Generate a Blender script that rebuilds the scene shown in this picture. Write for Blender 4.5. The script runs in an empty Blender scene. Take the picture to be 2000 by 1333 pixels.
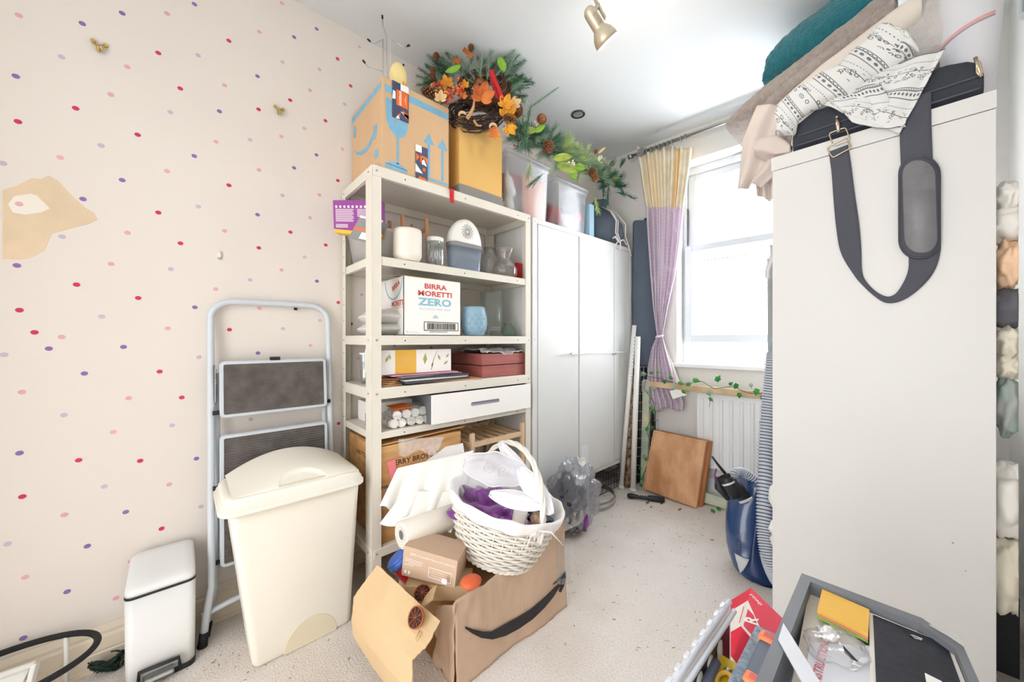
import bpy, bmesh, math, random
from mathutils import Vector, Matrix, noise
random.seed(11)
SC = bpy.context.scene
COL = SC.collection
V = Vector
R = math.radians

# ---------------------------------------------------------------- camera, world, light
F_PX, CU, CV = 708.0, 1000.0, 663.0      # focal length and principal point for the 2000 x 1333 frame
H, YAW = 1.10, R(47.78)
FW = V((-math.sin(YAW), math.cos(YAW), 0)); RT = V((math.cos(YAW), math.sin(YAW), 0)); CAM = V((0, 0, H))
cam_data = bpy.data.cameras.new('camera'); cam = bpy.data.objects.new('camera', cam_data); COL.objects.link(cam)
cam.location = CAM; cam.rotation_euler = (R(90), 0, YAW)
cam_data.sensor_width = 36.0; cam_data.lens = 36.0 * F_PX / 2000.0
cam_data.shift_y = (CV - 666.5) / 2000.0; cam_data.clip_start = 0.02
SC.camera = cam
SC.view_settings.view_transform = 'Standard'; SC.view_settings.look = 'None'
SC.view_settings.gamma = 1.0; SC.view_settings.use_curve_mapping = False
SC.view_settings.exposure = 1.30
SC.cycles.max_bounces = 8; SC.cycles.diffuse_bounces = 5; SC.cycles.transparent_max_bounces = 24
SC.cycles.transmission_bounces = 6; SC.cycles.glossy_bounces = 3
SC.cycles.caustics_reflective = False; SC.cycles.caustics_refractive = False

world = bpy.data.worlds.new('sky'); SC.world = world; world.use_nodes = True
wn = world.node_tree.nodes; wl = world.node_tree.links; wn.clear()
wo = wn.new('ShaderNodeOutputWorld'); wb = wn.new('ShaderNodeBackground')
tc = wn.new('ShaderNodeTexCoord'); sx = wn.new('ShaderNodeSeparateXYZ')
mr = wn.new('ShaderNodeMapRange'); mr.inputs['From Min'].default_value = -0.3; mr.inputs['From Max'].default_value = 0.5
mr.inputs['To Min'].default_value = 2.1; mr.inputs['To Max'].default_value = 4.7
wl.new(tc.outputs['Generated'], sx.inputs[0]); wl.new(sx.outputs['Y'], mr.inputs['Value'])
wl.new(mr.outputs[0], wb.inputs['Strength']); wb.inputs['Color'].default_value = (0.97, 0.98, 1.0, 1)
wl.new(wb.outputs[0], wo.inputs[0])

def lamp(name, kind, loc, energy, color=(1, 1, 1), rot=(0, 0, 0), **kw):
    d = bpy.data.lights.new(name, kind); d.energy = energy; d.color = color
    for k, v in kw.items(): setattr(d, k, v)
    o = bpy.data.objects.new(name, d); COL.objects.link(o); o.location = loc; o.rotation_euler = rot
    return o
# ---------------------------------------------------------------- pixel rays onto real planes
def ray(u, v): return FW + RT * ((u - CU) / F_PX) + V((0, 0, (CV - v) / F_PX))
def pz(u, v, z): r = ray(u, v); return CAM + r * ((z - H) / r.z)
def px(u, v, x): r = ray(u, v); return CAM + r * (x / r.x)
def py(u, v, y): r = ray(u, v); return CAM + r * (y / r.y)
def pd(u, v, d): return CAM + ray(u, v) * d
WX = -1.835                                # polka-dot wall plane
XR = 0.30                                  # right wall plane
ZC = 2.60                                  # ceiling
WA = R(4.3); W0 = V((WX, 2.63, 0)); WE = V((math.cos(WA), math.sin(WA), 0)); WN = V((math.sin(WA), -math.cos(WA), 0))
def pw(u, v, off=0.0):                     # window-wall plane moved off metres into the room
    r = ray(u, v); t = ((W0 - CAM).dot(WN) + off) / r.dot(WN); return CAM + r * t
def wp(s, z, off=0.0): return W0 + WE * s + WN * off + V((0, 0, z))
def ws(p): return (p - W0).dot(WE)
def depth(p): return (p - CAM).dot(FW)

# ---------------------------------------------------------------- materials
def srgb(h):
    h = h.lstrip('#'); c = [int(h[i:i+2], 16) / 255 for i in (0, 2, 4)]
    return tuple((x / 12.92 if x <= .04045 else ((x + .055) / 1.055) ** 2.4) for x in c) + (1,)
MATS = {}
def mat(name, col, rough=.55, metal=0., var=.04, vscale=6., bump=0., bscale=60., spec=.4, coat=0., alpha=1., emit=0., sheen=0., stretch=None, btype='noise', col2=None, sss=0.):
    if name in MATS: return MATS[name]
    m = bpy.data.materials.new(name); m.use_nodes = True; nt = m.node_tree; n = nt.nodes; l = nt.links
    b = n['Principled BSDF']; c = srgb(col)
    b.inputs['Roughness'].default_value = rough; b.inputs['Metallic'].default_value = metal
    b.inputs['Specular IOR Level'].default_value = spec; b.inputs['Coat Weight'].default_value = coat
    b.inputs['Alpha'].default_value = alpha; b.inputs['Sheen Weight'].default_value = sheen
    tcn = n.new('ShaderNodeTexCoord'); mp = n.new('ShaderNodeMapping'); l.new(tcn.outputs['Object'], mp.inputs[0])
    if stretch: mp.inputs['Scale'].default_value = stretch
    nz = n.new('ShaderNodeTexNoise'); nz.inputs['Scale'].default_value = vscale; nz.inputs['Detail'].default_value = 4
    l.new(mp.outputs[0], nz.inputs['Vector'])
    mx = n.new('ShaderNodeMix'); mx.data_type = 'RGBA'
    c2 = srgb(col2) if col2 else c
    mx.inputs['A'].default_value = tuple(min(1, x * (1 + var)) for x in c[:3]) + (1,)
    mx.inputs['B'].default_value = tuple(x * (1 - var) for x in c2[:3]) + (1,)
    rp = n.new('ShaderNodeMapRange'); rp.inputs['From Min'].default_value = .35; rp.inputs['From Max'].default_value = .65
    l.new(nz.outputs['Fac'], rp.inputs['Value']); l.new(rp.outputs[0], mx.inputs['Factor'])
    l.new(mx.outputs['Result'], b.inputs['Base Color'])
    if emit:
        b.inputs['Emission Color'].default_value = c; b.inputs['Emission Strength'].default_value = emit
    if bump:
        if btype == 'noise': t = n.new('ShaderNodeTexNoise'); t.inputs['Detail'].default_value = 3; out = t.outputs['Fac']
        elif btype == 'voronoi': t = n.new('ShaderNodeTexVoronoi'); out = t.outputs['Distance']
        else: t = n.new('ShaderNodeTexWave'); t.bands_direction = btype; out = t.outputs['Fac']
        t.inputs['Scale'].default_value = bscale; l.new(mp.outputs[0], t.inputs['Vector'])
        bp = n.new('ShaderNodeBump'); bp.inputs['Strength'].default_value = bump; bp.inputs['Distance'].default_value = .01
        l.new(out, bp.inputs['Height']); l.new(bp.outputs[0], b.inputs['Normal'])
    MATS[name] = m; return m
def clear(name, tint='#f4f8f8', gloss=.25, rough=.08, body=.12, facing=.35, bump=0., bscale=20):
    """clear or milky plastic and glass: transparent body with a sheen that grows towards grazing angles"""
    if name in MATS: return MATS[name]
    m = bpy.data.materials.new(name); m.use_nodes = True; nt = m.node_tree; n = nt.nodes; l = nt.links; n.clear()
    o = n.new('ShaderNodeOutputMaterial'); tr = n.new('ShaderNodeBsdfTransparent'); tr.inputs[0].default_value = srgb(tint)
    df = n.new('ShaderNodeBsdfDiffuse'); df.inputs[0].default_value = srgb(tint)
    gl = n.new('ShaderNodeBsdfGlossy'); gl.inputs['Roughness'].default_value = rough
    a = n.new('ShaderNodeMixShader'); a.inputs[0].default_value = body
    tl = n.new('ShaderNodeBsdfTranslucent'); tl.inputs[0].default_value = srgb(tint); dt = n.new('ShaderNodeMixShader'); dt.inputs[0].default_value = .6
    l.new(df.outputs[0], dt.inputs[1]); l.new(tl.outputs[0], dt.inputs[2]); l.new(tr.outputs[0], a.inputs[1]); l.new(dt.outputs[0], a.inputs[2])
    lw = n.new('ShaderNodeLayerWeight'); lw.inputs[0].default_value = facing
    mu = n.new('ShaderNodeMath'); mu.operation = 'MULTIPLY_ADD'; mu.inputs[1].default_value = gloss; mu.inputs[2].default_value = .02
    l.new(lw.outputs['Facing'], mu.inputs[0])
    b = n.new('ShaderNodeMixShader'); l.new(mu.outputs[0], b.inputs[0]); l.new(a.outputs[0], b.inputs[1]); l.new(gl.outputs[0], b.inputs[2])
    if bump:
        t = n.new('ShaderNodeTexNoise'); t.inputs['Scale'].default_value = bscale
        bp = n.new('ShaderNodeBump'); bp.inputs['Strength'].default_value = bump; bp.inputs['Distance'].default_value = .02
        tcn = n.new('ShaderNodeTexCoord'); l.new(tcn.outputs['Object'], t.inputs['Vector']); l.new(t.outputs['Fac'], bp.inputs['Height'])
        l.new(bp.outputs[0], gl.inputs['Normal']); l.new(bp.outputs[0], lw.inputs['Normal'])
    l.new(b.outputs[0], o.inputs[0]); MATS[name] = m; return m
def M(n): return MATS[n]

mat('ceiling_paint', '#dee1e2', .9, var=.01, vscale=1.5, bump=.05, bscale=180)
mat('wall_paint', '#e4e1dc', .85, var=.015, vscale=2, bump=.08, bscale=120)
mat('wallpaper', '#e7dfd7', .8, var=.008, vscale=2, bump=.04, bscale=60, stretch=(1, 1, .3))
mat('torn_paper', '#e3cdae', .9, var=.05, vscale=9, bump=.2, bscale=60)
mat('torn_paper_inner', '#efe9de', .9, var=.02)
mat('dot_magenta', '#cf3a6c', .8, var=.05); mat('dot_purple', '#8f70b0', .8, var=.05)
mat('dot_pink', '#e3adb6', .8, var=.05); mat('dot_lilac', '#c9bccd', .8, var=.05)
mat('skirting_paint', '#e2d6c2', .5, var=.02)
mat('gloss_white', '#eceded', .3, var=.01, spec=.5)
mat('upvc', '#d3d8de', .25, var=.01, spec=.5)
mat('cream_metal', '#e3ddd0', .4, var=.012, spec=.5)
mat('cabinet_white', '#dcdddb', .35, var=.01, spec=.5)
mat('melamine', '#dddcd9', .45, var=.012, vscale=2)
mat('steel', '#b9babb', .3, 1., var=.04); mat('dark_steel', '#6d6d70', .35, 1., var=.04)
mat('brass', '#d6b86c', .3, 1., var=.05); mat('gold_metal', '#d9c7ae', .3, 1., var=.03)
mat('black_plastic', '#26272b', .45, var=.1); mat('black_rubber', '#1d1e20', .7, var=.1)
mat('hole', '#2a2826', .9, var=.1)
mat('white_plastic', '#eeece8', .35, var=.01, spec=.5); mat('cream_plastic', '#efeadd', .4, var=.01, spec=.45)
mat('cream_plastic_dark', '#e4dabf', .4, var=.01)
mat('bin_white', '#e6e7e7', .3, var=.01, spec=.5)
mat('ladder_paint', '#cfd6dd', .35, var=.02, spec=.5)
mat('cardboard', '#d6b28a', .85, var=.05, vscale=4, bump=.12, bscale=90, stretch=(1, 1, .1))
mat('cardboard_inner', '#d2b58c', .85, var=.05, vscale=4, bump=.1, bscale=70)
mat('cardboard_brown', '#cdb198', .85, var=.05, vscale=5, bump=.12, bscale=90, stretch=(1, 1, .1))
mat('cardboard_dark', '#a9825a', .9, var=.1)
mat('parcel_blue', '#7fb3cf', .8, var=.06, vscale=40); mat('tape_navy', '#474c68', .4, var=.05)
mat('tape_orange', '#ef6f1d', .4, var=.03); mat('print_white', '#f6f3ee', .6, var=.01); mat('print_black', '#2e2c2e', .7, var=.05)
mat('yellow_board', '#e0b468', .7, var=.04, vscale=3); mat('grey_board', '#8b8784', .7, var=.03)
mat('red_plastic', '#c8242a', .35, var=.05); mat('red_cloth', '#c3232a', .7, var=.08)
mat('blue_plastic', '#4a6fc6', .4, var=.04); mat('orange_cloth', '#e59a78', .8, var=.08)
mat('needle_green', '#5b8569', .7, var=.25, vscale=12); mat('needle_frost', '#93b09a', .7, var=.2, vscale=12)
mat('needle_bright', '#adc283', .7, var=.2, vscale=12); mat('needle_teal', '#2f6350', .7, var=.25, vscale=12)
mat('leaf_lime', '#86b53a', .5, var=.08, vscale=15); mat('leaf_ivy', '#3e9a3c', .5, var=.2, vscale=20, col2='#2c7a35')
mat('leaf_autumn', '#dd8a45', .7, var=.1, vscale=14, col2='#c9622e'); mat('leaf_gold', '#e5a832', .7, var=.1, vscale=14, col2='#d58a22')
mat('leaf_beige', '#e2bf8c', .7, var=.1, vscale=14); mat('leaf_magnolia', '#a3b551', .5, var=.12, vscale=14, col2='#7e9243')
mat('twig', '#6b4a38', .85, var=.3, vscale=30); mat('twig_dark', '#4a3a34', .85, var=.3, vscale=30)
mat('cone_brown', '#7d5236', .8, var=.2, vscale=30); mat('cone_tan', '#9a6640', .8, var=.2, vscale=30)
mat('berry_red', '#c23a30', .35, var=.15, vscale=30); mat('berry_orange', '#e08a3c', .35, var=.1, vscale=30)
mat('antler', '#c89c6a', .6, var=.1, vscale=12); mat('blossom', '#efe6cf', .7, var=.05)
mat('pale_yellow', '#f0dc9a', .5, var=.04); mat('amber', '#efa51e', .5, var=.08)
mat('navy_cloth', '#515b69', .75, var=.05, vscale=5, bump=.15, bscale=300)
mat('slate_cloth', '#5a6470', .8, var=.06, vscale=8, bump=.2, bscale=200)
mat('cord_white', '#e8dfe0', .8, var=.05)
mat('light_blue_board', '#9fc3d6', .7, var=.03)
mat('purple_card', '#9c4a9c', .5, var=.05); mat('yellow_card', '#e4c04a', .5, var=.04); mat('grey_card', '#8f8c8e', .6, var=.05)
mat('beech', '#dcaa7e', .5, var=.05, vscale=4, stretch=(6, 6, .6)); mat('pale_wood', '#ddbf9a', .6, var=.05, vscale=4, stretch=(1, 6, 6))
mat('crate_wood', '#d6a873', .6, var=.08, vscale=3, stretch=(6, 1, 9), col2='#c4925c')
mat('case_wood', '#d6a67c', .45, var=.07, vscale=5, stretch=(2, 2, 1), col2='#bf8455'); mat('case_wood_edge', '#b4713f', .5, var=.1, vscale=8)
mat('timber', '#d9c09a', .75, var=.1, vscale=8, col2='#c6a982', stretch=(1, 1, 1)); mat('timber_painted', '#d8d3b4', .75, var=.12, vscale=8, col2='#b7cdbf')
mat('ceramic_cream', '#efe8dc', .45, var=.01); mat('ceramic_blue', '#8fb0c2', .4, var=.03)
mat('tank_blue', '#94b4d8', .3, var=.05); mat('tin_grey', '#a9a9a6', .5, .3, var=.08, bump=.3, bscale=60, btype='voronoi')
mat('mahogany', '#a55f58', .4, var=.1, vscale=6, stretch=(1, 1, 8), coat=.2); mat('mahogany_top', '#6a5a58', .4, var=.05)
mat('linen_grey', '#d5d3d4', .8, var=.05); mat('dark_folder', '#4a4a50', .5, var=.1); mat('pink_folder', '#c98ba6', .5, var=.05)
mat('paper', '#f2f0ea', .8, var=.01); mat('kraft_edge', '#c89a6e', .8, var=.05)
mat('kit_yellow', '#eab94c', .6, var=.03); mat('leaf_print', '#a8ad6c', .7)
mat('drawer_grey', '#6e6f73', .5, var=.08, vscale=8); mat('handle_grey', '#8b868f', .45)
mat('foil', '#c9cbcd', .25, .8, var=.05); mat('wax', '#f1efea', .4, var=.01)
mat('foam', '#f3f1ec', .5, var=.01, sheen=.2); mat('foam_roll', '#f1ebe0', .6, var=.01); mat('red_pink_card', '#e58085', .7)
mat('wicker', '#ece7dd', .6, var=.05, vscale=20); mat('lining', '#f4f1ee', .75, var=.01)
mat('satin_purple', '#82398f', .35, var=.2, vscale=14, sheen=.3, col2='#5a2468'); mat('dark_blue_cloth', '#2f3a58', .6, var=.2, vscale=10)
mat('wing_white', '#f0eff4', .5, var=.01); mat('glitter', '#a08a76', .5, .2, var=.5, vscale=160, col2='#3b322c')
mat('dried_rind', '#b3632c', .6, var=.1); mat('dried_flesh', '#3c1d18', .5, var=.4, vscale=40, bump=.5, bscale=80)
mat('twine', '#cfab77', .8); mat('orange_fruit', '#d8643a', .5, var=.08)
mat('vacuum_blue', '#2d4a78', .22, var=.05, spec=.6, coat=.4); mat('vacuum_navy', '#1f3560', .3, var=.04); mat('vacuum_grey', '#c9ccce', .35, var=.03)
mat('hose_grey', '#c3c8d2', .4, var=.02); mat('hose_dark', '#2f3444', .5)
mat('patterned_wrap', '#b8987c', .6, var=.35, vscale=38, col2='#5d4840')
mat('towel_teal', '#1c7480', .95, var=.12, vscale=50, bump=.9, bscale=170, sheen=.3); mat('towel_grey', '#a89c94', .95, var=.1, vscale=60, bump=.9, bscale=150, sheen=.3)
mat('towel_band', '#b5a8a2', .9, var=.03, bump=.5, bscale=120, btype='X')
mat('sheet_cream', '#e0d6ca', .85, var=.02, vscale=5); mat('fleece', '#cfcac5', .95, var=.05, vscale=30, bump=.7, bscale=110, sheen=.3)
mat('linen_beige', '#d5c8c0', .85, var=.03, vscale=5); mat('bag_black', '#3b3e47', .8, var=.08, bump=.3, bscale=400)
mat('bag_trim', '#50535c', .6, var=.05); mat('strap_grey', '#575962', .8, var=.05, bump=.4, bscale=300, btype='DIAGONAL'); mat('pad_leather', '#77777a', .4, var=.1, vscale=18, bump=.15, bscale=60)
mat('calendar_paper', '#d9d9dd', .6, var=.01); mat('calendar_red', '#dba7a7', .7)
mat('cloth_white', '#f3efe6', .85, var=.03); mat('cloth_peach', '#f8d2ae', .85, var=.03); mat('cloth_dark', '#6b6a70', .85, var=.1)
mat('cloth_sand', '#ece4d0', .85, var=.04); mat('cloth_leafy', '#a5a3a0', .85, var=.2, vscale=14, col2='#a9c9bb')
mat('tray_grey', '#777a80', .5, var=.05); mat('tray_light', '#dfe2ea', .4, var=.01)
mat('note_yellow', '#f0be57', .7, var=.02); mat('note_pink', '#e89a8a', .7); mat('note_green', '#9acb53', .7)
mat('notebook_black', '#1c1f2b', .45, var=.4, vscale=70); mat('clip_silver', '#dfe0e2', .3, .7)
mat('box_red', '#d82a44', .5, var=.05, vscale=6); mat('box_cream', '#e9e4dc', .6, var=.01)
mat('case_grey', '#8c98a8', .6, var=.25, vscale=120, bump=.4, bscale=300); mat('case_dark', '#5f6676', .5, var=.05); mat('latch_orange', '#f08a5c', .5, var=.03)
mat('lamp_champagne', '#d8cab2', .42, .6, var=.05); mat('lamp_white', '#ffffff', .4)
mat('lamp_glow', '#fff8e8', .4, emit=2.2)
mat('grey_felt', '#a4a8a4', .8, var=.04); mat('dark_green', '#22332c', .8, var=.3, vscale=40)
mat('packet_white', '#e6e4e2', .45, var=.04, vscale=14, bump=.6, bscale=18)
clear('clear_tote', '#f8f9fb', .15, .15, .26); clear('milky_plastic', '#fbfaf8', .15, .25, .7); clear('clear_glass', '#f8fbfa', .3, .04, .14, .6)
clear('green_glass', '#e6f1ea', .22, .04, .14, .45); clear('window_glass', '#fbfdff', .1, .02, .0, .15); clear('film', '#fafafa', .22, .2, .22, .5, bump=.7, bscale=30)
clear('milky_sheet', '#fbfbfd', .1, .3, .62, .3)
clear('smoky_film', '#eef0f4', .45, .15, .3, .5, bump=1.0, bscale=30); clear('tank_clear', '#e2eaf3', .2, .08, .4)
clear('vase_pink', '#f7f4f2', .35, .05, .16, .6)

# ---------------------------------------------------------------- mesh building
def frame_of(d, up=V((0, 0, 1))):
    d = d.normalized(); a = up.cross(d)
    if a.length < 1e-4: a = V((1, 0, 0)).cross(d)
    a.normalize(); return a, d.cross(a).normalized()
class MB:
    def __init__(s): s.v = []; s.f = []; s.mi = []; s.sm = []; s.uv = None
    def add(s, vs, fs, mi=0, sm=False):
        o = len(s.v); s.v += [V(p) for p in vs]
        for f in fs: s.f.append([o + i for i in f]); s.mi.append(mi); s.sm.append(sm)
        return s
    def hexa(s, p, mi=0):                  # 8 points: bottom ring of four, top ring of four
        return s.add(p, [(0, 3, 2, 1), (4, 5, 6, 7), (0, 1, 5, 4), (1, 2, 6, 5), (2, 3, 7, 6), (3, 0, 4, 7)], mi)
    def box(s, x0, x1, y0, y1, z0, z1, mi=0):
        return s.hexa([(x0, y0, z0), (x1, y0, z0), (x1, y1, z0), (x0, y1, z0), (x0, y0, z1), (x1, y0, z1), (x1, y1, z1), (x0, y1, z1)], mi)
    def para(s, o, a, b, c, mi=0):         # corner and three edge vectors
        o, a, b, c = V(o), V(a), V(b), V(c); return s.hexa([o, o+a, o+a+b, o+b, o+c, o+a+c, o+a+b+c, o+b+c], mi)
    def beam(s, p, q, w, h, up=V((0, 0, 1)), mi=0):
        p, q = V(p), V(q); a, b = frame_of(q - p, up); a *= w / 2; b *= h / 2
        return s.hexa([p-a-b, p+a-b, p+a+b, p-a+b, q-a-b, q+a-b, q+a+b, q-a+b], mi)
    def slab(s, q, t, mi=0):               # four corners and a thickness vector
        t = V(t); q = [V(p) for p in q]; return s.hexa(q + [p + t for p in q], mi)
    def tube(s, pts, r, n=8, closed=False, mi=0, caps=True, flat=None, sm=True):
        pts = [V(p) for p in pts]; k = len(pts); rs = r if isinstance(r, (list, tuple)) else [r] * k
        vs = []; a = None
        for i, p in enumerate(pts):
            t = (pts[(i+1) % k] - pts[i-1]) if closed else (pts[min(i+1, k-1)] - pts[max(i-1, 0)])
            if t.length < 1e-9: t = V((0, 0, 1))
            t.normalize()
            if a is None: a, _ = frame_of(t)
            else:
                a = a - t * a.dot(t)
                if a.length < 1e-6: a, _ = frame_of(t)
                a.normalize()
            b = t.cross(a)
            for j in range(n):
                an = 2 * math.pi * j / n; ra = rs[i]; rb = rs[i] * (flat or 1)
                vs.append(p + a * math.cos(an) * ra + b * math.sin(an) * rb)
        fs = []
        for i in range(k if closed else k - 1):
            i2 = (i + 1) % k
            for j in range(n): fs.append((i*n+j, i*n+(j+1) % n, i2*n+(j+1) % n, i2*n+j))
        if not closed and caps: fs += [tuple(range(n))[::-1], tuple((k-1)*n+j for j in range(n))]
        return s.add(vs, fs, mi, sm)
    def cyl(s, p, q, r0, r1=None, n=20, mi=0, caps=True):
        r1 = r0 if r1 is None else r1; p, q = V(p), V(q); a, b = frame_of(q - p); vs = []
        for c, r in ((p, r0), (q, r1)):
            for j in range(n): an = 2*math.pi*j/n; vs.append(c + a*math.cos(an)*r + b*math.sin(an)*r)
        s.add(vs, [(j, (j+1) % n, n+(j+1) % n, n+j) for j in range(n)], mi, True)
        if caps: o = len(s.v) - 2*n; s.f += [[o+j for j in range(n)][::-1], [o+n+j for j in range(n)]]; s.mi += [mi, mi]; s.sm += [False, False]
        return s
    def lathe(s, prof, c=(0, 0, 0), n=28, X=None, mi=0, sm=True, wob=None):
        c = V(c); vs = []; X = X or Matrix.Identity(3)
        for (r, z) in prof:
            for j in range(n):
                an = 2*math.pi*j/n; k = wob(an, z) if wob else 1
                vs.append(c + X @ V((r*k*math.cos(an), r*k*math.sin(an), z)))
        fs = [(i*n+j, i*n+(j+1) % n, (i+1)*n+(j+1) % n, (i+1)*n+j) for i in range(len(prof)-1) for j in range(n)]
        return s.add(vs, fs, mi, sm)
    def grid(s, fn, nu, nv, mi=0, cu=False, sm=True, mfn=None):
        o = len(s.v); 
        for i in range(nv + 1):
            for j in range(nu if cu else nu + 1): s.v.append(V(fn(j / nu, i / nv)))
        w = nu if cu else nu + 1
        for i in range(nv):
            for j in range(nu):
                s.f.append([o+i*w+j, o+i*w+(j+1) % w, o+(i+1)*w+(j+1) % w, o+(i+1)*w+j])
                s.mi.append(mfn((j+.5)/nu, (i+.5)/nv) if mfn else mi); s.sm.append(sm)
        return s
    def sphere(s, c, r, n=14, mi=0, X=None):
        r = V((r, r, r)) if isinstance(r, (int, float)) else V(r); X = X or Matrix.Identity(3); c = V(c)
        m = max(6, n // 2)
        return s.grid(lambda a, b: c + X @ V((r.x*math.cos(2*math.pi*a)*math.sin(math.pi*b), r.y*math.sin(2*math.pi*a)*math.sin(math.pi*b), -r.z*math.cos(math.pi*b))), n, m, mi, cu=True)
    def prism(s, poly, ext, mi=0, sm=False):
        poly = [V(p) for p in poly]; ext = V(ext); n = len(poly)
        return s.add(poly + [p + ext for p in poly], [tuple(range(n))[::-1], tuple(range(n, 2*n))] + [(j, (j+1) % n, n+(j+1) % n, n+j) for j in range(n)], mi, sm)
    def loft(s, rings, mi=0, sm=True, caps=True):
        n = len(rings[0]); vs = [p for r in rings for p in r]; k = len(rings)
        fs = [(i*n+j, i*n+(j+1) % n, (i+1)*n+(j+1) % n, (i+1)*n+j) for i in range(k-1) for j in range(n)]
        if caps: fs += [tuple(range(n))[::-1], tuple((k-1)*n+j for j in range(n))]
        return s.add(vs, fs, mi, sm)
    def rough(s, amp, freq, seed=0.):
        for i, p in enumerate(s.v): s.v[i] = p + noise.noise_vector(p * freq + V((seed, seed, seed))) * amp
        return s
def rrect(hx, hy, r, z, n=5, c=(0, 0)):
    out = []
    for k, (sx_, sy_) in enumerate(((1, 1), (-1, 1), (-1, -1), (1, -1))):
        for i in range(n + 1):
            a = math.pi/2*k + math.pi/2*i/n; out.append(V((c[0]+sx_*(hx-r)+r*math.cos(a), c[1]+sy_*(hy-r)+r*math.sin(a), z)))
    return out
def world_of(o):
    m = o.matrix_basis.copy()
    while o.parent: o = o.parent; m = o.matrix_basis @ m
    return m
def part(name, mb, mats, parent=None, bevel=0., solid=0., sub=0, weld=False, label=None, segs=2):
    me = bpy.data.meshes.new(name); inv = world_of(parent).inverted() if parent else Matrix.Identity(4)
    me.from_pydata([tuple(inv @ p) for p in mb.v], [], mb.f)
    mats = mats if isinstance(mats, (list, tuple)) else [mats]
    for m in mats: me.materials.append(M(m) if isinstance(m, str) else m)
    for p, mi, sm in zip(me.polygons, mb.mi, mb.sm): p.material_index = mi; p.use_smooth = sm
    b = bmesh.new(); b.from_mesh(me)
    if weld: bmesh.ops.remove_doubles(b, verts=b.verts, dist=1e-5)
    bmesh.ops.recalc_face_normals(b, faces=b.faces); b.to_mesh(me); b.free(); me.update()
    o = bpy.data.objects.new(name, me); COL.objects.link(o)
    if parent: o.parent = parent
    if solid: q = o.modifiers.new('solid', 'SOLIDIFY'); q.thickness = solid; q.offset = 0
    if bevel: q = o.modifiers.new('bevel', 'BEVEL'); q.width = bevel; q.segments = segs; q.limit_method = 'ANGLE'; q.angle_limit = R(35)
    if sub: q = o.modifiers.new('sub', 'SUBSURF'); q.levels = sub; q.render_levels = sub
    if label: o['label'] = label
    return o
def thing(name, label, cat, loc=(0, 0, 0), rz=0., group=None):
    o = bpy.data.objects.new(name, None); COL.objects.link(o); o.location = loc; o.rotation_euler = (0, 0, rz)
    o.empty_display_size = .05; o['label'] = label; o['category'] = cat
    if group: o['group'] = group
    return o
def solo(name, mb, mats, label, cat, group=None, kind=None, **kw):
    lo = V([min(p[i] for p in mb.v) for i in range(3)]); hi = V([max(p[i] for p in mb.v) for i in range(3)])
    c = V(((lo.x+hi.x)/2, (lo.y+hi.y)/2, lo.z)); mb.v = [p - c for p in mb.v]
    o = part(name, mb, mats, None, **kw); o.location = c; o['label'] = label; o['category'] = cat
    if group: o['group'] = group
    if kind: o['kind'] = kind
    return o
def struct(name, mb, mats, **kw):
    o = part(name, mb, mats, **kw); o['kind'] = 'structure'; return o
def text(name, s, mtx, size, m, parent, bold=0., align='CENTER', label=None, sx_=1.):
    cu = bpy.data.curves.new('lettering', 'FONT'); cu.body = s; cu.size = size; cu.align_x = align; cu.align_y = 'CENTER'; cu.offset = bold; cu.resolution_u = 2
    t = bpy.data.objects.new('lettering', cu); COL.objects.link(t); bpy.context.view_layer.update()
    me = bpy.data.meshes.new_from_object(t); bpy.data.objects.remove(t)
    inv = world_of(parent).inverted() if parent else Matrix.Identity(4)
    for v in me.vertices: v.co.x *= sx_
    me.transform(inv @ mtx); me.materials.clear(); me.materials.append(M(m))
    o = bpy.data.objects.new(name, me); COL.objects.link(o); o.parent = parent
    if label: o['label'] = label
    return o
def basis(o, ex, ey):                      # matrix with x along ex, y along ey, origin o
    ex = V(ex).normalized(); ey = V(ey); ey = (ey - ex*ey.dot(ex)).normalized(); ez = ex.cross(ey)
    m = Matrix((ex, ey, ez)).transposed().to_4x4(); m.translation = V(o); return m
def flat(mb, o, ex, ey, pts, lift=.0006, mi=0):   # thin printed patch, 2D pts in the frame (o; ex, ey), a hair off the surface
    ex, ey = V(ex), V(ey); n = ex.cross(ey).normalized()
    return mb.prism([V(o) + ex*p[0] + ey*p[1] + n*lift*.2 for p in pts], n*lift*.8, mi)
def smile(w=1., t=.10):                    # curved arrow mark, unit width
    top = []; bot = []
    for i in range(15):
        a = i / 14; x = a; y = .42*a*a*a + .12*(a - .25)**2*4 - .0
        th = t*math.sin(math.pi*min(1, (a*1.02+.02)))**.7
        top.append((x, y+th*.35)); bot.append((x, y-th*.65))
    return top + bot[::-1]
def needle_sprig(mb, p, d, L, nl, n=60, spread=.9, mi=0, r=.0007, stem_mi=None, bend=.15, w=.0016):
    p = V(p); d = V(d).normalized(); a, b = frame_of(d); bd = (a*random.uniform(-1, 1) + b*random.uniform(-1, 1)) * bend * L
    f = lambda t: p + d*L*t + bd*t*t
    mb.tube([f(i/4) for i in range(5)], .0018, 4, mi=mi if stem_mi is None else stem_mi)
    for i in range(n):
        t = .08 + .92*i/n; q = f(t); an = i*2.4 + random.uniform(-.3, .3)
        o = (a*math.cos(an) + b*math.sin(an))*spread + d*(1.15 - .5*spread) + V((random.uniform(-.15, .15),)*3)
        e = q + o.normalized()*nl*random.uniform(.75, 1.1)*(1 - .35*t); s_ = d.cross(o)
        if s_.length < 1e-4: continue
        s_ = s_.normalized()*w
        mb.add([q - s_, q + s_, e + s_*.4, e - s_*.4], [(0, 1, 2, 3)], mi)
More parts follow.
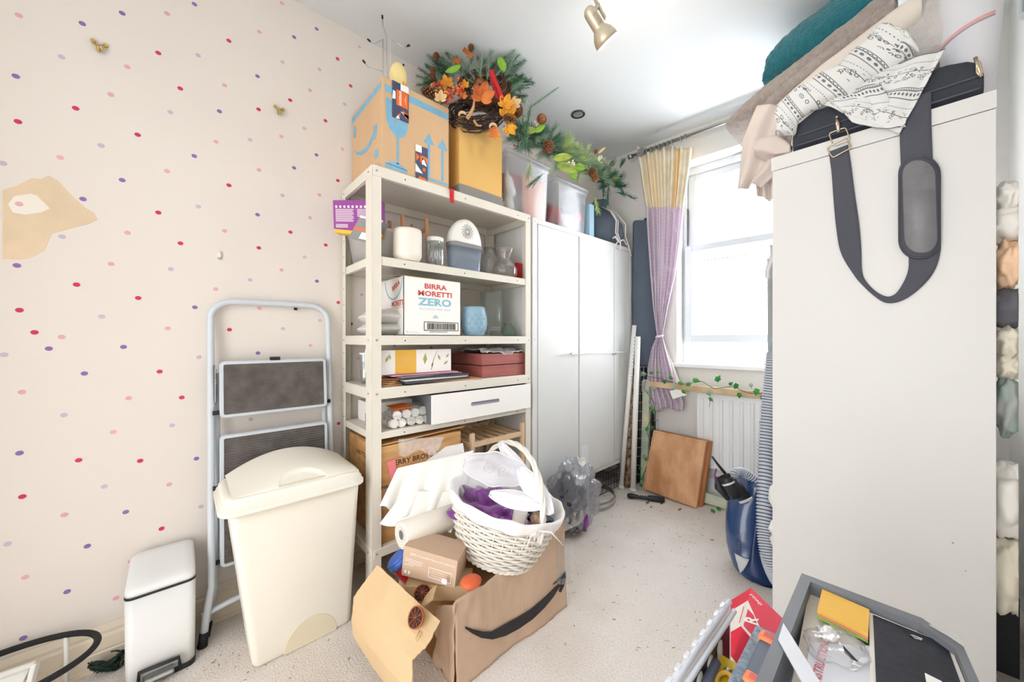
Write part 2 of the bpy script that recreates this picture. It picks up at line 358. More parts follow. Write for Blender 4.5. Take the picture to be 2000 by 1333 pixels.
def leaf(mb, p, d, nrm, L, W, mi=0, curl=.15, lobes=0, n=8):
    p = V(p); d = V(d).normalized(); nrm = V(nrm); nrm = (nrm - d*nrm.dot(d)).normalized(); s_ = d.cross(nrm)
    def fn(u, t):
        w = W * math.sin(math.pi*min(1, t*.92+.06))**.8
        if lobes: w *= .62 + .38*abs(math.cos(t*math.pi*lobes))
        x = (u - .5)*2*w*.5
        return p + d*L*t + s_*x + nrm*(curl*L*(t*t - .2) + abs(u-.5)*W*.35)
    mb.grid(fn, 4, n, mi)
def pine_cone(mb, c, r, L, ax=V((0, 0, 1)), mi=0):
    a, b = frame_of(ax); ax = V(ax).normalized(); c = V(c)
    mb.tube([c - ax*L*.45, c - ax*L*.2, c + ax*L*.2, c + ax*L*.45], [r*.25, r*.45, r*.42, r*.1], 8, mi=mi+1)
    for k in range(9):
        z = -.45 + .9*k/8; rr = r*math.sqrt(max(.05, 1 - (z*1.9)**2*.85))
        for j in range(8):
            an = 2*math.pi*(j + .5*(k % 2))/8; o = a*math.cos(an) + b*math.sin(an); t = ax.cross(o)
            q = c + ax*L*z; e = q + o*rr + ax*L*.09
            e = q + o*rr + ax*L*.13; mb.add([q + o*rr*.3 - t*r*.10, q + o*rr*.3 + t*r*.10, e + t*r*.21, e + ax*r*.16 + o*r*.05, e - t*r*.21, e - ax*r*.08], [(0, 1, 2, 5), (0, 5, 4), (5, 2, 3, 4)], mi)
def crumple(mb, c, r, n=26, amp=.35, freq=3., seed=0., mi=0, X=None):
    c = V(c); r = V(r) if not isinstance(r, (int, float)) else V((r, r, r)); X = X or Matrix.Identity(3); o = len(mb.v)
    mb.sphere((0, 0, 0), 1., n, mi)
    for i in range(o, len(mb.v)):
        p = mb.v[i]; k = 1 + amp*noise.noise(p*freq + V((seed,)*3)) + amp*.5*abs(noise.noise(p*freq*2.3 + V((seed+9,)*3)))
        p = p*k; mb.v[i] = c + X @ V((p.x*r.x, p.y*r.y, p.z*r.z))
    return mb
# ================================================================ THE ROOM
def rot_z(a): return Matrix.Rotation(a, 3, 'Z')
YB = -1.6
WS0, WS1 = 0.0, ws(V((XR, 2.63 + (XR - WX)*math.tan(WA), 0)))
cR = wp(WS1, 0)
# floor with carpet pile
carpet = bpy.data.materials.new('carpet'); carpet.use_nodes = True
n_ = carpet.node_tree.nodes; l_ = carpet.node_tree.links; b_ = n_['Principled BSDF']; b_.inputs['Roughness'].default_value = .95; b_.inputs['Specular IOR Level'].default_value = .1
t_ = n_.new('ShaderNodeTexCoord'); a_ = n_.new('ShaderNodeTexNoise'); a_.inputs['Scale'].default_value = 160; a_.inputs['Detail'].default_value = 3
c_ = n_.new('ShaderNodeTexNoise'); c_.inputs['Scale'].default_value = 2.2; c_.inputs['Detail'].default_value = 6
d_ = n_.new('ShaderNodeTexNoise'); d_.inputs['Scale'].default_value = 34; d_.inputs['Detail'].default_value = 5
for q in (a_, c_, d_): l_.new(t_.outputs['Object'], q.inputs['Vector'])
r1 = n_.new('ShaderNodeValToRGB'); r1.color_ramp.elements[0].position = .3; r1.color_ramp.elements[0].color = srgb('#ddd3ca'); r1.color_ramp.elements[1].position = .6; r1.color_ramp.elements[1].color = srgb('#ebe5df')
l_.new(a_.outputs['Fac'], r1.inputs[0])
m1 = n_.new('ShaderNodeMix'); m1.data_type = 'RGBA'; m1.blend_type = 'MULTIPLY'; m1.inputs['Factor'].default_value = 1
r2 = n_.new('ShaderNodeValToRGB'); r2.color_ramp.elements[0].position = .3; r2.color_ramp.elements[0].color = (.86, .82, .78, 1); r2.color_ramp.elements[1].position = .55; r2.color_ramp.elements[1].color = (1, 1, 1, 1)
l_.new(c_.outputs['Fac'], r2.inputs[0]); l_.new(r1.outputs[0], m1.inputs['A']); l_.new(r2.outputs[0], m1.inputs['B'])
m2 = n_.new('ShaderNodeMix'); m2.data_type = 'RGBA'; m2.blend_type = 'MULTIPLY'; m2.inputs['Factor'].default_value = 1
r3 = n_.new('ShaderNodeValToRGB'); r3.color_ramp.elements[0].position = .27; r3.color_ramp.elements[0].color = (.45, .4, .36, 1); r3.color_ramp.elements[1].position = .33; r3.color_ramp.elements[1].color = (1, 1, 1, 1)
l_.new(d_.outputs['Fac'], r3.inputs[0]); l_.new(m1.outputs['Result'], m2.inputs['A']); l_.new(r3.outputs[0], m2.inputs['B'])
l_.new(m2.outputs['Result'], b_.inputs['Base Color'])
bp_ = n_.new('ShaderNodeBump'); bp_.inputs['Strength'].default_value = .7; bp_.inputs['Distance'].default_value = .006; l_.new(a_.outputs['Fac'], bp_.inputs['Height']); l_.new(bp_.outputs[0], b_.inputs['Normal'])
fl = MB(); fl.prism([(WX-.1, YB, -.05), (XR+.1, YB, -.05), (XR+.1, 3.0, -.05), (WX-.1, 3.0, -.05)], (0, 0, .05)); struct('floor', fl, carpet)
cl = MB(); cl.prism([(WX-.1, YB, ZC), (XR+.1, YB, ZC), (XR+.1, 3.0, ZC), (WX-.1, 3.0, ZC)], (0, 0, .05)); struct('ceiling', cl, 'ceiling_paint')
# polka-dot wall: the paper's printed dots and the torn patch belong to the wall
dots1 = '''88 72p 383 110P 568 62P 776 63p 904 20P 1310 15p 286 265l 736 247M 1064 190M 1205 149p 1367 173P 1472 135P 1593 133p 921 258l 1313 289l 1569 274M 1485 323p 74 355P 592 311p 1197 355P 1630 400M 515 440p 838 412M 1044 397p 1441 420p 352 504M 792 522l 1020 518P 1202 509M 1349 466M 1602 485l 84 566M 640 627M 470 677l 1004 660p 1162 650l 1308 635p 1415 598l 1513 562M 280 733p 14 760l 903 726P 1592 694p 1471 721P 568 838P 776 796p 1204 791p 1367 781P 386 926P 92 950p 1064 862M 1313 909l 1485 907p 1570 840M 922 961l 736 989M 1197 999P 1441 1013p 593 1083p 289 1101l 839 1132M 1044 1074p 1350 1080M 1203 1153M 1514 1140M 79 1235P 517 1228p 794 1252l 1416 1196l 1163 1302l 1309 1256p 1473 1308P 356 1324M'''
dots2 = '''432 132M 61 170M 318 190l 609 161P 674 104p 193 254p 13 309l 386 285P 524 227p 717 231M 811 164p 1000 202p 970 280p 884 228l 1057 146M 806 304P 264 368P 499 362M 622 317l 69 426p 402 445p 568 443M 200 498l 354 551p 538 530l 784 511l 61 617P 246 639M 438 641M 614 634P 682 562p 1058 524M 326 721l 529 715p 70 753M 201 810p 393 801P 628 784l 24 901l 273 908P 505 853M 79 1005p 210 1050P 409 955p 363 1070p 687 1014p 256 1179M 73 1195P'''
extra = [(702, 92, 'l'), (742, 95, 'M'), (808, 127, 'l'), (713, 35, 'M'), (930, 478, 'P'), (880, 495, 'p'), (706, 576, 'l'), (770, 674, 'P'), (842, 680, 'P'), (908, 682, 'P'), (934, 826, 'M'), (760, 655, 'M'), (686, 633, 'M'), (700, 700, 'p'), (730, 560, 'l'), (780, 450, 'p'), (960, 655, 'P'), (990, 690, 'M'), (700, 820, 'l')]
def parse(s, k, dy):
    w = s.split(); return [(float(a)/k, float(b[:-1])/k + dy, b[-1]) for a, b in zip(w[::2], w[1::2])]
DOTS = parse(dots1, 2.38, 0) + parse(dots2, 1.6, 500) + extra
wall = MB(); wall.box(WX-.08, WX, YB, 2.75, 0, ZC+.01)
ci = {'M': 1, 'P': 2, 'p': 3, 'l': 4}
pts_w = [(px(u, v, WX), c) for u, v, c in DOTS]
base = [(p.y, p.z, c) for p, c in pts_w]
for dy in (1.14, -1.14):                    # the paper repeats where furniture hides it and outside the frame
    for (y, z, c) in base:
        if -0.30 < y < .84 and 0.15 < z < ZC and ((dy > 0 and y + dy > 1.45) or dy < 0): pts_w.append((V((WX, y+dy, z)), c))
for p, c in pts_w:
    if not (YB < p.y < 2.6 and .15 < p.z < ZC-.01): continue
    r = .0078; wall.add([p + V((.0008, r*math.cos(t*math.pi/8)*1.05, r*math.sin(t*math.pi/8)*.92)) for t in range(16)], [tuple(range(16))], ci[c])
torn = [(5, 372), (35, 362), (62, 348), (80, 350), (96, 343), (112, 352), (140, 382), (165, 405), (183, 416), (190, 430), (172, 438), (140, 446), (100, 457), (92, 478), (86, 490), (62, 503), (40, 508), (5, 506)]
wall.prism([px(u, v, WX) for u, v in torn], (.0012, 0, 0), 5)
hole_ = [(16, 400), (28, 384), (60, 379), (72, 382), (98, 408), (82, 415), (50, 420), (26, 416)]
wall.prism([px(u, v, WX) + V((.0010, 0, 0)) for u, v in hole_], (.0012, 0, 0), 6)
p = px(38, 399, WX) + V((.0026, 0, 0)); wall.add([p + V((0, .008*math.cos(t*math.pi/8), .0075*math.sin(t*math.pi/8))) for t in range(16)], [tuple(range(16))], 3)
struct('wall_left', wall, ['wallpaper', 'dot_magenta', 'dot_purple', 'dot_pink', 'dot_lilac', 'torn_paper', 'torn_paper_inner'])
wr = MB(); wr.box(XR, XR+.08, YB, 2.95, 0, ZC); struct('wall_right', wr, 'wall_paint')
wk = MB(); wk.box(WX-.08, -1.15, -.95, -.87, 0, ZC); wk.box(-1.15, XR+.08, -.95, -.87, 2.15, ZC); struct('wall_back', wk, 'wall_paint')  # unseen behind camera; added to darken lower left, opening widened for more light
# skirting along the polka-dot wall: profile swept in y
def skirt(p0, p1, nrm, name, m):
    prof = [(0, 0), (.022, 0), (.022, .012), (.018, .014), (.018, .052), (.014, .056), (.016, .062), (.016, .100), (.010, .108), (.012, .118), (.008, .128), (.004, .138), (0, .138)]
    s = MB(); s.prism([V(p0) + V(nrm)*a + V((0, 0, b)) for a, b in prof], V(p1) - V(p0)); struct(name, s, m)
skirt((WX, YB, 0), (WX, 2.62, 0), (1, 0, 0), 'baseboard_left', 'skirting_paint')
skirt(wp(.02, 0), wp(WS1, 0), WN, 'baseboard_window', 'gloss_white')
# window wall with its opening
s0 = ws(pw(1322, 700)); z0 = pw(1322, 709).z; z1 = pw(1352, 312).z; s1 = s0 + .98; RD = .17
ww = MB()
def wq(a, b, c, d, o=0.): ww.slab([wp(a, c, o), wp(b, c, o), wp(b, d, o), wp(a, d, o)], -WN*(RD+.06))
wq(-.02, s0, 0, ZC+.01); wq(s1, WS1+.1, 0, ZC+.01); wq(s0, s1, 0, z0-.02); wq(s0, s1, z1, ZC+.01)
struct('wall_window', ww, 'wall_paint')
win = thing('window_1', 'white double-hung window with frosted bright panes above the radiator', 'window', wp((s0+s1)/2, z0, -RD)); win['kind'] = 'structure'
for k in ('label', 'category'): del win[k]
def bar(mb, a, b, c, d, o0, o1): mb.slab([wp(a, c, o0), wp(b, c, o0), wp(b, d, o0), wp(a, d, o0)], WN*(o1-o0))
def frame(a, b, c, d, t, o0, o1, tb=None, tt=None):
    m = MB(); tb = tb or t; tt = tt or t
    bar(m, a, a+t, c, d, o0, o1); bar(m, b-t, b, c, d, o0, o1); bar(m, a+t, b-t, c, c+tb, o0, o1); bar(m, a+t, b-t, d-tt, d, o0, o1); return m
part('window_frame', frame(s0, s1, z0, z1, .028, -RD-.03, -RD+.04, .03, .05), 'upvc', win, bevel=.003)
zm = pw(1345, 484, -RD+.06).z; zb = pw(1345, 669, -RD+.06).z
up = part('upper_sash', frame(s0+.03, s1-.03, zm-.03, z1-.05, .05, -RD-.02, -RD+.02, .05), 'upvc', win, bevel=.004)
g = MB(); bar(g, s0+.08, s1-.08, zm+.02, z1-.10, -RD-.003, -RD+.003); part('pane', g, 'window_glass', up)
lo = part('lower_sash', frame(s0+.02, s1-.02, zb, zm+.01, .05, -RD+.022, -RD+.062, .055, .045), 'upvc', win, bevel=.004)
g = MB(); bar(g, s0+.07, s1-.07, zb+.055, zm-.035, -RD+.038, -RD+.044); part('pane', g, 'window_glass', lo)
g = MB(); bar(g, s0+.075, s1-.075, zm-.115, zm-.108, -RD+.046, -RD+.052); part('glazing_bar', g, 'steel', lo)
vt = MB(); bar(vt, s0+.34, s0+.75, z1-.045, z1-.012, -RD+.04, -RD+.055); bar(vt, s0+.34, s0+.75, z1-.03, z1-.024, -RD+.055, -RD+.06); part('trickle_vent', vt, 'upvc', win, bevel=.002)
g = MB(); bar(g, s0+.0281, s0+.034, zm+.03, z1-.3, -RD+.02, -RD+.04); part('sash_channel', g, 'dark_steel', win)
sl = MB(); bar(sl, s0-.05, s1+.05, z0-.03, z0-.002, -RD+.035, .035); part('window_sill', sl, 'gloss_white', win, bevel=.006)
# radiator under the window
ra, rb = ws(pw(1360, 840, .08)), ws(pw(1360, 840, .08)) + 1.0
rz1 = pw(1362, 767, .08).z; rz0 = pw(1385, 916, .08).z
rad = thing('radiator', 'white ridged panel radiator on the wall under the window', 'radiator', wp((ra+rb)/2, rz0, .06))
m = MB(); bar(m, ra, rb, rz0, rz1, .045, .075)
part('panel', m, 'gloss_white', rad, bevel=.006)
m = MB(); nr = 17
for i in range(nr):
    a = ra + .035 + (rb-ra-.07)*i/(nr-1); w = .013
    pr = [(-w, .0), (-w*.5, .009), (w*.5, .009), (w, .0)]
    m.loft([[wp(a+x, z, .0752+y) for x, y in pr] for z in (rz0+.03, rz1-.035)], sm=False)
part('ridges', m, 'gloss_white', rad)
m = MB(); bar(m, ra-.004, rb+.004, rz1, rz1+.006, .03, .08); part('top_grille', m, 'gloss_white', rad)
m = MB(); m.cyl(wp(ra+.02, rz0-.002, .06), wp(ra+.02, .001, .06), .009); part('pipe', m, 'gloss_white', rad)
m = MB(); 
for s_ in (ra+.1, rb-.1): bar(m, s_, s_+.03, rz0+.05, rz0+.1, .001, .046)
part('bracket', m, 'gloss_white', rad)
# curtain pole with rings, finial and bracket
rod = thing('curtain_pole', 'brushed steel curtain pole with rings above the window', 'curtain pole', pw(1228, 309, .10))
pA = pw(1232, 306, .10); pB = wp(s1+.25, pA.z, .10)
m = MB(); m.tube([pA, pB], .0125, 14); part('rod', m, 'steel', rod)
m = MB(); m.cyl(pA - WE*.018, pA + WE*.012, .017); part('end_cap', m, 'steel', rod)
m = MB(); q = pA + WE*.085; m.cyl(q + V((0, 0, .005)), q - WN*.098 + V((0, 0, .005)), .010)
m.cyl(q + WN*.012, q + WN*.022, .03, .027, 24); m.cyl(q + WN*.022, q + WN*.027, .015, .012, 20); part('bracket', m, 'steel', rod)
for i in range(9):
    q = pA + WE*(.13 + i*.030 + (.03 if i > 6 else 0)); m = MB()
    m.tube([q + V((0, 0, .02*math.sin(t*math.pi/10) - .004)) + WN*.02*math.cos(t*math.pi/10) for t in range(20)], .0022, 6, closed=True); part('ring', m, 'steel', rod)
# curtain
cvs = [(288, 1243, 1352), (330, 1250, 1347), (405, 1262, 1336), (470, 1266, 1329), (540, 1271, 1319), (600, 1276, 1305), (640, 1281, 1297), (657, 1283, 1294), (680, 1272, 1300), (720, 1264, 1312), (760, 1262, 1322), (785, 1264, 1336), (800, 1270, 1334)]
def lerp_rows(t, rows=cvs):
    x = t*(len(rows)-1); i = min(int(x), len(rows)-2); f = x - i; return [rows[i][k]*(1-f) + rows[i+1][k]*f for k in range(3)]
def curtain(u, t):
    v, a, b = lerp_rows(t); w = (b-a)/100; p = pw(a + (b-a)*u, v + (4*math.sin(u*9) if t > .9 else 0), .085)
    return p + WN*(.020*math.sin(u*math.pi*13)*min(1, w+.25) + .006*math.sin(u*31+t*6)) + WE*(.004*math.sin(u*41))
cmat = bpy.data.materials.new('curtain_lilac'); cmat.use_nodes = True; n_ = cmat.node_tree.nodes; l_ = cmat.node_tree.links; b_ = n_['Principled BSDF']; b_.inputs['Roughness'].default_value = .85
tt = n_.new('ShaderNodeTexCoord'); br = n_.new('ShaderNodeTexBrick'); br.offset = 0; br.inputs['Scale'].default_value = 1; br.inputs['Color1'].default_value = srgb('#e2d3e0'); br.inputs['Color2'].default_value = srgb('#dfcedc'); br.inputs['Mortar'].default_value = srgb('#f1ecf0')
br.inputs['Brick Width'].default_value = .028; br.inputs['Row Height'].default_value = .028; br.inputs['Mortar Size'].default_value = .0014
mpn = n_.new('ShaderNodeMapping'); mpn.inputs['Rotation'].default_value = (R(90), 0, 0); l_.new(tt.outputs['Object'], mpn.inputs[0]); l_.new(mpn.outputs[0], br.inputs['Vector']); l_.new(br.outputs['Color'], b_.inputs['Base Color'])
tl = n_.new('ShaderNodeBsdfTranslucent'); tl.inputs[0].default_value = srgb('#efe6ed'); mxx = n_.new('ShaderNodeMixShader'); mxx.inputs[0].default_value = .3; l_.new(b_.outputs[0], mxx.inputs[1]); l_.new(tl.outputs[0], mxx.inputs[2]); l_.new(mxx.outputs[0], n_['Material Output'].inputs[0])
mat('curtain_cream', '#f0e8d8', .85, var=.03, vscale=12, col2='#e9dcc0'); mat('curtain_yellow', '#edc04e', .85, var=.03); mat('curtain_peach', '#e9d8b8', .85, var=.03)
cur = thing('curtain', 'cream and lilac checked curtain knotted halfway, left of the window', 'curtain', pw(1290, 800, .085))
def cm(u, t):
    if t > .17: return 0
    return 2 if .74 < u < .79 else (3 if (.1 < u < .42 and t > .03) else 1)
m = MB(); m.grid(curtain, 110, 60, mfn=cm); part('drape', m, [cmat, 'curtain_cream', 'curtain_yellow', 'curtain_peach'], cur, solid=.0015)
m = MB(); q = pw(1288, 658, .085); m.tube([q + WE*.022*math.cos(t*math.pi/8) + WN*.024*math.sin(t*math.pi/8) + V((0, 0, .008*math.cos(t*math.pi/8))) for t in range(16)], .008, 8, closed=True)
m.sphere(q + WN*.028, (.016, .012, .012)); part('tie', m, [cmat], cur)
m = MB(); m.grid(lambda u, t: pw(1292 + 20*t + 18*u*t + 4*u, 664 + 100*t, .06) + WN*.006*math.sin(u*7+t*5), 8, 12); part('lining', m, 'cloth_white', cur, solid=.001)
m = MB(); m.slab([pw(1308, 764, .118), pw(1333, 757, .118), pw(1341, 772, .118), pw(1314, 780, .118)], WN*.001); part('care_tag', m, 'paper', cur)

# ceiling fittings
dl = pz(1129, 223, ZC); d = thing('recessed_downlight', 'small round chrome downlight set in the ceiling', 'ceiling light', dl)
m = MB(); m.lathe([(.030, 0), (.046, 0), (.047, -.004), (.041, -.006), (.033, -.002), (.030, 0)], dl, 36); part('bezel', m, 'dark_steel', d)
m = MB(); m.lathe([(.033, -.0035), (.028, -.003), (.018, -.0045), (.006, -.003), (.0001, -.003)], dl, 24); part('lamp', m, 'foil', d)
s = thing('ceiling_spotlight', 'champagne metal spotlight head angled down from its arm near the top', 'spotlight', pd(1158, -40, 1.42))
c0 = pd(1149, 20, 1.42); c1 = min((pd(1186, 82, 1.2+.002*i) for i in range(300)), key=lambda q: abs((q-c0).normalized().dot(ray(1170, 55).normalized())+.10)); ax = (c1 - c0); L = ax.length; axn = ax.normalized(); a, b = frame_of(axn); X = Matrix((a, b, axn)).transposed()
k = 1.42/708
prof = [(.0005, -.012), (.010, -.0105), (.019, -.004), (.0245, .006), (.026, .018), (.026, .070), (.0265, .078), (.034, .088), (.043, .102), (.0485, .120), (.0505, .138), (.049, .138), (.046, .12), (.04, .105)]
sc_ = L/.138; m = MB(); m.lathe([(r*sc_*.98, z*sc_) for r, z in prof], c0, 40, X); part('lamp_shade', m, 'lamp_champagne', s)
m = MB(); m.lathe([(.0001, .131*sc_), (.02*sc_, .134*sc_), (.045*sc_, .130*sc_)], c0, 32, X); part('bulb', m, 'lamp_glow', s)
m = MB()
for i in range(4):
    for j in range(8):
        an = R(200) + i*R(11); 
        for base_a in (an,):
            q = c0 + axn*(.026 + j*.006 + (i % 2)*.003)*sc_
            oo = -FW*math.cos((i-1.6)*.2) + RT.cross(FW)*0; oo = (oo - axn*oo.dot(axn)).normalized(); sd = axn.cross(oo)
            dd = (oo*math.cos((i-1.2)*.22) + sd*math.sin((i-1.2)*.22)).normalized(); c = q + dd*.0262*sc_; m.cyl(c - dd*.001, c + dd*.0006, .0011, n=6)
part('vent_holes', m, 'hole', s)
m = MB(); m.beam(pd(1157, -10, 1.45), pd(1182, 36, 1.42), .006, .012, FW); m.tube([pd(1161, 22, 1.42), pd(1168, 10, 1.44)], .009, 12); part('arm', m, 'lamp_champagne', s)
m = MB(); q = pd(1157, -10, 1.45); m.tube([q, q + V((0, 0, ZC-.015-q.z))], .007, 10); m.cyl((q.x, q.y, ZC-.02), (q.x, q.y, ZC), .05, .045, 28); part('ceiling_mount', m, 'lamp_champagne', s)
lamp('spotlight_bulb', 'POINT', c1 + axn*.03, 1.5, (1, .93, .82), shadow_soft_size=.03)

# wall hooks
def brass_hook(u, v, lab):
    p = px(u, v, WX + .004); t = thing('coat_hook', lab, 'hook', p)
    for dy_ in (-.014, .014):
        m = MB(); m.cyl(p + V((-.004, dy_, .018)), p + V((.006, dy_, .018)), .0055, n=14); part('screw_boss', m, 'brass', t)
    m = MB(); o = V((.004, 0, 0)); m.tube([p+o+V((0, -.014, .018)), p+o+V((0, -.004, -.010))], .0022, 8); m.tube([p+o+V((0, .014, .018)), p+o+V((0, .004, -.010))], .0022, 8)
    m.tube([p+o+V((0, -.014, .018)), p+o+V((0, 0, .010)), p+o+V((0, .014, .018))], .0016, 8); part('strap', m, 'brass', t)
    m = MB(); m.tube([p+V((.003, 0, .0)), p+V((.006, 0, -.012)), p+V((.016, 0, -.016)), p+V((.022, 0, -.008)), p+V((.022, 0, 0))], .003, 8); part('prong', m, 'brass', t)
brass_hook(194, 95, 'brass picture hook on the dotted wall, nearer the top left corner'); brass_hook(545, 219, 'brass picture hook on the dotted wall, the one nearer the shelving')
p = px(429, 497, WX+.001); t = thing('adhesive_hook', 'small white adhesive hook on the dotted wall above the stepladder', 'hook', p)
m = MB(); m.loft([[p + V((z, q.x, q.y)) for q in rrect(.0065, .014, .006, 0)] for z in (0, .004)]); part('back_plate', m, 'white_plastic', t)
m = MB(); m.tube([p + V((.004, .003*math.cos(a_)*2, -.014 - .006*math.sin(a_))) for a_ in [i*math.pi/8 for i in range(9)]], .0013, 6); part('prong', m, 'steel', t)
# grey thing on the right wall
p = px(1990, 22, .262); t = thing('wall_heater', 'grey padded box fixed high on the right wall', 'wall box', p)
m = MB(); q = px(1978, 48, .25); m.box(.262, .30, q.y-.06, q.y, q.z, q.z+.2); part('body', m, 'grey_felt', t, bevel=.008)
# ================================================================ METAL SHELVING
XF, XB, YL, YR, ZT = -1.452, -1.822, .561, 1.461, 1.805
SH = [1.805, 1.440, 1.116, .900, .717, .249]
rk = thing('shelving_unit', 'cream metal shelving unit with six loaded shelves against the dotted wall', 'shelving', ((XF+XB)/2, (YL+YR)/2, 0))
for (x, sx_) in ((XF, -1), (XB, 1)):
    for (y, sy_) in ((YL, 1), (YR, -1)):
        m = MB(); w, dp = .038, (.07 if x == XF else .045)
        m.box(min(x, x+sx_*.002), max(x, x+sx_*.002), min(y, y+sy_*w), max(y, y+sy_*w), 0, ZT-.003)
        m.box(min(x, x+sx_*dp), max(x, x+sx_*dp), min(y, y+sy_*.002), max(y, y+sy_*.002), 0, ZT-.003)
        m.box(min(x+sx_*.002, x+sx_*.008), max(x+sx_*.002, x+sx_*.008), min(y+sy_*(w-.002), y+sy_*w), max(y+sy_*(w-.002), y+sy_*w), 0, ZT-.003)
        p_ = part('post', m, 'cream_metal', rk, bevel=.001)
        h_ = MB()
        for zz in [i*.075+.06 for i in range(24)]:
            if x == XF: h_.cyl((x-sx_*.0006, y+sy_*.026, zz), (x+sx_*.0006, y+sy_*.026, zz), .0022, n=8) if (zz*1000) % 3 < 1.2 else None
            h_.box(x+sx_*dp*.55-.004, x+sx_*dp*.55+.004, y-sy_*.0007 if sy_ > 0 else y-.0007, y+.0007, zz, zz+.003)
        if h_.v and x == XB: part('slots', h_, 'hole', p_)
for i, z in enumerate(SH):
    wide = i in (0, 2, 3, 5); fh = {0: .045, 1: .036, 2: .040, 3: .045, 4: .026, 5: .036}[i]; e = .0018 if wide else -.004
    m = MB(); x0, x1, y0, y1 = XB-(.001 if wide else -.004), XF+e, YL-e, YR+e
    ring = lambda zz, g=0.: [V((q.x, q.y, zz)) for q in rrect((x1-x0)/2-g, (y1-y0)/2-g, .012 if wide else .003, 0, c=((x0+x1)/2, (y0+y1)/2))]
    m.loft([ring(z-fh, .014), ring(z-fh), ring(z-.004), ring(z, .003)], sm=False, caps=False)
    m.add(ring(z, .003), [tuple(range(len(ring(z))))]); m.add(ring(z-.003, .002), [tuple(range(len(ring(z))))[::-1]])
    sf = part('shelf', m, 'cream_metal', rk)
    if wide:
        for (x, y, d_) in ((XF+e, YL+.018, (1, 0, 0)), (XF+e, YR-.018, (1, 0, 0)), (XF-.035, YL-e, (0, -1, 0)), (XB+.03, YL-e, (0, -1, 0))):
            b = MB(); q = V((x, y, z-fh*.5)); b.cyl(q, q+V(d_)*.0025, .0045, .003, 12); part('bolt', b, 'steel', sf)
    h_ = MB()
    for y in (YL+.14, YR-.10, (YL+YR)/2):
        q = V((XF+e+.0004, y, z-fh*.55)); h_.cyl(q-V((.001, 0, 0)), q, .003, n=10)
    part('fixing_holes', h_, 'hole', sf)
m = MB(); q = pd(878, 380, 1.70); q = V((XF+.004, px(879, 380, XF).y, 1.80))
m.grid(lambda u, t: V((XF-.03+.038*min(1, t*2) if t < .5 else XF+.006+.004*math.sin(t*5), q.y+(u-.5)*.022+.010*t, 1.806-max(0, t-.42)*.11)), 4, 14)
solo('elastic_strap', m, 'red_plastic', 'red rubber strap looped over the front edge of the top shelf', 'strap', solid=.003)

def at_x(u, x): p = px(u, CV, x); return V((x, p.y, 0)), depth(px(u, CV, x))/F_PX      # position and metres per pixel
# ---------------------------------------------------------------- on the top shelf
def tri(a, b, c): return [a, b, c]
def cbox(x0, x1, y0, y1, z0, z1, t=.004, open_top=False):
    m = MB(); m.box(x0, x1, y0, y1, z0, z1); return m
by0, by1, bz1 = .606, .927, 2.187; bxf = XF-.010; bxb = WX+.012
t = thing('cardboard_box', 'large cardboard parcel box with blue fragile glass and arrow prints, on the shelving unit', 'box', ((bxf+bxb)/2, (by0+by1)/2, ZT+.001))
m = MB(); m.box(bxb, bxf, by0, by1, ZT+.001, bz1); part('body', m, 'cardboard', t, bevel=.005)
W_, H_ = by1-by0, bz1-ZT-.001
o = V((bxf, by0, ZT+.001)); ex, ey = V((0, 1, 0)), V((0, 0, 1))
p = MB()
flat(p, o, ex, ey, [(.012, H_-.060), (W_-.006, H_-.060), (W_-.006, H_-.030), (.012, H_-.030)])
flat(p, o, ex, ey, [(.012, .008), (.110, .008), (.110, .022), (.012, .026)]); flat(p, o, ex, ey, [(.19, .012), (W_-.006, .012), (W_-.006, .024), (.19, .024)])
# wine-glass mark with its crack
flat(p, o, ex, ey, [(.016, .30), (.050, .295), (.038, .24), (.066, .205), (.048, .245), (.062, .285), (.112, .27), (.112, .20), (.100, .165), (.078, .150), (.055, .150), (.030, .175), (.017, .21)])
flat(p, o, ex, ey, [(.062, .15), (.072, .15), (.072, .035), (.062, .035)])
flat(p, o, ex, ey, [(.018, .024), (.112, .020), (.09, .034), (.072, .040), (.058, .040), (.03, .036)])
for cx_ in (.215, .285):
    hh = .225
    flat(p, o, ex, ey, [(cx_-.006, .03), (cx_+.006, .03), (cx_+.006, hh-.05), (cx_+.027, hh-.05), (cx_, hh), (cx_-.027, hh-.05), (cx_-.006, hh-.05)])
# smile arrow on the side
o2 = V((bxf-.012, by0, ZT+.001)); ex2 = V((-1, 0, 0)); dsx = bxf-bxb
def dec(pts, c, a): return [(c[0]+(x*math.cos(a)-y*math.sin(a)), c[1]+(x*math.sin(a)+y*math.cos(a))) for x, y in pts]
o2b = V((bxb, by0, ZT+.001))                       # left edge of that side as seen, x to the right
sm = [(x*.215+.035, y*.20+.105) for x, y in smile(1, .17)]
q = MB(); 
def flat2(pts): flat(p, o2b, V((1, 0, 0)), V((0, 0, 1)), pts)
def fpx(pts): p.prism([py(650+(a*.9+58)/4.937, 130+b/4.937, by0-.0004) for a, b in pts], (0, -.0008, 0))
fpx([(163, 803), (195, 823), (235, 820), (280, 790), (320, 740), (360, 665), (385, 600), (392, 640), (370, 700), (330, 775), (290, 828), (240, 858), (200, 853), (172, 828)])
fpx([(358, 608), (375, 572), (408, 548), (410, 600), (405, 650), (392, 705), (386, 700), (393, 640), (388, 592), (370, 600)])
flat2([(.0, H_-.045), (dsx-.01, H_-.045), (dsx-.01, H_-.018), (.0, H_-.018)])
fpx([(160, 600), (172, 565), (188, 600), (180, 680), (160, 695)]); fpx([(383, 815), (420, 790), (422, 870), (385, 895)])
part('printed_marks', p, 'parcel_blue', t)
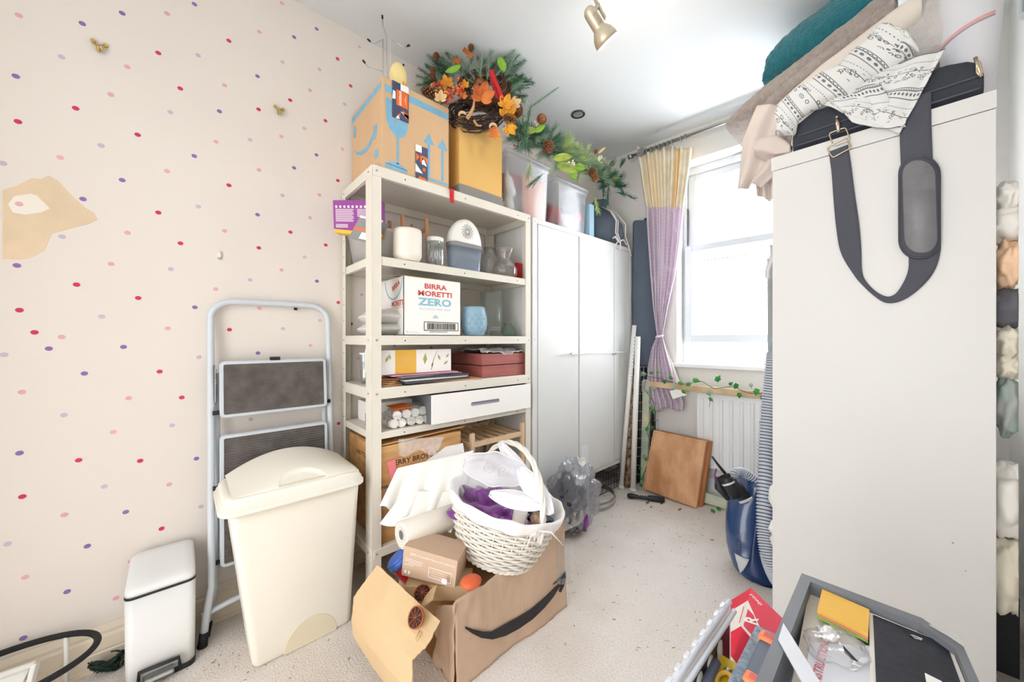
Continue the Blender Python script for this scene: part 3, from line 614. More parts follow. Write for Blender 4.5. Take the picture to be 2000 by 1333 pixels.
def tape(y0, y1, z0, z1, cols, lab):
    m = MB(); o = V((bxf+.0008, by0, ZT+.001)); flat(m, o, ex, ey, [(y0, z0), (y1, z0), (y1, z1), (y0, z1)], .0008, 0)
    tp = part('tape', m, 'tape_navy', t, label=lab)
    for k, (mm, polys) in enumerate(cols):
        for pl in polys: c = MB(); flat(c, o + V((.0009, 0, 0)), ex, ey, [(y0+(y1-y0)*a_, z0+(z1-z0)*b_) for a_, b_ in pl], .0006); part('tape_print', c, mm, tp)
    return tp
tp = tape(.042, .116, H_-.155, H_, [('tape_orange', [[(.25, .38), (.95, .38), (.95, .80), (.25, .80)], [(.35, .13), (.5, .2), (.45, .05)], [(.6, .3), (1, .22), (1, .1), (.8, .12)]]), ('print_white', [[(.5, .82), (1, .82), (1, 1), (.5, 1)], [(0, .5), (.2, .52), (.2, .72), (.05, .74)], [(.5, .24), (1, .1), (1, .22)], [(.2, 0), (.35, .12), (.45, .02)]])], 'navy parcel tape with an orange label')
text('lettering', 'amazon', basis(V((bxf+.0030, by0+.042+.074*.5, ZT+H_-.155+.155*.6)), (0, 0, -1), (0, 1, 0)), .020, 'print_white', tp, bold=.0004)
m = MB(); flat(m, V((bxf+.0028, by0+.042+.074*.78, ZT+H_-.155+.155*.74)), V((0, 0, -1)), V((0, 1, 0)), [(0, .004), (.02, -.002), (.042, .004), (.02, .001)], .0005); part('smile_mark', m, 'print_white', tp)
tape(.148, .208, .0, .150, [('tape_orange', [[(.05, .52), (.35, .66), (.05, .75)], [(.38, .5), (.65, .64), (.38, .76)], [(.55, .74), (1, .7), (1, .5)], [(.6, .28), (.8, .28), (.8, .38), (.6, .38)], [(.2, 0), (1, 0), (.8, .08), (.3, .1)]]), ('print_white', [[(0, .8), (.5, .8), (.5, 1), (0, 1)], [(.5, .48), (.95, .45), (.55, .72)], [(0, .2), (.6, .2), (0, .45)]])], 'navy parcel tape at the bottom edge')
# yellow box with grey tray
y0, y1, z1 = .990, 1.268, 2.190
t = thing('gift_box', 'tall mustard yellow box with a grey base, beside the parcel box', 'box', (XF-.16, (y0+y1)/2, ZT+.001))
m = MB(); m.box(XF-.30, XF-.022, y0+.003, y1-.003, ZT+.053, z1); part('body', m, 'yellow_board', t, bevel=.002)
m = MB(); m.box(XF-.303, XF-.018, y0, y1, ZT+.001, ZT+.052); part('lid', m, 'grey_board', t, bevel=.002, label='grey base tray')
# clear totes
def tote(y0, y1, x0, x1, z0, z1, lab, stuff):
    t = thing('storage_tote', lab, 'storage box', ((x0+x1)/2, (y0+y1)/2, z0), group=None)
    hx, hy, c = (x1-x0)/2, (y1-y0)/2, ((x0+x1)/2, (y0+y1)/2); m = MB()
    rg = lambda z, g, r=.03: [V((q.x, q.y, z)) for q in rrect(hx-g, hy-g, r, 0, c=c)]
    m.loft([rg(z0, .022), rg(z0+.004, .018), rg(z1-.05, .008), rg(z1-.049, .003), rg(z1-.02, .002)], caps=False); m.add(rg(z0+.002, .02), [tuple(range(24))])
    part('body', m, 'clear_tote', t, solid=.0018)
    m = MB(); m.loft([rg(z1-.022, -.004), rg(z1-.006, -.005), rg(z1, .002), rg(z1, .02), rg(z1-.008, .024)], caps=True); part('lid', m, 'clear_tote', t)
    return t
tA = tote(1.305, 1.665, XF-.30, XF-.02, ZT+.001, 2.150, 'clear plastic tote holding an orange board, standing beside the yellow box', 0)
tB = tote(1.700, 2.045, XF-.32, XF-.02, 1.801, 2.115, 'clear plastic tote with red folded fabric inside, above the white cabinet doors', 0)
m = MB(); m.box(XF-.07, XF-.066, 1.46, 1.645, ZT+.012, 2.06); m.box(XF-.10, XF-.072, 1.49, 1.64, ZT+.012, 1.98); solo('orange_board', m, 'orange_cloth', 'pale orange board seen through the clear tote by the yellow box', 'board')
m = MB(); a, b = frame_of(V((0, .35, 1))); m.lathe([(.0, 0), (.022, 0), (.024, .01), (.024, .09), (.012, .115), (.010, .13), (.0, .13)], (XF-.06, 1.375, ZT+.10), 20, Matrix.Rotation(.35, 3, 'X')); solo('bottle', m, 'white_plastic', 'white bottle leaning inside the clear tote by the yellow box', 'bottle')
m = MB(); crumple(m, (XF-.07, 1.355, ZT+.055), (.03, .035, .045), 16, .3, 2, 3); solo('white_cloth', m, 'cloth_white', 'white cloth scrap at the bottom of the tote by the yellow box', 'cloth')
m = MB(); crumple(m, (XF-.17, 1.46, 2.03), (.08, .11, .05), 20, .4, 2.4, 5); solo('red_ribbon_bundle', m, 'red_cloth', 'red ribbon bundle near the top of the tote by the yellow box', 'ribbon')
m = MB(); crumple(m, (XF-.13, 1.76, 1.895), (.08, .045, .075), 20, .5, 2, 8); solo('orange_fabric', m, 'berry_red', 'orange-red fabric crammed in the left of the cabinet-top tote', 'cloth')
m = MB(); crumple(m, (XF-.10, 1.89, 1.870), (.06, .10, .055), 22, .5, 2.4, 2); solo('tissue_paper', m, 'lining', 'white tissue paper in the cabinet-top tote', 'paper')
m = MB(); crumple(m, (XF-.20, 1.88, 1.93), (.06, .11, .08), 22, .5, 2.4, 12); solo('dark_fabric', m, 'slate_cloth', 'dark fabric at the back of the cabinet-top tote', 'cloth')
m = MB(); crumple(m, (XF-.075, 1.985, 1.93), (.03, .035, .03), 16, .5, 2.4, 22); solo('pink_fabric', m, 'red_pink_card', 'pink fabric scrap in the cabinet-top tote', 'cloth')
m = MB(); m.box(XF-.26, XF-.03, 2.062, 2.115, 1.801, 2.03); solo('blue_box', m, 'light_blue_board', 'light blue box squeezed between a clear tote and the drawstring bag', 'box', bevel=.002)
# drawstring bag
bc = pd(1196, 424, 2.78); bc = V((XF-.175, 2.405, 1.80)); t = thing('drawstring_bag', 'dark slate drawstring bag slumped on the end of the white cabinet', 'bag', bc)
m = MB()
def bagr(an, zz): return 1 + .06*math.sin(an*5+zz*9) + .05*math.sin(an*9)
m.lathe([(.0, .005), (.13, .004), (.165, .03), (.178, .09), (.165, .16), (.125, .23), (.075, .285), (.04, .32), (.055, .35), (.06, .37), (.03, .375)], bc, 40, Matrix.Diagonal((.95, 1.0, 1)), wob=bagr); part('body', m, 'slate_cloth', t)
m = MB(); tp_ = bc + V((.03, -.02, .315)); f = bc + V((.175, -.02, .02))
for k, off in enumerate((-.045, -.02, .085)):
    m.tube([tp_ + V((0, off*.3, 0)), tp_ + V((.09, off*.6, -.06)), tp_ + V((.15, off, -.15)), f + V((.0, off, .06)), f + V((.012, off+.02, -.0)), f + V((.022, off+.05*(k-1), -.05 - .02*k))], .0045, 8)
m.tube([f + V((.012, -.10+.03*i, .005+.018*math.sin(i*1.7))) for i in range(8)], .005, 8); part('cord', m, 'cord_white', t)

# wire hook stand standing inside the parcel box top
b0 = pd(752, 145, 1.58); b0 = V((b0.x, b0.y, bz1+.001)); t = thing('jewellery_hook_stand', 'slim wire stand with black-tipped hooks on top of the parcel box', 'hook stand', b0)
dd = depth(b0)
def Q(u, v): return pd(u, v, dd)
m = MB(); m.box(b0.x-.03, b0.x+.03, b0.y-.02, b0.y+.03, bz1+.001, bz1+.004); part('base', m, 'cream_metal', t)
for k, pth in enumerate([[(748, 150), (748, 77), (729, 86), (722, 80)], [(755, 150), (755, 69), (748, 50), (747, 35)], [(763, 150), (763, 77), (789, 93), (796, 90)], [(748, 140), (719, 131), (712, 122)], [(764, 138), (782, 136), (786, 130)]]):
    m = MB(); pp = [Q(*q_) for q_ in pth]
    if k < 3: pp[0] = V((pp[0].x, pp[0].y, bz1+.003))
    m.tube(pp, .0016, 8); part('hook', m, 'steel', t)
    m = MB(); e = (pp[-1]-pp[-2]).normalized(); m.cyl(pp[-1]-e*.003, pp[-1]+e*.011, .0042, n=12); part('tip', m, 'black_rubber', t)
# yellow egg shape
e0 = pd(778, 152, 1.585); t = thing('egg_ornament', 'pale yellow eggshell ornament with an amber inside on the parcel box', 'ornament', (e0.x, e0.y, bz1+.001))
m = MB(); c = V((e0.x, e0.y, bz1+.060)); m.sphere(c, (.036, .038, .060), 28)
m2_ = MB(); keep = []
part('shell', m, 'pale_yellow', t)
m = MB(); f_ = (CAM - c).normalized(); a, b = frame_of(f_)
m.loft([[c + a*x*s1_ + b*y*s1_ + f_*(.040 if s1_ < 1 else .036) for x, y in ((-.012, -.06), (.004, .004), (.014, -.028), (.022, -.012), (.034, -.06))] for s1_ in (1, .9)], sm=False); part('cracked_inside', m, 'amber', t)

# ---------------------------------------------------------------- wreaths
def twig_ring(name, lab, c, r, tr, nrm, m_, n=130, squash=1., seed=0):
    random.seed(seed); t = thing(name, lab, 'wreath', c - V((0, 0, 0))); m = MB(); a, b = frame_of(nrm)
    for i in range(n):
        a0 = random.uniform(0, 6.28); ln = random.uniform(.7, 2.2); ph = random.uniform(0, 6.28); rr = tr*random.uniform(.25, 1.05); dr = random.uniform(-1.2, 1.2)
        pts = []
        for k in range(7):
            an = a0 + ln*k/6; q = ph + dr*k/6; fl_ = 1.15 if k in (0, 6) and random.random() < .3 else 1
            pts.append(c + (a*math.cos(an)*squash + b*math.sin(an))*(r + rr*math.cos(q)*fl_) + nrm*rr*math.sin(q)*fl_)
        m.tube(pts, random.uniform(.0012, .0024), 4, caps=False)
    part('twig_ring', m, m_, t); return t, a, b
n1 = (CAM - pd(945, 175, 1.9)).normalized(); n1 = (n1 + V((0, 0, -.25))).normalized()
c1_ = pd(945, 172, 1.86); w1, a, b = twig_ring('twig_wreath', 'brown twig wreath with a red ribbon, upper of the two twig wreaths', c1_, .105, .036, (FW*-.9 + V((0, 0, .40))).normalized(), 'twig', 260, 1.0, 4)
m = MB(); q = pd(960, 138, 1.78)
for k, off in enumerate((0, 9)):
    m.grid(lambda u, t_: pd(959 + 4*u + t_*(10+off) - 2*math.sin(t_*4+k), 136 + t_*(58+off*.2), 1.755 - .01*k) + RT*(u-.5)*.012, 3, 10)
part('red_ribbon', m, 'red_plastic', w1, solid=.001)
m = MB(); pine_cone(m, pd(938, 170, 1.84), .035, .06, FW*-1 + V((0, 0, -.2))); part('pine_cone', m, ['cone_tan', 'twig_dark'], w1)
c2_ = pd(930, 222, 1.82); w2, a, b = twig_ring('twig_wreath', 'dark twig wreath with amber maple leaves, lying across the yellow box', c2_, .110, .038, (FW*-.80 + V((0, 0, .55))).normalized(), 'twig_dark', 260, 1.0, 9)
m = MB(); ax_ = [pd(912, 232, 1.70), pd(919, 222, 1.69), pd(925, 208, 1.68), pd(926, 193, 1.68)]; m.tube(ax_, [.009, .008, .006, .002], 10); part('antler', m, 'antler', w2)
m = MB(); ax_ = [pd(925, 235, 1.71), pd(932, 245, 1.72), pd(940, 246, 1.73)]; m.tube(ax_, [.006, .005, .003], 10); part('antler', m, 'antler', w2)
for (u, v) in ((903, 225), (963, 248)):
    m = MB(); q = pd(u, v, 1.73); m.tube([q + RT*.016*math.cos(t_*.5) + V((0, 0, .014*math.sin(t_*.5))) for t_ in range(8)], [.003, .005, .006, .007, .007, .006, .005, .003], 8); part('curled_peel', m, 'leaf_beige', w2)
def maple(u, v, d, L, ang, m_, par, tilt=.3):
    m = MB(); p = pd(u, v, d); up = V((0, 0, 1)); nn = (-FW + V((0, 0, -.3)) + RT*tilt).normalized()
    for k, (da, s_) in enumerate(((0, 1), (.75, .85), (-.75, .85), (1.5, .6), (-1.5, .6))):
        an = ang + da; d_ = RT*math.cos(an) + up*math.sin(an); leaf(m, p, d_, nn, L*s_, L*.56*s_, curl=.12*random.uniform(.5, 1.5))
    return part('maple_leaf', m, m_, par, solid=.0008)
maple(940, 196, 1.70, .085, 1.3, 'leaf_autumn', w2); maple(860, 196, 1.64, .045, 1.5, 'leaf_beige', w2, .6); maple(874, 168, 1.68, .05, 1.9, 'leaf_gold', w2)
maple(985, 228, 1.76, .07, .6, 'leaf_gold', w2, -.3); maple(992, 248, 1.76, .055, -.9, 'leaf_gold', w2); maple(985, 208, 1.75, .06, 1.2, 'leaf_gold', w2); maple(1000, 205, 1.78, .05, .5, 'leaf_beige', w2)
maple(972, 258, 1.74, .05, 3.6, 'leaf_autumn', w2); maple(908, 170, 1.76, .035, 1.7, 'leaf_gold', w2); maple(903, 190, 1.70, .03, 1.0, 'leaf_autumn', w2)
for (u, v, n_b, r_, sd) in ((853, 168, 12, .028, 1), (875, 188, 18, .03, 2), (898, 172, 16, .03, 3), (885, 178, 8, .02, 6)):
    random.seed(sd); m = MB()
    for k in range(n_b*2): m.sphere(pd(u, v, 1.665) + V([random.gauss(0, r_*.42) for _ in range(3)]), .0055*random.uniform(.8, 1.15), 8, mi=k % 2)
    part('berry_cluster', m, ['berry_red', 'berry_orange'], w2)
m = MB(); pine_cone(m, pd(838, 180, 1.68), .026, .085, RT + V((0, 0, -.3))); part('pine_cone', m, ['cone_tan', 'twig_dark'], w2)
m = MB(); pine_cone(m, pd(1006, 218, 1.82), .035, .055, RT*.3 + FW*-1); part('pine_cone', m, ['cone_brown', 'twig_dark'], w2)
m = MB(); pine_cone(m, pd(993, 232, 1.76), .025, .06, RT + V((0, 0, -.3))); part('pine_cone', m, ['cone_brown', 'twig_dark'], w2)
# the evergreen wreath behind
cg = pd(928, 148, 1.98); t = thing('evergreen_wreath', 'bushy frosted pine wreath leaning behind the two twig wreaths', 'wreath', V((cg.x, cg.y, bz1)))
random.seed(21); m = MB(); f2 = MB(); nn = -FW
for i in range(150):
    an = math.pi*(-.16) + math.pi*1.30*(i % 75)/74; rr = random.uniform(.12, .22)
    q = cg + RT*math.cos(an)*rr*1.0 + V((0, 0, math.sin(an)*rr*.62)) + FW*random.uniform(-.06, .07) + V((0, 0, -.04))
    d_ = RT*(math.cos(an) + random.uniform(-.5, .5)) + V((0, 0, math.sin(an)*.75 + random.uniform(-.3, .45))) + FW*random.uniform(-.5, .3)
    needle_sprig(m if i % 3 else f2, q, d_, random.uniform(.07, .12), .028, 80, .9)
for (u, v, du, dv_) in ((935, 165, -45, -20), (930, 160, -30, -45), (940, 160, -5, -55), (950, 160, 15, -60), (955, 165, 35, -45), (925, 168, -55, 0), (960, 170, 45, -20), (870, 175, -35, -5), (865, 165, -20, -30), (880, 160, 5, -35), (900, 150, -25, -40), (910, 150, 10, -45), (995, 180, 25, -20), (1000, 195, 28, 5), (1000, 210, 22, 20), (985, 150, 20, -40), (940, 150, -20, -35), (950, 140, 8, -40)):
    p_ = pd(u, v, 1.86); needle_sprig(f2, p_, pd(u+du, v+dv_, 1.84)-p_, (pd(u+du, v+dv_, 1.84)-p_).length, .030, 90, .9)
part('pine_foliage', m, 'needle_green', t); part('frosted_foliage', f2, 'needle_frost', t)
for (u, v, d_, L, W, a_) in ((976, 112, 1.80, .085, .045, -1.35), (900, 128, 1.76, .085, .030, 3.7)):
    m = MB(); leaf(m, pd(u, v, d_), RT*math.cos(a_) + V((0, 0, math.sin(a_))), -FW + RT*.3, L, W, curl=.25 if a_ > 0 else .1); part('broad_leaf', m, 'leaf_lime', t, solid=.001)
for (u, v) in ((852, 112), (846, 140), (920, 96), (845, 150)):
    m = MB(); pine_cone(m, pd(u, v, 1.84), .016, .032, V((0, 0, 1))); part('pine_cone', m, ['cone_brown', 'twig_dark'], t)
for (p_, q_) in (((905, 98), (922, 114)), ((884, 116), (898, 126))):
    m = MB(); m.tube([pd(*p_, 1.80), pd(*q_, 1.79)], .006, 10); m.tube([pd(p_[0]+2, p_[1]-4, 1.80), pd(q_[0]+2, q_[1]-4, 1.79)], .005, 10); part('cinnamon_stick', m, 'dried_rind', t)

# garland draped over the totes
g0 = pd(1090, 300, 2.2); t = thing('pine_garland', 'long pine garland with cones and magnolia leaves trailing over the clear totes', 'garland', V((XF-.15, 1.7, 2.16)))
path = [(1012, 275, 2.0), (1035, 270, 2.05), (1060, 285, 2.1), (1090, 300, 2.2), (1120, 315, 2.3), (1150, 330, 2.45), (1178, 352, 2.6), (1195, 360, 2.72)]
def gp(t_):
    x = t_*(len(path)-1); i = min(int(x), len(path)-2); f = x-i; return pd(*[path[i][k]*(1-f)+path[i+1][k]*f for k in range(3)])
m = MB(); m.tube([gp(i/20) for i in range(21)], .006, 6); part('stem', m, 'twig_dark', t)
random.seed(5); groups = {'needle_green': MB(), 'needle_bright': MB(), 'needle_teal': MB(), 'needle_frost': MB()}
for i in range(210):
    tt_ = random.random(); q = gp(tt_) + V([random.uniform(-.025, .025) for _ in range(3)])
    d_ = RT*random.uniform(-1, 1) + V((0, 0, random.uniform(-.35, 1.0))) + FW*random.uniform(-.7, .5)
    key = 'needle_teal' if tt_ > .87 else random.choice(['needle_bright', 'needle_bright', 'needle_frost'] if tt_ > .42 else ['needle_green', 'needle_frost', 'needle_green'])
    needle_sprig(groups[key], q, d_, random.uniform(.05, .09), random.uniform(.055, .09), 50, .45, w=.0015)
for (u, v, d2, du, dv, key) in ((1160, 380, 2.35, 6, 26, 'needle_bright'), (1036, 315, 1.98, -2, 24, 'needle_bright'), (1060, 340, 2.0, -20, 20, 'needle_green'), (1185, 335, 2.6, 10, -14, 'needle_teal'), (1210, 330, 2.65, 5, -12, 'needle_teal'), (1200, 375, 2.66, 34, 6, 'needle_teal'), (1175, 350, 2.6, 6, 25, 'needle_teal'), (1200, 345, 2.6, 12, 30, 'needle_teal'), (1190, 360, 2.55, -6, 34, 'needle_teal')):
    p_ = pd(u, v, d2); q_ = pd(u+du*1.2, v+dv*1.2, d2-.03); needle_sprig(groups[key], p_, q_-p_, (q_-p_).length, .06, 60, .45)
nm = {'needle_green': 'pine_foliage', 'needle_bright': 'bright_foliage', 'needle_teal': 'fir_foliage', 'needle_frost': 'frosted_foliage'}
for k_, v_ in groups.items(): part(nm[k_], v_, k_, t)
for (u, v, d2, r_, mm) in ((1070, 290, 2.02, .032, 'cone_brown'), (1157, 339, 2.30, .026, 'cone_brown'), (1162, 350, 2.32, .022, 'cone_tan'), (1164, 298, 2.45, .014, 'cone_tan')):
    m = MB(); pine_cone(m, pd(u, v, d2), r_, r_*2, V((0, 0, 1)) + RT*.2); part('pine_cone', m, [mm, 'twig_dark'], t)
for (u, v, d2, L, W, a_, mm) in ((1080, 310, 2.05, .10, .045, .1, 'leaf_magnolia'), (1088, 322, 2.04, .12, .05, -.3, 'leaf_magnolia'), (1115, 330, 2.08, .07, .035, -1.2, 'leaf_lime'), (1122, 325, 2.10, .06, .04, -.2, 'leaf_lime'), (1020, 255, 2.0, .08, .035, .0, 'leaf_magnolia'), (1045, 258, 2.0, .06, .03, .6, 'leaf_lime'), (1168, 300, 2.4, .06, .016, .7, 'leaf_beige')):
    m = MB(); leaf(m, pd(u, v, d2-.06), RT*math.cos(a_) + V((0, 0, math.sin(a_))), -FW + V((0, 0, -.5)), L, W); part('magnolia_leaf', m, mm, t, solid=.001)
for (u, v, d2) in ((1048, 242, 1.98), (1118, 318, 2.0), (1172, 310, 2.35)):
    m = MB(); random.seed(u)
    for k in range(16): m.sphere(pd(u, v, d2-.03) + V([random.gauss(0, .008) for _ in range(3)]), .0045, 8)
    part('blossom', m, 'blossom', t)
# single dark sprig reaching up
t = thing('pine_branch', 'thin dark pine branch sticking up towards the downlight', 'branch', pd(1028, 262, 1.93))
m = MB(); random.seed(31); p0, p1, p2 = pd(1022, 290, 1.93), pd(1036, 210, 1.93), pd(1090, 171, 1.93)
m.tube([p0, pd(1024, 240, 1.93), p1], .002, 6); m.tube([pd(1037, 209, 1.93), p2], .0016, 6)
needle_sprig(m, p1, p2-p1, (p2-p1).length, .018, 90, 1., bend=0); needle_sprig(m, p0, p1-p0, (p1-p0).length, .035, 110, .7, bend=0)
needle_sprig(m, p0+RT*.02, p1-p0-RT*.06, .2, .035, 90, .7); part('foliage', m, 'needle_green', t)
m = MB(); pine_cone(m, pd(1057, 234, 1.93), .026, .035, -FW + RT*.4); part('pine_cone', m, ['cone_tan', 'twig_dark'], t)

# ================================================================ WHITE CABINET (right of the shelving)
YC0, YC1, ZC1, ZC0 = 1.478, 2.575, 1.798, .185
cb = thing('metal_cabinet', 'tall white metal cabinet with three doors raised on short legs', 'cabinet', ((XF+XB)/2, (YC0+YC1)/2, 0))
m = MB(); m.box(XB, XF-.02, YC0, YC0+.012, ZC0, ZC1); m.box(XB, XF-.02, YC1-.012, YC1, ZC0, ZC1); m.box(XB, XF-.02, YC0, YC1, ZC0, ZC0+.014); m.box(XB, XF-.02, YC0, YC1, ZC1-.014, ZC1); m.box(XB, XB+.01, YC0, YC1, ZC0, ZC1)
m.box(XF-.02, XF, YC0, YC0+.038, .02, ZC1); m.box(XF-.02, XF, YC1-.03, YC1, ZC0, ZC1); m.box(XF-.02, XF, YC0+.038, YC1-.03, ZC1-.030, ZC1); m.box(XF-.02, XF, YC0+.038, YC1-.03, ZC0, ZC0+.028)
part('body', m, 'cabinet_white', cb, bevel=.002)
m = MB()
for x in (XB+.03, XF-.045): 
    for y in (YC0+.02, YC1-.05): m.box(x-.015, x+.015, y-.015, y+.015, 0, ZC0)
    part('leg', m, 'cabinet_white', cb); m = MB()
yd = [YC0+.040, px(1130, CV, XF).y, px(1198, CV, XF).y, YC1-.032]
for i in range(3):
    m = MB(); a, b = yd[i]+.0035, yd[i+1]-.0035; dz = .030; xo = (0, .005, -.004)[i]
    m.box(XF-.016, XF+.002+xo, a, b, ZC0+dz, ZC1-.032)
    if i == 2: m.box(XF+.0, XF+.006, a, a+.012, ZC0+dz, ZC1-.032)
    dr = part('door', m, 'cabinet_white', cb, bevel=.002)
    if i < 2:
        hp = px(1121 if i == 0 else 1200, 692, XF+.01); m = MB(); m.box(XF+.002, XF+.014, hp.y-.02, hp.y+.022, hp.z-.008, hp.z+.008); m.tube([hp+V((.01, -.02, 0)), hp+V((.018, -.05 if i == 0 else 0, 0))], .004, 8); part('handle', m, 'steel', dr, bevel=.002)
m = MB(); m.tube([V((XF+.022, px(1112, 693, XF).y, px(1112, 693, XF).z)), V((XF+.022, px(1160, 691, XF).y, 1.02)), V((XF+.024, YC1+.02, px(1245, 691, XF).z))], .0035, 8)
z_ = px(1121, 693, XF).z
solo('white_rod', (lambda: (lambda mm: (mm.tube([V((XF+.0235, yd[0]+.18, z_)), V((XF+.0235, YC1+.04, z_+.005))], .0035, 8), mm)[1])(MB()))(), 'white_plastic', 'thin white rod pushed through the white cabinet handles', 'rod')
m = MB()
for (y, z) in ((YC0+.018, ZC1-.02), (YC0+.018, 1.1), (YC1-.015, ZC1-.02), (YC0+.018, .25)): m.cyl((XF-.001, y, z), (XF+.002, y, z), .004, .003, 12)
part('bolt', m, 'steel', cb)
# ================================================================ THINGS ON THE LOWER SHELVES
S = SH
def up_(p, z): return V((p.x, p.y, z))
# shelf 2 : clear tub with purple and grey boxes
t = thing('plastic_tub', 'milky plastic tub behind the left post on the second shelf', 'tub', (-1.68, .69, S[1]+.001))
m = MB(); rg = lambda z, g: [V((q.x, q.y, z)) for q in rrect(.115-g, .125-g, .02, 0, c=(-1.685, .70))]
m.loft([rg(S[1]+.001, .02), rg(S[1]+.13, .003), rg(S[1]+.14, -.003), rg(S[1]+.155, -.003)], caps=False); m.add(rg(S[1]+.002, .02), [tuple(range(24))]); part('body', m, 'milky_plastic', t, solid=.002)
m = MB(); crumple(m, (-1.685, .70, S[1]+.07), (.085, .095, .055), 20, .3, 2.5, 2); solo('wrapped_contents', m, 'packet_white', 'pale wrapped contents inside the milky tub on the second shelf', 'cloth')
A, B = pd(650, 391, 1.62), pd(745, 391, 1.575); A2, B2 = pd(652, 447, 1.62), pd(745, 456, 1.575); dv = FW*.045
t = thing('cleaning_capsule_box', 'purple cardboard box with small white print jutting out left of the shelving', 'box', A2)
m = MB(); m.slab([A2, B2, B, A], dv); part('body', m, 'purple_card', t, bevel=.001)
m = MB(); m.slab([A2 - V((0, 0, .016)) + (B2-A2)*.03, B2 - V((0, 0, .016)), B2 - V((0, 0, .0005)), A2 - V((0, 0, .0005))], dv); part('base_stripe', m, 'yellow_card', t)
m = MB(); eu, ev = (B-A), (A2-A); nn = (ev.cross(eu)).normalized(); nn = nn if nn.dot(FW) < 0 else -nn
def strip(mm, a, b, c, d): mm.slab([A + eu*a + ev*b, A + eu*c + ev*b, A + eu*c + ev*d, A + eu*a + ev*d], nn*.0008)
for k in range(8): strip(m, .05+.085*k, .19, .09+.085*k, .27)
for k in range(13): strip(m, .05, .31+.035*k, (.42, .44, .40, .43)[k % 4], .323+.035*k)
for k in range(8): strip(m, .50, .31+.035*k, .78, .323+.035*k)
for k in range(3): strip(m, .05, .84+.045*k, .3, .86+.045*k)
part('printed_text', m, 'print_white', t)
A, B = pd(688, 452, 1.53), pd(770, 452, 1.50)
t = thing('small_carton', 'small grey and orange carton tipped into the milky tub', 'box', A)
o = pd(680, 466, 1.545); m = MB(); a_ = pd(702, 425, 1.535) - o; b_ = pd(745, 478, 1.54) - o; b_ = RT*.09 + V((0, 0, -.02)); c_ = V((-.03, .05, .01)); m.para(o, a_, b_, c_); part('body', m, 'grey_card', t)
m = MB(); m.para(o + a_ + c_*.0, a_*.10, b_, c_*.2); part('rim', m, 'lining', t); m = MB(); m.para(o + a_*.45 - c_.normalized()*.0012, a_*.12, b_, c_*.01); part('orange_stripe', m, 'tape_orange', t); m = MB(); m.para(o + a_*.1 + b_*.45 - c_.normalized()*.002, a_*.3, b_*.4, c_*.01); part('label', m, 'print_white', t)
# upturned wooden stool legs and pot
def stool():
    p, k = at_x(812, -1.70); z = S[1]+.001; t = thing('small_wooden_stool', 'small upturned beech stool behind the ribbed white pot', 'stool', up_(p, z))
    for (u, v0, v1, x, r_) in ((787, 500, 421, -1.62, .0105), (762, 500, 432, -1.74, .010), (806, 500, 438, -1.78, .008), (834, 500, 427, -1.66, .010)):
        q, k = at_x(u, x); zt = px(u, v1, x).z; m = MB(); m.tube([V((q.x, q.y+.012, S[1]+.03)), V((q.x, q.y-.003, zt-.006)), V((q.x, q.y-.004, zt))], [r_*1.1, r_, r_*.8], 14); part('leg', m, 'beech', t)
    q1, _ = at_x(806, -1.78); q2, _ = at_x(836, -1.66); zz = px(820, 449, -1.7).z
    m = MB(); m.beam(V((q1.x, q1.y, zz)), V((q2.x, q2.y, zz-.004)), .012, .016); part('stretcher', m, 'beech', t)
    c = (up_(at_x(797, -1.70)[0], S[1]+.016)); m = MB(); m.lathe([(0, -.014), (.10, -.014), (.104, 0), (.10, .014), (0, .014)], c, 30); part('seat', m, 'beech', t)
stool()
def on(u, x, z): p, k = at_x(u, x); return V((x, p.y, z)), k
p, k = on(796, -1.505, S[1]+.001); hp = 62*k; r_ = 27*k
t = thing('ribbed_plant_pot', 'cream ceramic plant pot with fine ribs at the front of the second shelf', 'pot', p)
prof = [(.0, .002), (r_*.72, .002), (r_*.80, .004), (r_*.98, .022)] + [(r_*(1 + (.012 if i % 2 else 0)), .028 + i*.0042) for i in range(int((hp-.034)/.0042))] + [(r_*.98, hp), (r_*.88, hp), (r_*.86, hp*.5), (.0, hp*.45)]
m = MB(); m.lathe(prof, p, 40); part('body', m, 'ceramic_cream', t)
p, k = on(850, -1.515, S[1]+.001); t = thing('glass_jar', 'clear jar with a white lid and silver ties inside, on the second shelf', 'jar', p); r_ = 18*k; hh = 50*k
m = MB(); m.lathe([(0, .002), (r_*.9, .002), (r_, .008), (r_, hh-.01), (r_*.85, hh)], p, 32); part('body', m, 'clear_glass', t)
m = MB(); m.lathe([(0, hh+.016), (r_*.86, hh+.016), (r_*.9, hh+.012), (r_*.9, hh-.004)], p, 32); part('lid', m, 'white_plastic', t)
m = MB(); random.seed(3)
for i in range(26):
    a_ = random.uniform(0, 6.28); q = p + V((math.cos(a_)*r_*.6, math.sin(a_)*r_*.6, .01)); m.tube([q, q + V((random.uniform(-.01, .01), random.uniform(-.01, .01), hh*.45)), q + V((random.uniform(-.006, .006), 0, hh*random.uniform(.6, .85)))], .0022, 5)
part('metal_ties', m, 'foil', t)['kind'] = 'stuff'
p, k = on(907, -1.525, S[1]+.001); t = thing('dehumidifier', 'domed white moisture absorber with a clear blue tank', 'dehumidifier', p)
hw = 38*k; zt1 = px(905, 478, -1.50).z; ztop = px(905, 430, -1.52).z; z0_ = S[1]+.001; dx = .035
m = MB(); c = (p.x, p.y); rr = lambda z, hy, hx: [V((q.x, q.y, z)) for q in rrect(hx, hy, min(hx, hy)*.8, 0, c=c)]
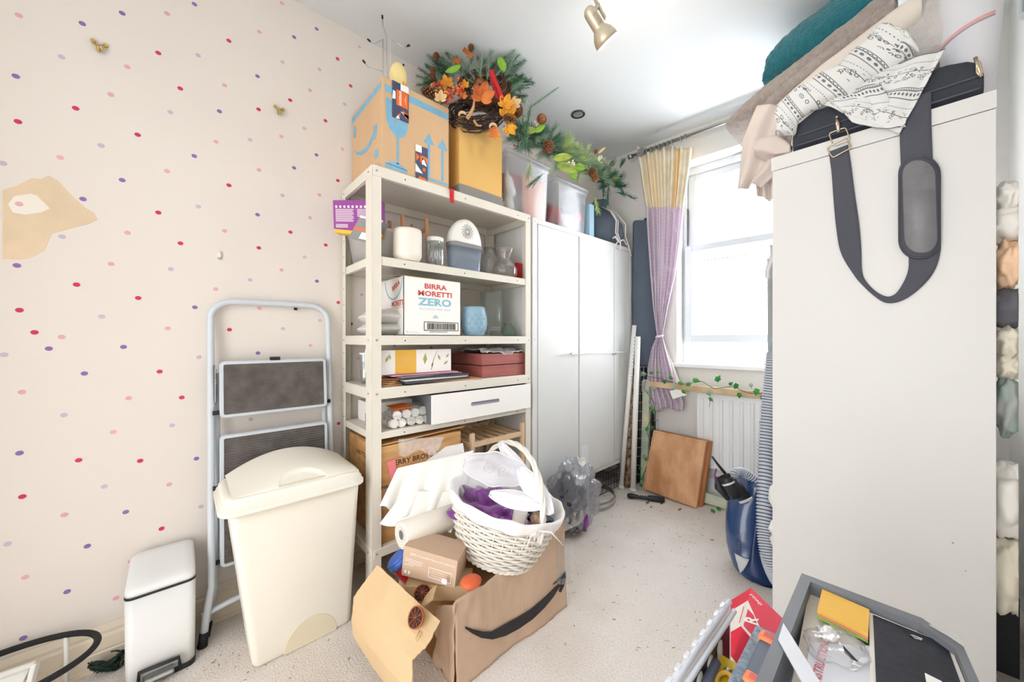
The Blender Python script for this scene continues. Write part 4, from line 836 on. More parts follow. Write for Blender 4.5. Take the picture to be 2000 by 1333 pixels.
m.loft([rr(z0_, hw*.84, dx*.8), rr(z0_+.004, hw*.88, dx*.85), rr(zt1-.012, hw*.97, dx)], caps=False); m.add(rr(z0_+.001, hw*.84, dx*.8), [tuple(range(24))]); part('tank', m, 'tank_clear', t, solid=.0015)
m = MB(); m.loft([rr(z0_+.004, hw*.80, dx*.75), rr(z0_+.018, hw*.82, dx*.8)]); part('liquid', m, 'tank_blue', t)
m = MB(); m.loft([rr(zt1-.014, hw*1.0, dx+.003), rr(zt1+.006, hw*1.0, dx+.003), rr(zt1+.008, hw*.9, dx)]); part('collar', m, 'grey_card', t, label='pale grey collar')
m = MB(); nA = 24; hd = ztop-zt1
m.loft([[V((p.x+xx, p.y + hw*.96*s_*math.cos(math.pi*i/nA), zt1 + .004 + hd*s_*max(0, math.sin(math.pi*i/nA)))) for i in range(nA+1)] for xx, s_ in ((-.03, .86), (-.022, .97), (.0, 1), (.022, .97), (.030, .90), (.032, .3))]); part('dome', m, 'white_plastic', t)
m = MB(); cc = V((p.x+.0335, p.y-.004, zt1+hd*.50))
for i in range(14):
    a_ = i*2*math.pi/14; m.tube([cc + V((-.0006 if kk > 2 else .0, (.008+kk*.0056)*math.cos(a_+kk*.16), (.008+kk*.0056)*math.sin(a_+kk*.16))) for kk in range(6)], .0008, 5)
part('vent_slots', m, 'hole', t)
p, k = on(955, -1.66, S[1]+.001); t = thing('patterned_vase', 'grey hammered vase half hidden behind the moisture absorber', 'vase', p); r_ = 24*k
m = MB(); m.lathe([(0, .002), (r_*.9, .002), (r_, .02), (r_, .10), (r_*.9, .13), (r_*.45, .155), (r_*.40, .185), (r_*.5, .19)], p, 32); part('body', m, 'tin_grey', t)
p, k = on(986, -1.535, S[1]+.001); t = thing('glass_vase', 'fluted clear glass vase with a flared neck, left of the red tins', 'vase', p); s_ = 24*k
m = MB(); m.lathe([(0, .003), (s_*.75, .002), (s_*.98, .02), (s_*1.0, .05), (s_*.75, .085), (s_*.42, .105), (s_*.46, .122), (s_*.66, .150), (s_*.72, .165)], p, 36, wob=lambda an, z: 1+.05*math.sin(an*9)*min(1, z/.05)); part('body', m, 'vase_pink', t, solid=.002)
for i, (u, lab) in enumerate(((1010, 'small red telephone-box tin, left of the two'), (1024, 'small red telephone-box tin, right of the two'))):
    p, k = on(u, -1.525, S[1]+.001); t = thing('red_tin', lab, 'tin', p); w = 6.5*k; hh = 33*k
    m = MB(); m.loft([[V((p.x+q.x, p.y+q.y, S[1]+.001+z)) for q in rrect(w+g, w+g, .004, 0)] for z, g in ((0, 0), (hh*.92, 0), (hh*.93, .001), (hh*.97, .001), (hh, -.004))]); part('body', m, 'red_plastic', t)
    m = MB()
    for j in range(6): m.box(p.x+w, p.x+w+.0008, p.y-w*.6, p.y+w*.6, S[1]+.012+j*.009, S[1]+.0135+j*.009)
    part('window_bars', m, 'berry_red', t)

# shelf 3
for i, (zz, lab) in enumerate(((.002, 'white printed refill packet, lower of two on the third shelf'), (.056, 'white printed refill packet, upper of two on the third shelf'))):
    m = MB(); c = V((-1.64+.01*i, .70, S[2]+zz+.028)); m.sphere((0, 0, 0), 1, 30)
    for j, q in enumerate(m.v):
        e = (abs(q.x)**.7 if q.x > 0 else -abs(q.x)**.7, abs(q.y)**.7 if q.y > 0 else -abs(q.y)**.7); th = q.z*(1 - .75*max(abs(q.x), abs(q.y))**3)
        m.v[j] = c + V((e[0]*.14, e[1]*.115, th*.034 + .006*noise.noise(q*3)))
    o_ = solo('refill_packet', m, 'packet_white', lab, 'packet', group=None)
    mm = MB(); mm.box(c.x+.02, c.x+.07, .59, .592, c.z-.004, c.z+.012); part('printed_label', mm, 'print_black', o_) if False else None
y0 = px(788, CV, XF-.025).y; y1 = px(900, CV, XF-.025).y; zt = px(788, 539, XF-.025).z; z0_ = S[2]+.001; xf = XF-.025; xb_ = xf-.26
t = thing('beer_box', 'opened white beer carton with red and blue lettering on the third shelf', 'box', ((xf+xb_)/2, (y0+y1)/2, z0_))
th = .003; m = MB(); m.box(xf-th, xf, y0, y1, z0_, zt); m.box(xb_, xb_+th, y0, y1, z0_, zt); m.box(xb_, xf, y0, y0+th, z0_, zt); m.box(xb_, xf, y1-th, y1, z0_, zt); m.box(xb_, xf, y0, y1, z0_, z0_+th); part('body', m, 'print_white', t)
m = MB(); m.slab([(xf, y0+.004, zt), (xf, y1-.004, zt), (xf-.12, y1-.004, zt+.012), (xf-.12, y0+.004, zt+.012)], (0, 0, .003)); part('flap', m, 'kraft_edge', t)
W_ = y1-y0; H_ = zt-z0_; cy = (y0+y1)/2
def T(s, u, v, sz, mm, **kw): return text('lettering', s, basis(V((xf+.0005, y0+W_*u, z0_+H_*v)), (0, 1, 0), (0, 0, 1)), sz, mm, t, **kw)
mat('ink_red', '#cf5b54', .7); mat('ink_blue', '#8fc1d3', .7); mat('ink_pale', '#b9cdd8', .7)
T('BIRRA', .53, .865, .032, 'ink_red', bold=.0011, sx_=1.35); T('MORETTI', .53, .735, .032, 'ink_red', bold=.0011, sx_=1.35); T('ZERO', .53, .585, .046, 'ink_blue', bold=.0017, sx_=1.45)
T('ALCOHOL FREE BEER', .53, .465, .014, 'ink_pale', sx_=1.25); T('6', .06, .06, .018, 'ink_pale')
T('birra moretti', .17, .055, .008, 'ink_pale')
m = MB(); o = V((xf+.0003, y0, z0_)); ey_ = V((0, 0, 1)); ex_ = V((0, 1, 0))
for k_ in range(5):
    a_ = math.pi*(k_-2)*.22 + math.pi/2; cx_, cy_ = .53*W_, .31*H_; l_ = .018
    flat(m, o, ex_, ey_, [(cx_, cy_), (cx_+l_*.55*math.cos(a_-.35), cy_+l_*.55*math.sin(a_-.35)), (cx_+l_*math.cos(a_), cy_+l_*math.sin(a_)), (cx_+l_*.55*math.cos(a_+.35), cy_+l_*.55*math.sin(a_+.35))], .0006)
part('flower_mark', m, 'ink_pale', t)
m = MB(); random.seed(8); bx0, bx1, bz0, bz1_ = .33*W_, .95*W_, .085*H_, .245*H_
for (a_, b_, c_, d_) in ((bx0, bx1, bz0, bz0+.003), (bx0, bx1, bz1_-.003, bz1_), (bx0, bx0+.003, bz0, bz1_), (bx1-.003, bx1, bz0, bz1_)): flat(m, o, ex_, ey_, [(a_, c_), (b_, c_), (b_, d_), (a_, d_)])
x = bx0+.016
while x < bx1-.016:
    w = random.choice((.0008, .0013, .002)); flat(m, o, ex_, ey_, [(x, bz0+.006), (x+w, bz0+.006), (x+w, bz1_-.006), (x, bz1_-.006)]); x += w + random.choice((.001, .0016, .0022))
for j in range(12): flat(m, o, ex_, ey_, [(bx0+.03+j*.008, bz0-.007), (bx0+.034+j*.008, bz0-.007), (bx0+.034+j*.008, bz0-.003), (bx0+.03+j*.008, bz0-.003)])
part('barcode', m, 'print_black', t)
sd = basis(V((xf-.055, y0-.0006, z0_+H_*.55)), (1, 0, 0), (0, 0, 1)); text('lettering', 'MORETTI', sd, .034, 'ink_red', t, bold=.001, sx_=.9)
mm = MB(); c = V((xf-.10, y0-.0004, z0_+H_*.98)); 
for rr_, w_ in ((.085, .007),):
    mm.loft([[c + V((math.cos(a_)*r2, 0, math.sin(a_)*r2)) for a_ in [math.pi+ i*math.pi/24 for i in range(25)]] for r2 in (rr_, rr_+w_)], sm=False, caps=False)
part('badge_ring', mm, 'ink_blue', t, solid=.0006)
text('lettering', 'BIRRA', basis(V((xf-.075, y0-.0006, z0_+H_*.86)), V((1, 0, .35)), (0, 0, 1)), .03, 'ink_red', t, bold=.001)
mm = MB(); mm.box(xb_+.01, xf-.006, y0-.0008, y0, z0_+H_*.475, z0_+H_*.480); part('score_line', mm, 'grey_card', t)
p, k = on(926, -1.512, S[2]+.001); t = thing('blue_planter', 'dusty blue vase with embossed triangles beside the beer carton', 'vase', p); r_ = 25.5*k; hh = 56*k
m = MB(); m.lathe([(0, .002), (r_*.72, .002), (r_*.76, .006), (r_*.95, hh*.25), (r_, hh*.42), (r_*.97, hh*.66), (r_*.85, hh*.9), (r_*.82, hh), (r_*.72, hh), (r_*.8, hh*.5), (0, hh*.4)], p, 40); part('body', m, 'ceramic_blue', t)
m = MB()
def rv(z): 
    z = z/hh; pr = [(0, .74), (.25, .95), (.42, 1), (.66, .97), (.9, .85), (1, .82)]
    for (a_, b_), (c_, d_) in zip(pr, pr[1:]):
        if a_ <= z <= c_: return r_*(b_ + (d_-b_)*(z-a_)/(c_-a_))
    return r_*.8
for j in range(4):
    za = hh*(.10+.16*j); zb_ = hh*(.26+.16*j)
    for i in range(12):
        a0 = 2*math.pi*(i + .5*(j % 2))/12
        for s_ in (-1, 1):
            a1 = a0 + s_*math.pi/12; m.tube([p + V((math.cos(a0+(a1-a0)*q_)*rv(za+(zb_-za)*q_), math.sin(a0+(a1-a0)*q_)*rv(za+(zb_-za)*q_), za+(zb_-za)*q_)) for q_ in (0, .5, 1)], .0012, 4)
    m.tube([p + V((math.cos(i*math.pi/18)*rv(za), math.sin(i*math.pi/18)*rv(za), za)) for i in range(36)], .0012, 4, closed=True)
part('embossed_pattern', m, 'ceramic_blue', t)
p, k = on(960, -1.60, S[2]+.001); t = thing('glass_cylinder_vase', 'tall clear glass cylinder vase behind the blue vase', 'vase', p); r_ = 21.5*k; hh = px(960, 571, -1.60).z - S[2]
m = MB(); m.lathe([(0, .012), (r_*.8, .012), (r_*.94, .02), (r_*.95, hh), (r_, hh), (r_, .004), (r_*.9, .0), (0, 0)], p, 36); part('body', m, 'clear_glass', t)
m = MB(); 
for zz in (.034, .042, .050): m.lathe([(r_*1.0, zz), (r_*1.015, zz+.001), (r_*1.0, zz+.002)], p, 36)
part('etched_rings', m, 'foil', t)
for u, x, w, hh_, lab in ((992, -1.56, 15, .075, 'small round green-tinted bud vase, front of the pair'), (1010, -1.66, 13, .085, 'small green-tinted bud vase, back of the pair')):
    p, k = on(u, x, S[2]+.001); t = thing('bud_vase', lab, 'vase', p); r_ = w*k
    m = MB(); m.lathe([(0, .003), (r_*.6, .002), (r_*.95, .015), (r_, .032), (r_*.8, .052), (r_*.4, hh_*.8), (r_*.42, hh_*.9), (r_*.62, hh_)], p, 32); part('body', m, 'green_glass', t, solid=.002)

# shelf 4
z = S[3]
for i in range(6):
    m = MB(); b_ = V((-1.67, .615, z+.001+i*.007)); m.lathe([(0, .002), (.018, .002), (.021, .03), (.0255, .098), (.027, .100), (.0255, .103)], b_, 24); solo('foil_cup', m, 'foil' if i < 5 else 'white_plastic', ['lowest silver cup of the nested stack behind the left post', 'second silver cup from the bottom of the nested stack', 'third silver cup from the bottom of the nested stack', 'fourth silver cup from the bottom of the nested stack', 'highest silver cup of the nested stack, just under the white one', 'white cup topmost in the nested stack of silver cups'][i], 'cup', group='nested cups on the fourth shelf')
for i in range(4):
    m = MB(); c = V((-1.53-.01*i, .655+.006*i, z+.001+.0075*i)); an = .3*i+.2; X = rot_z(an); m.loft([[c + X @ V((q.x, q.y, zz)) for q in rrect(.05, .045, .008, 0)] for zz in (0, .006)])
    solo('coaster', m, 'beech' if i % 2 else 'kraft_edge', ['lowest wooden coaster of the splayed pile by the left post', 'second wooden coaster of the splayed pile', 'third wooden coaster of the splayed pile', 'top wooden coaster of the splayed pile'][i], 'coaster', bevel=.001)
# folders and trays, one over the other
def sheetbox(name, lab, cat, c, L, W, T_, ang, mm, b=.001, tilt=0.):
    m = MB(); X = rot_z(ang); 
    m.para(V(c) + X @ V((-W/2, -L/2, 0)), X @ V((W, 0, 0)), X @ V((0, L, tilt)), V((0, 0, T_))); return solo(name, m, mm, lab, cat, bevel=b)
ymid = px(835, CV, -1.53).y
sheetbox('paper_envelope', 'brown-edged envelope at the bottom of the folder pile', 'envelope', (-1.575, ymid+.10, z+.001), .34, .22, .005, -.12, 'kraft_edge')
sheetbox('dark_folder', 'lowest charcoal folder in the fourth-shelf pile', 'folder', (-1.575, ymid+.02, z+.007), .34, .23, .009, .06, 'dark_folder')
sheetbox('white_folder', 'white folder between the charcoal ones', 'folder', (-1.575, ymid+.02, z+.017), .33, .22, .006, .02, 'paper')
sheetbox('dark_folder', 'middle charcoal folder in the fourth-shelf pile', 'folder', (-1.58, ymid+.02, z+.024), .34, .23, .009, -.03, 'dark_folder')
sheetbox('grey_folder', 'thin grey folder above the charcoal ones', 'folder', (-1.58, ymid-.01, z+.034), .33, .22, .005, .08, 'grey_card')
sheetbox('pink_folder', 'pink folder directly under the soap kit box', 'folder', (-1.575, ymid-.035, z+.041), .33, .22, .006, -.02, 'pink_folder')
p0, _ = on(812, -1.51, 0); t = thing('soap_making_kit', 'white soap-making kit box with a yellow panel and leaf print', 'box', (p0.x, p0.y, z+.049))
ky0 = px(745, CV, -1.49).y-.01; ky1 = px(881, CV, -1.49).y; kz0, kz1 = z+.049, px(880, 682, -1.49).z
m = MB(); m.box(-1.65, -1.49, ky0, ky1, kz0, kz1); part('body', m, 'print_white', t, bevel=.001)
kw_, kh = ky1-ky0, kz1-kz0; o = V((-1.49, ky0, kz0)); m = MB(); flat(m, o, ex_, ey_, [(.20*kw_, 0), (.48*kw_, 0), (.48*kw_, kh), (.20*kw_, kh)]); part('yellow_panel', m, 'kit_yellow', t)
for s_, vv in (('ORGANIC', .72), ('SOAP MAKING', .48), ('KIT', .24)): text('lettering', s_, basis(V((-1.4885, ky0+.34*kw_, kz0+vv*kh)), (0, 1, 0), (0, 0, 1)), .0135, 'leaf_beige', t)
m = MB(); 
for (u_, v_, L_, a_) in ((.60, .35, .5, 1.5), (.88, .3, .3, .6), (.83, .5, .3, 2.0), (.92, .6, .25, .9), (.08, .5, .3, 1.2), (.14, .6, .25, 1.8), (.70, .2, .25, 1.3)):
    cx_, cy_ = u_*kw_, v_*kh; l_ = L_*kh; flat(m, o, ex_, ey_, [(cx_, cy_), (cx_+l_*.5*math.cos(a_-.4), cy_+l_*.5*math.sin(a_-.4)), (cx_+l_*math.cos(a_), cy_+l_*math.sin(a_)), (cx_+l_*.5*math.cos(a_+.4), cy_+l_*.5*math.sin(a_+.4))])
flat(m, o, ex_, ey_, [(.69*kw_, .1*kh), (.70*kw_, .1*kh), (.74*kw_, .6*kh), (.79*kw_, .95*kh), (.785*kw_, .95*kh), (.73*kw_, .6*kh)]); part('leaf_print', m, 'leaf_print', t)
# two mahogany boxes with a cloth
my0, my1 = px(943, CV, -1.47).y, YR-.022; t = thing('wooden_case', 'mahogany hinged games box under a crumpled cloth at the right of the fourth shelf', 'box', (-1.60, (my0+my1)/2, z+.001))
m = MB(); m.box(-1.78, -1.475, my0, my1, z+.001, z+.062); part('base', m, 'mahogany', t, bevel=.003)
m = MB(); m.box(-1.78, -1.475, my0, my1, z+.065, z+.124); part('lid', m, 'mahogany', t, bevel=.003)
m = MB(); random.seed(2)
def rag(u, v): 
    q = V((-1.74+.27*v, my0+.03+(my1-my0-.05)*u, z+.130)); n_ = noise.noise(V((u*5, v*4, 1))); return q + V((.015*noise.noise(V((u*4, v*4, 9))), .01*n_, .018*abs(noise.noise(V((u*6, v*5, 4)))) + (.012 if .2 < v < .8 else 0) - (.012 if v > .93 and .4 < u < .7 else 0)))
m.grid(rag, 40, 30); solo('crumpled_cloth', m, 'linen_grey', 'crumpled grey and white striped cloth on the mahogany box', 'cloth', solid=.003)

# shelf 5
z = S[4]
m = MB(); m.box(-1.78, -1.62, .62, .86, z+.001, z+.095); solo('white_carton', m, 'print_white', 'plain white carton at the back left of the fifth shelf', 'box', bevel=.002)
for i in range(4):
    m = MB(); c = V((-1.60, .607, z+.001+i*.0145)); m.lathe([(0, .0), (.017, 0), (.018, .002), (.019, .013), (.0005, .0135)], c, 20); solo('tealight', m, 'foil', 'silver tealight in the small stack at the left end of the fifth shelf', 'tealight', group='stacked silver tealights')
t = thing('tealight_bag', 'clear bag full of white tealights on the fifth shelf', 'bag', (-1.53, .75, z+.001)); random.seed(12); cnt = 0
for (rw, xx, n_, zz) in ((0, -1.495, 6, 0), (1, -1.54, 6, 0), (2, -1.5, 5, .036), (3, -1.55, 4, .036)):
    for i in range(n_):
        m = MB(); c = V((xx+random.uniform(-.004, .004), .665+.04*i + (.02 if rw > 1 else 0), z+.021+zz)); ax = V((1, random.uniform(-.3, .3), random.uniform(-.2, .2))).normalized()
        m.cyl(c-ax*.018, c+ax*.018, .0185, n=18); solo('tealight', m, 'wax' if i % 2 else 'white_plastic', 'white tealight inside the clear bag on the fifth shelf', 'tealight', group='white tealights in the clear bag'); cnt += 1
m = MB(); crumple(m, (-1.53, .765, z+.048), (.068, .125, .045), 30, .12, 4, 2); part('plastic_bag', m, 'film', t)
m = MB(); m.slab([(-1.55, .66, z+.090), (-1.475, .665, z+.082), (-1.47, .745, z+.085), (-1.545, .74, z+.094)], (0, 0, .0015)); part('orange_label', m, 'tape_orange', t)
dy0 = px(843, CV, -1.43).y; dy1 = YR-.022; dz1 = S[3]-.05; dx1 = -1.43
t = thing('drawer_box', 'white-fronted storage drawer with a long grey slot handle', 'drawer', (-1.6, (dy0+dy1)/2, z+.001))
m = MB(); m.box(-1.80, dx1-.006, dy0+.002, dy1-.002, z+.001, dz1-.002); part('body', m, 'drawer_grey', t, bevel=.001)
m = MB(); m.box(dx1-.006, dx1, dy0, dy1, z+.001, dz1); part('front', m, 'print_white', t, bevel=.0015)
hy = (px(920, CV, dx1).y, px(975, CV, dx1).y); hz = px(947, 786, dx1).z; m = MB(); m.loft([[V((dx1+xx, (hy[0]+hy[1])/2+q.x, hz+q.y)) for q in rrect((hy[1]-hy[0])/2-g, .0085-g, .0083-g, 0)] for xx, g in ((0, 0), (.002, 0), (.002, .0015), (.0005, .002))]); part('handle', m, 'handle_grey', t)

# bottom shelf: crates, boxes, shoe rack
z = S[5]
m = MB(); m.box(-1.79, -1.475, .600, .985, z+.001, .475); solo('plywood_box', m, 'crate_wood', 'plain box carrying the wine crate at the bottom of the shelving', 'box', bevel=.003)
t = thing('wine_crate', 'pine wine crate with branded lettering under the fifth shelf', 'crate', (-1.63, .79, .490))
cz0, cz1 = .490, .655; cy0, cy1 = .585, px(900, CV, -1.468).y
m = MB(); m.box(-1.80, -1.468, cy0, cy1, cz0, cz1); part('body', m, 'crate_wood', t, bevel=.002)
m = MB(); m.para((-1.80, cy0, cz1+.001), (.335, 0, .004), (0, cy1-cy0+.02, .012), (0, 0, .005)); part('lid', m, 'crate_wood', t)
mat('crate_ink', '#4b2c1c', .8)
text('lettering', 'BERRY BROS & RUDD', basis(V((-1.4675, (cy0+cy1)/2+.005, cz0+.085)), V((0, 1, 0)), (0, 0, 1)), .031, 'crate_ink', t, bold=.0006, sx_=1.03)
text('lettering', '6 BOTTLES', basis(V((-1.63, cy0-.0006, cz0+.105)), (1, 0, 0), (0, 0, 1)), .026, 'crate_ink', t, bold=.0004, sx_=1.1)
text('lettering', '75cl', basis(V((-1.60, cy0-.0006, cz0+.06)), (1, 0, 0), (0, 0, 1)), .022, 'crate_ink', t)
m = MB(); m.box(-1.60, -1.475, .61, .80, .476, .489); solo('glitter_strip', m, 'glitter', 'glittery brown board wedged between the plain box and the wine crate', 'board')
t = thing('shoe_rack', 'pale beech slatted shoe rack at the right of the bottom shelf', 'shoe rack', (-1.61, 1.23, z+.001))
ry0, ry1 = px(922, CV, -1.462).y, px(1020, CV, -1.462).y; 
for x in (-1.462, -1.775):
    for y in (ry0, ry1): m = MB(); m.box(x-.009, x+.009, y-.011, y+.011, z+.001, .632); part('post', m, 'pale_wood', t, bevel=.001)
for lv in (.36, .575):
    for x in (-1.462, -1.775): m = MB(); m.box(x-.006, x+.006, ry0+.011, ry1-.011, lv-.013, lv+.013); part('rail', m, 'pale_wood', t)
    for y in (ry0, ry1): m = MB(); m.box(-1.766, -1.471, y-.006, y+.006, lv-.02, lv+.004); part('rail', m, 'pale_wood', t)
    for i in range(5): m = MB(); y = ry0+(ry1-ry0)*(i+1)/6; m.box(-1.766, -1.471, y-.007, y+.007, lv-.006, lv+.006); part('slat', m, 'pale_wood', t)
# ================================================================ LEFT OF THE SHELVING
# tall cream bin
t = thing('laundry_bin', 'tall cream plastic bin with a swing lid standing before the stepladder', 'bin', (-1.565, .32, 0))
TB = [(.012, .000), (.0, .012), (.0, .30), (-.002, .545)]
def bring(z, k):                              # k 0 bottom .. 1 top
    yA, yB = .170+(.108-.170)*k, .485+(.512-.485)*k; xA, xB = -1.655+(-1.70+1.655)*k, -1.462+(-1.445+1.462)*k
    return [V((q.x, q.y, z)) for q in rrect((xB-xA)/2, (yB-yA)/2, .022, 0, 6, ((xA+xB)/2, (yA+yB)/2))]
m = MB(); rr = [bring(.001, 0)]; rr[0] = [V(((p.x+1.565)*.95-1.565, (p.y-.32)*.96+.32, p.z)) for p in rr[0]]
rr += [bring(.014+.53*i/10, i/10) for i in range(11)]
m.loft(rr); part('body', m, 'cream_plastic', t)
m = MB(); fy, rf = .345, .075
pts = [(fy - rf*1.15, .0015)] + [(fy - rf*1.15*math.cos(i*math.pi/12), .002 + .095*math.sin(i*math.pi/12)) for i in range(13)] + [(fy + rf*1.15, .0015)]
m.prism([V((-1.4625 + z_*.032, y_, z_)) for y_, z_ in pts], (.0016, 0, 0)); part('foot_recess_shade', m, 'cream_plastic_dark', t, bevel=.0007)  # slightly raised patch; darker cream paints the shade of a recess
def lring(z, g, r=.05): return [V((q.x, q.y, z)) for q in rrect(.148-g, .222-g, r, 0, 7, (-1.572, .305))]
m = MB(); m.loft([lring(.536, .004), lring(.540, -.003), lring(.552, -.003), lring(.5525, .002), lring(.566, .003), lring(.567, .007), lring(.582, .010), lring(.590, .016), lring(.593, .03)], caps=True); part('lid_rim', m, 'cream_plastic', t)
m = MB()
def dome(u, v):
    y = .305 + (.192)*(2*u-1); x = -1.572 + .128*(2*v-1); s_ = (1 - (2*u-1)**2*.82)
    h_ = .592 + .078*s_*min(1, (1-v)*1.05)**.62*min(1, v*9)**.5
    dd_ = math.hypot((y-.35)/.06, (x+1.470)/.030)
    if dd_ < 1 and x > -1.50: h_ -= .0
    q_ = (y-.315)/.074
    if abs(q_) < 1 and 1-.26*math.sqrt(1-q_*q_) < v < .985: h_ -= .011*min(1, (v-(1-.26*math.sqrt(1-q_*q_)))*22)
    return V((x, y, h_))
m.grid(dome, 120, 90); part('lid', m, 'cream_plastic', t, label='domed swing flap')
m = MB(); m.loft([[V((-1.572 + sx_*.120, .305 + .185*(2*i/24-1) , .592+.008*math.sin(i*math.pi/24))) for i in range(25)] + [V((-1.572 + sx_*.123, .305 + .185*(1-2*i/24), .592)) for i in range(25)] for sx_ in (.98, 1.0)], sm=False); 
part('lid_seam', m, 'cream_plastic_dark', t)
# white pedal bin
t = thing('pedal_bin', 'slim white pedal bin with a black seal line by the skirting', 'bin', (-1.725, -.05, 0))
def pring(z, g, c=(-1.722, -.052)): return [V((q.x, q.y, z)) for q in rrect(.092-g, .084-g, .022, 0, 6, c)]
m = MB(); m.loft([pring(.018, .002), pring(.10, .001), pring(.286, 0)]); part('body', m, 'bin_white', t)
m = MB(); m.loft([pring(.001, 0), pring(.018, 0)]); part('base', m, 'black_plastic', t)
m = MB(); m.loft([pring(.286, -.001), pring(.293, -.001)]); part('seal', m, 'black_plastic', t)
m = MB(); rr = [pring(.2935, 0)] 
def tilt(ring, k): return [V((p.x, p.y, p.z + k*(.045*(-(p.x+1.63))/.18 + .004))) for p in ring]
rr += [tilt(pring(.300, 0), .55), tilt(pring(.306, .002), .95), tilt(pring(.311, .010), 1.0), tilt(pring(.313, .03), 1.0)]; m.loft(rr); part('lid', m, 'bin_white', t)
m = MB(); q = V((-1.628, -.055, .036)); m.tube([q + V((0, -.05, -.025)), q + V((.004, -.048, .018)), q + V((.010, .045, .018)), q + V((0, .048, -.025))], .0055, 8); part('pedal_frame', m, 'black_plastic', t)
m = MB(); m.box(-1.632, -1.600, -.095, -.020, .020, .034); part('pedal', m, 'steel', t, bevel=.006)
m = MB(); m.box(WX+.022, WX+.034, -.10, 0.0, .25, .312); part('hinge', m, 'black_plastic', t, bevel=.003)
# stepladder
t = thing('step_ladder', 'pale grey folded three-step ladder leaning on the dotted wall', 'stepladder', (-1.75, .28, 0))
def lad(y, z): return V((-1.722 + (WX+.022+1.722)*z/1.27, y, z))
yl0, yl1 = .078, .495
bow = [V((-1.700, .052, .012)), V((-1.708, .062, .10)), V((-1.716, .078, .20)), lad(yl0, .32), lad(yl0, .8), lad(yl0, 1.13)] + [lad(yl0+.075-.075*math.cos(a_), 1.18+.070*math.sin(a_)) for a_ in [i*math.pi/16 for i in range(9)]]
bow += [lad(yl1-.075+.075*math.sin(a_), 1.182+.070*math.cos(a_)) for a_ in [i*math.pi/16 for i in range(9)]] + [lad(yl1, 1.13), lad(yl1, .8), lad(yl1, .32), V((-1.716, .497, .2)), V((-1.708, .512, .10)), V((-1.700, .522, .012))]
m = MB(); m.tube(bow, .0115, 14); part('front_frame', m, 'ladder_paint', t)
m = MB(); rb = [V((-1.752, .062, .022)), V((-1.770, .090, .16)), V((-1.80, .098, .50)), V((-1.806, .098, .97))]; m.tube(rb, .009, 12); part('rear_leg', m, 'ladder_paint', t)
m = MB(); m.tube([V((q.x, .575-q.y, q.z)) for q in rb], .009, 12); part('rear_leg', m, 'ladder_paint', t)
m = MB(); m.tube([V((-1.720, .050, .10)), V((-1.722, .13, .115)), V((-1.722, .29, .125)), V((-1.722, .44, .115)), V((-1.720, .522, .10))], .010, 12); part('crossbar', m, 'ladder_paint', t)
m = MB(); m.tube([V((-1.765, .085, .255)), V((-1.765, .49, .255))], .007, 10); part('crossbar', m, 'ladder_paint', t)
for q0, q1 in ((bow[0], bow[1]), (bow[-1], bow[-2]), (V((-1.752, .062, .010)), rb[1]), (V((-1.752, .513, .010)), V((-1.77, .485, .16)))):
    m = MB(); d_ = (q1-q0).normalized(); m.cyl(q0 - d_*.010, q0 + d_*.038, .0145, .0135, 14); part('rubber_foot', m, 'black_rubber', t)
def tread(z0_, z1_, x0_, x1_, hook=False):
    a, b = yl0+.024, yl1-.018
    def tr(y, z, o): return V((x0_ + (x1_-x0_)*(z-z0_)/(z1_-z0_) + o, y, z))
    def fr(g, o, r=.018):
        return [tr(q.x, q.y, o) for q in rrect((b-a)/2-g, (z1_-z0_)/2-g, max(.004, r-g), 0, 4, ((a+b)/2, (z0_+z1_)/2))]
    m = MB(); m.loft([fr(0, -.018), fr(0, 0), fr(.003, .005), fr(.012, .005), fr(.013, .002)], sm=False, caps=False); m.add(fr(.0, -.018), [tuple(range(20))]); p_ = part('tread', m, 'ladder_paint', t)
    m = MB(); m.loft([fr(.013, -.004), fr(.013, .0025)], sm=False); part('grip_mat', m, 'grip_rubber', p_)
    m = MB(); m.tube([V((tr(a, z0_, 0).x-.010, yl0+.004, z0_+.022)), V((tr(a, z0_, 0).x-.010, yl1-.004, z0_+.022))], .0085, 12); part('pivot_rod', m, 'black_plastic', p_)
    if hook: m = MB(); m.box(x1_-.012, x1_+.004, .265, .30, z1_-.002, z1_+.012); part('catch', m, 'black_plastic', p_)
gm = mat('grip_rubber', '#6a6460', .85, var=.06, vscale=20, bump=.35, bscale=32, btype='Z', col2='#5c5653')
tread(.800, 1.015, -1.752, -1.772, True); tread(.520, .735, -1.738, -1.752); tread(.245, .455, -1.728, -1.742)
for y, s_ in ((yl0, 1), (yl1, -1)):
    m = MB(); q = lad(y, .93); m.box(q.x-.016, q.x+.014, y+s_*.012-.002, y+s_*.012+.002, .86, 1.0); 
    for zz in (.88, .93, .98): m.cyl(V((q.x+.002, y+s_*.010, zz)), V((q.x+.002, y+s_*.018, zz)), .005, n=10)
    part('hinge_plate', m, 'steel', t)
m = MB(); q = lad(.36, 1.238); m.tube([q + V((-.008, 0, -.004)), q + V((-.008, .012, -.006))], .006, 8); part('wall_bumper', m, 'black_rubber', t)
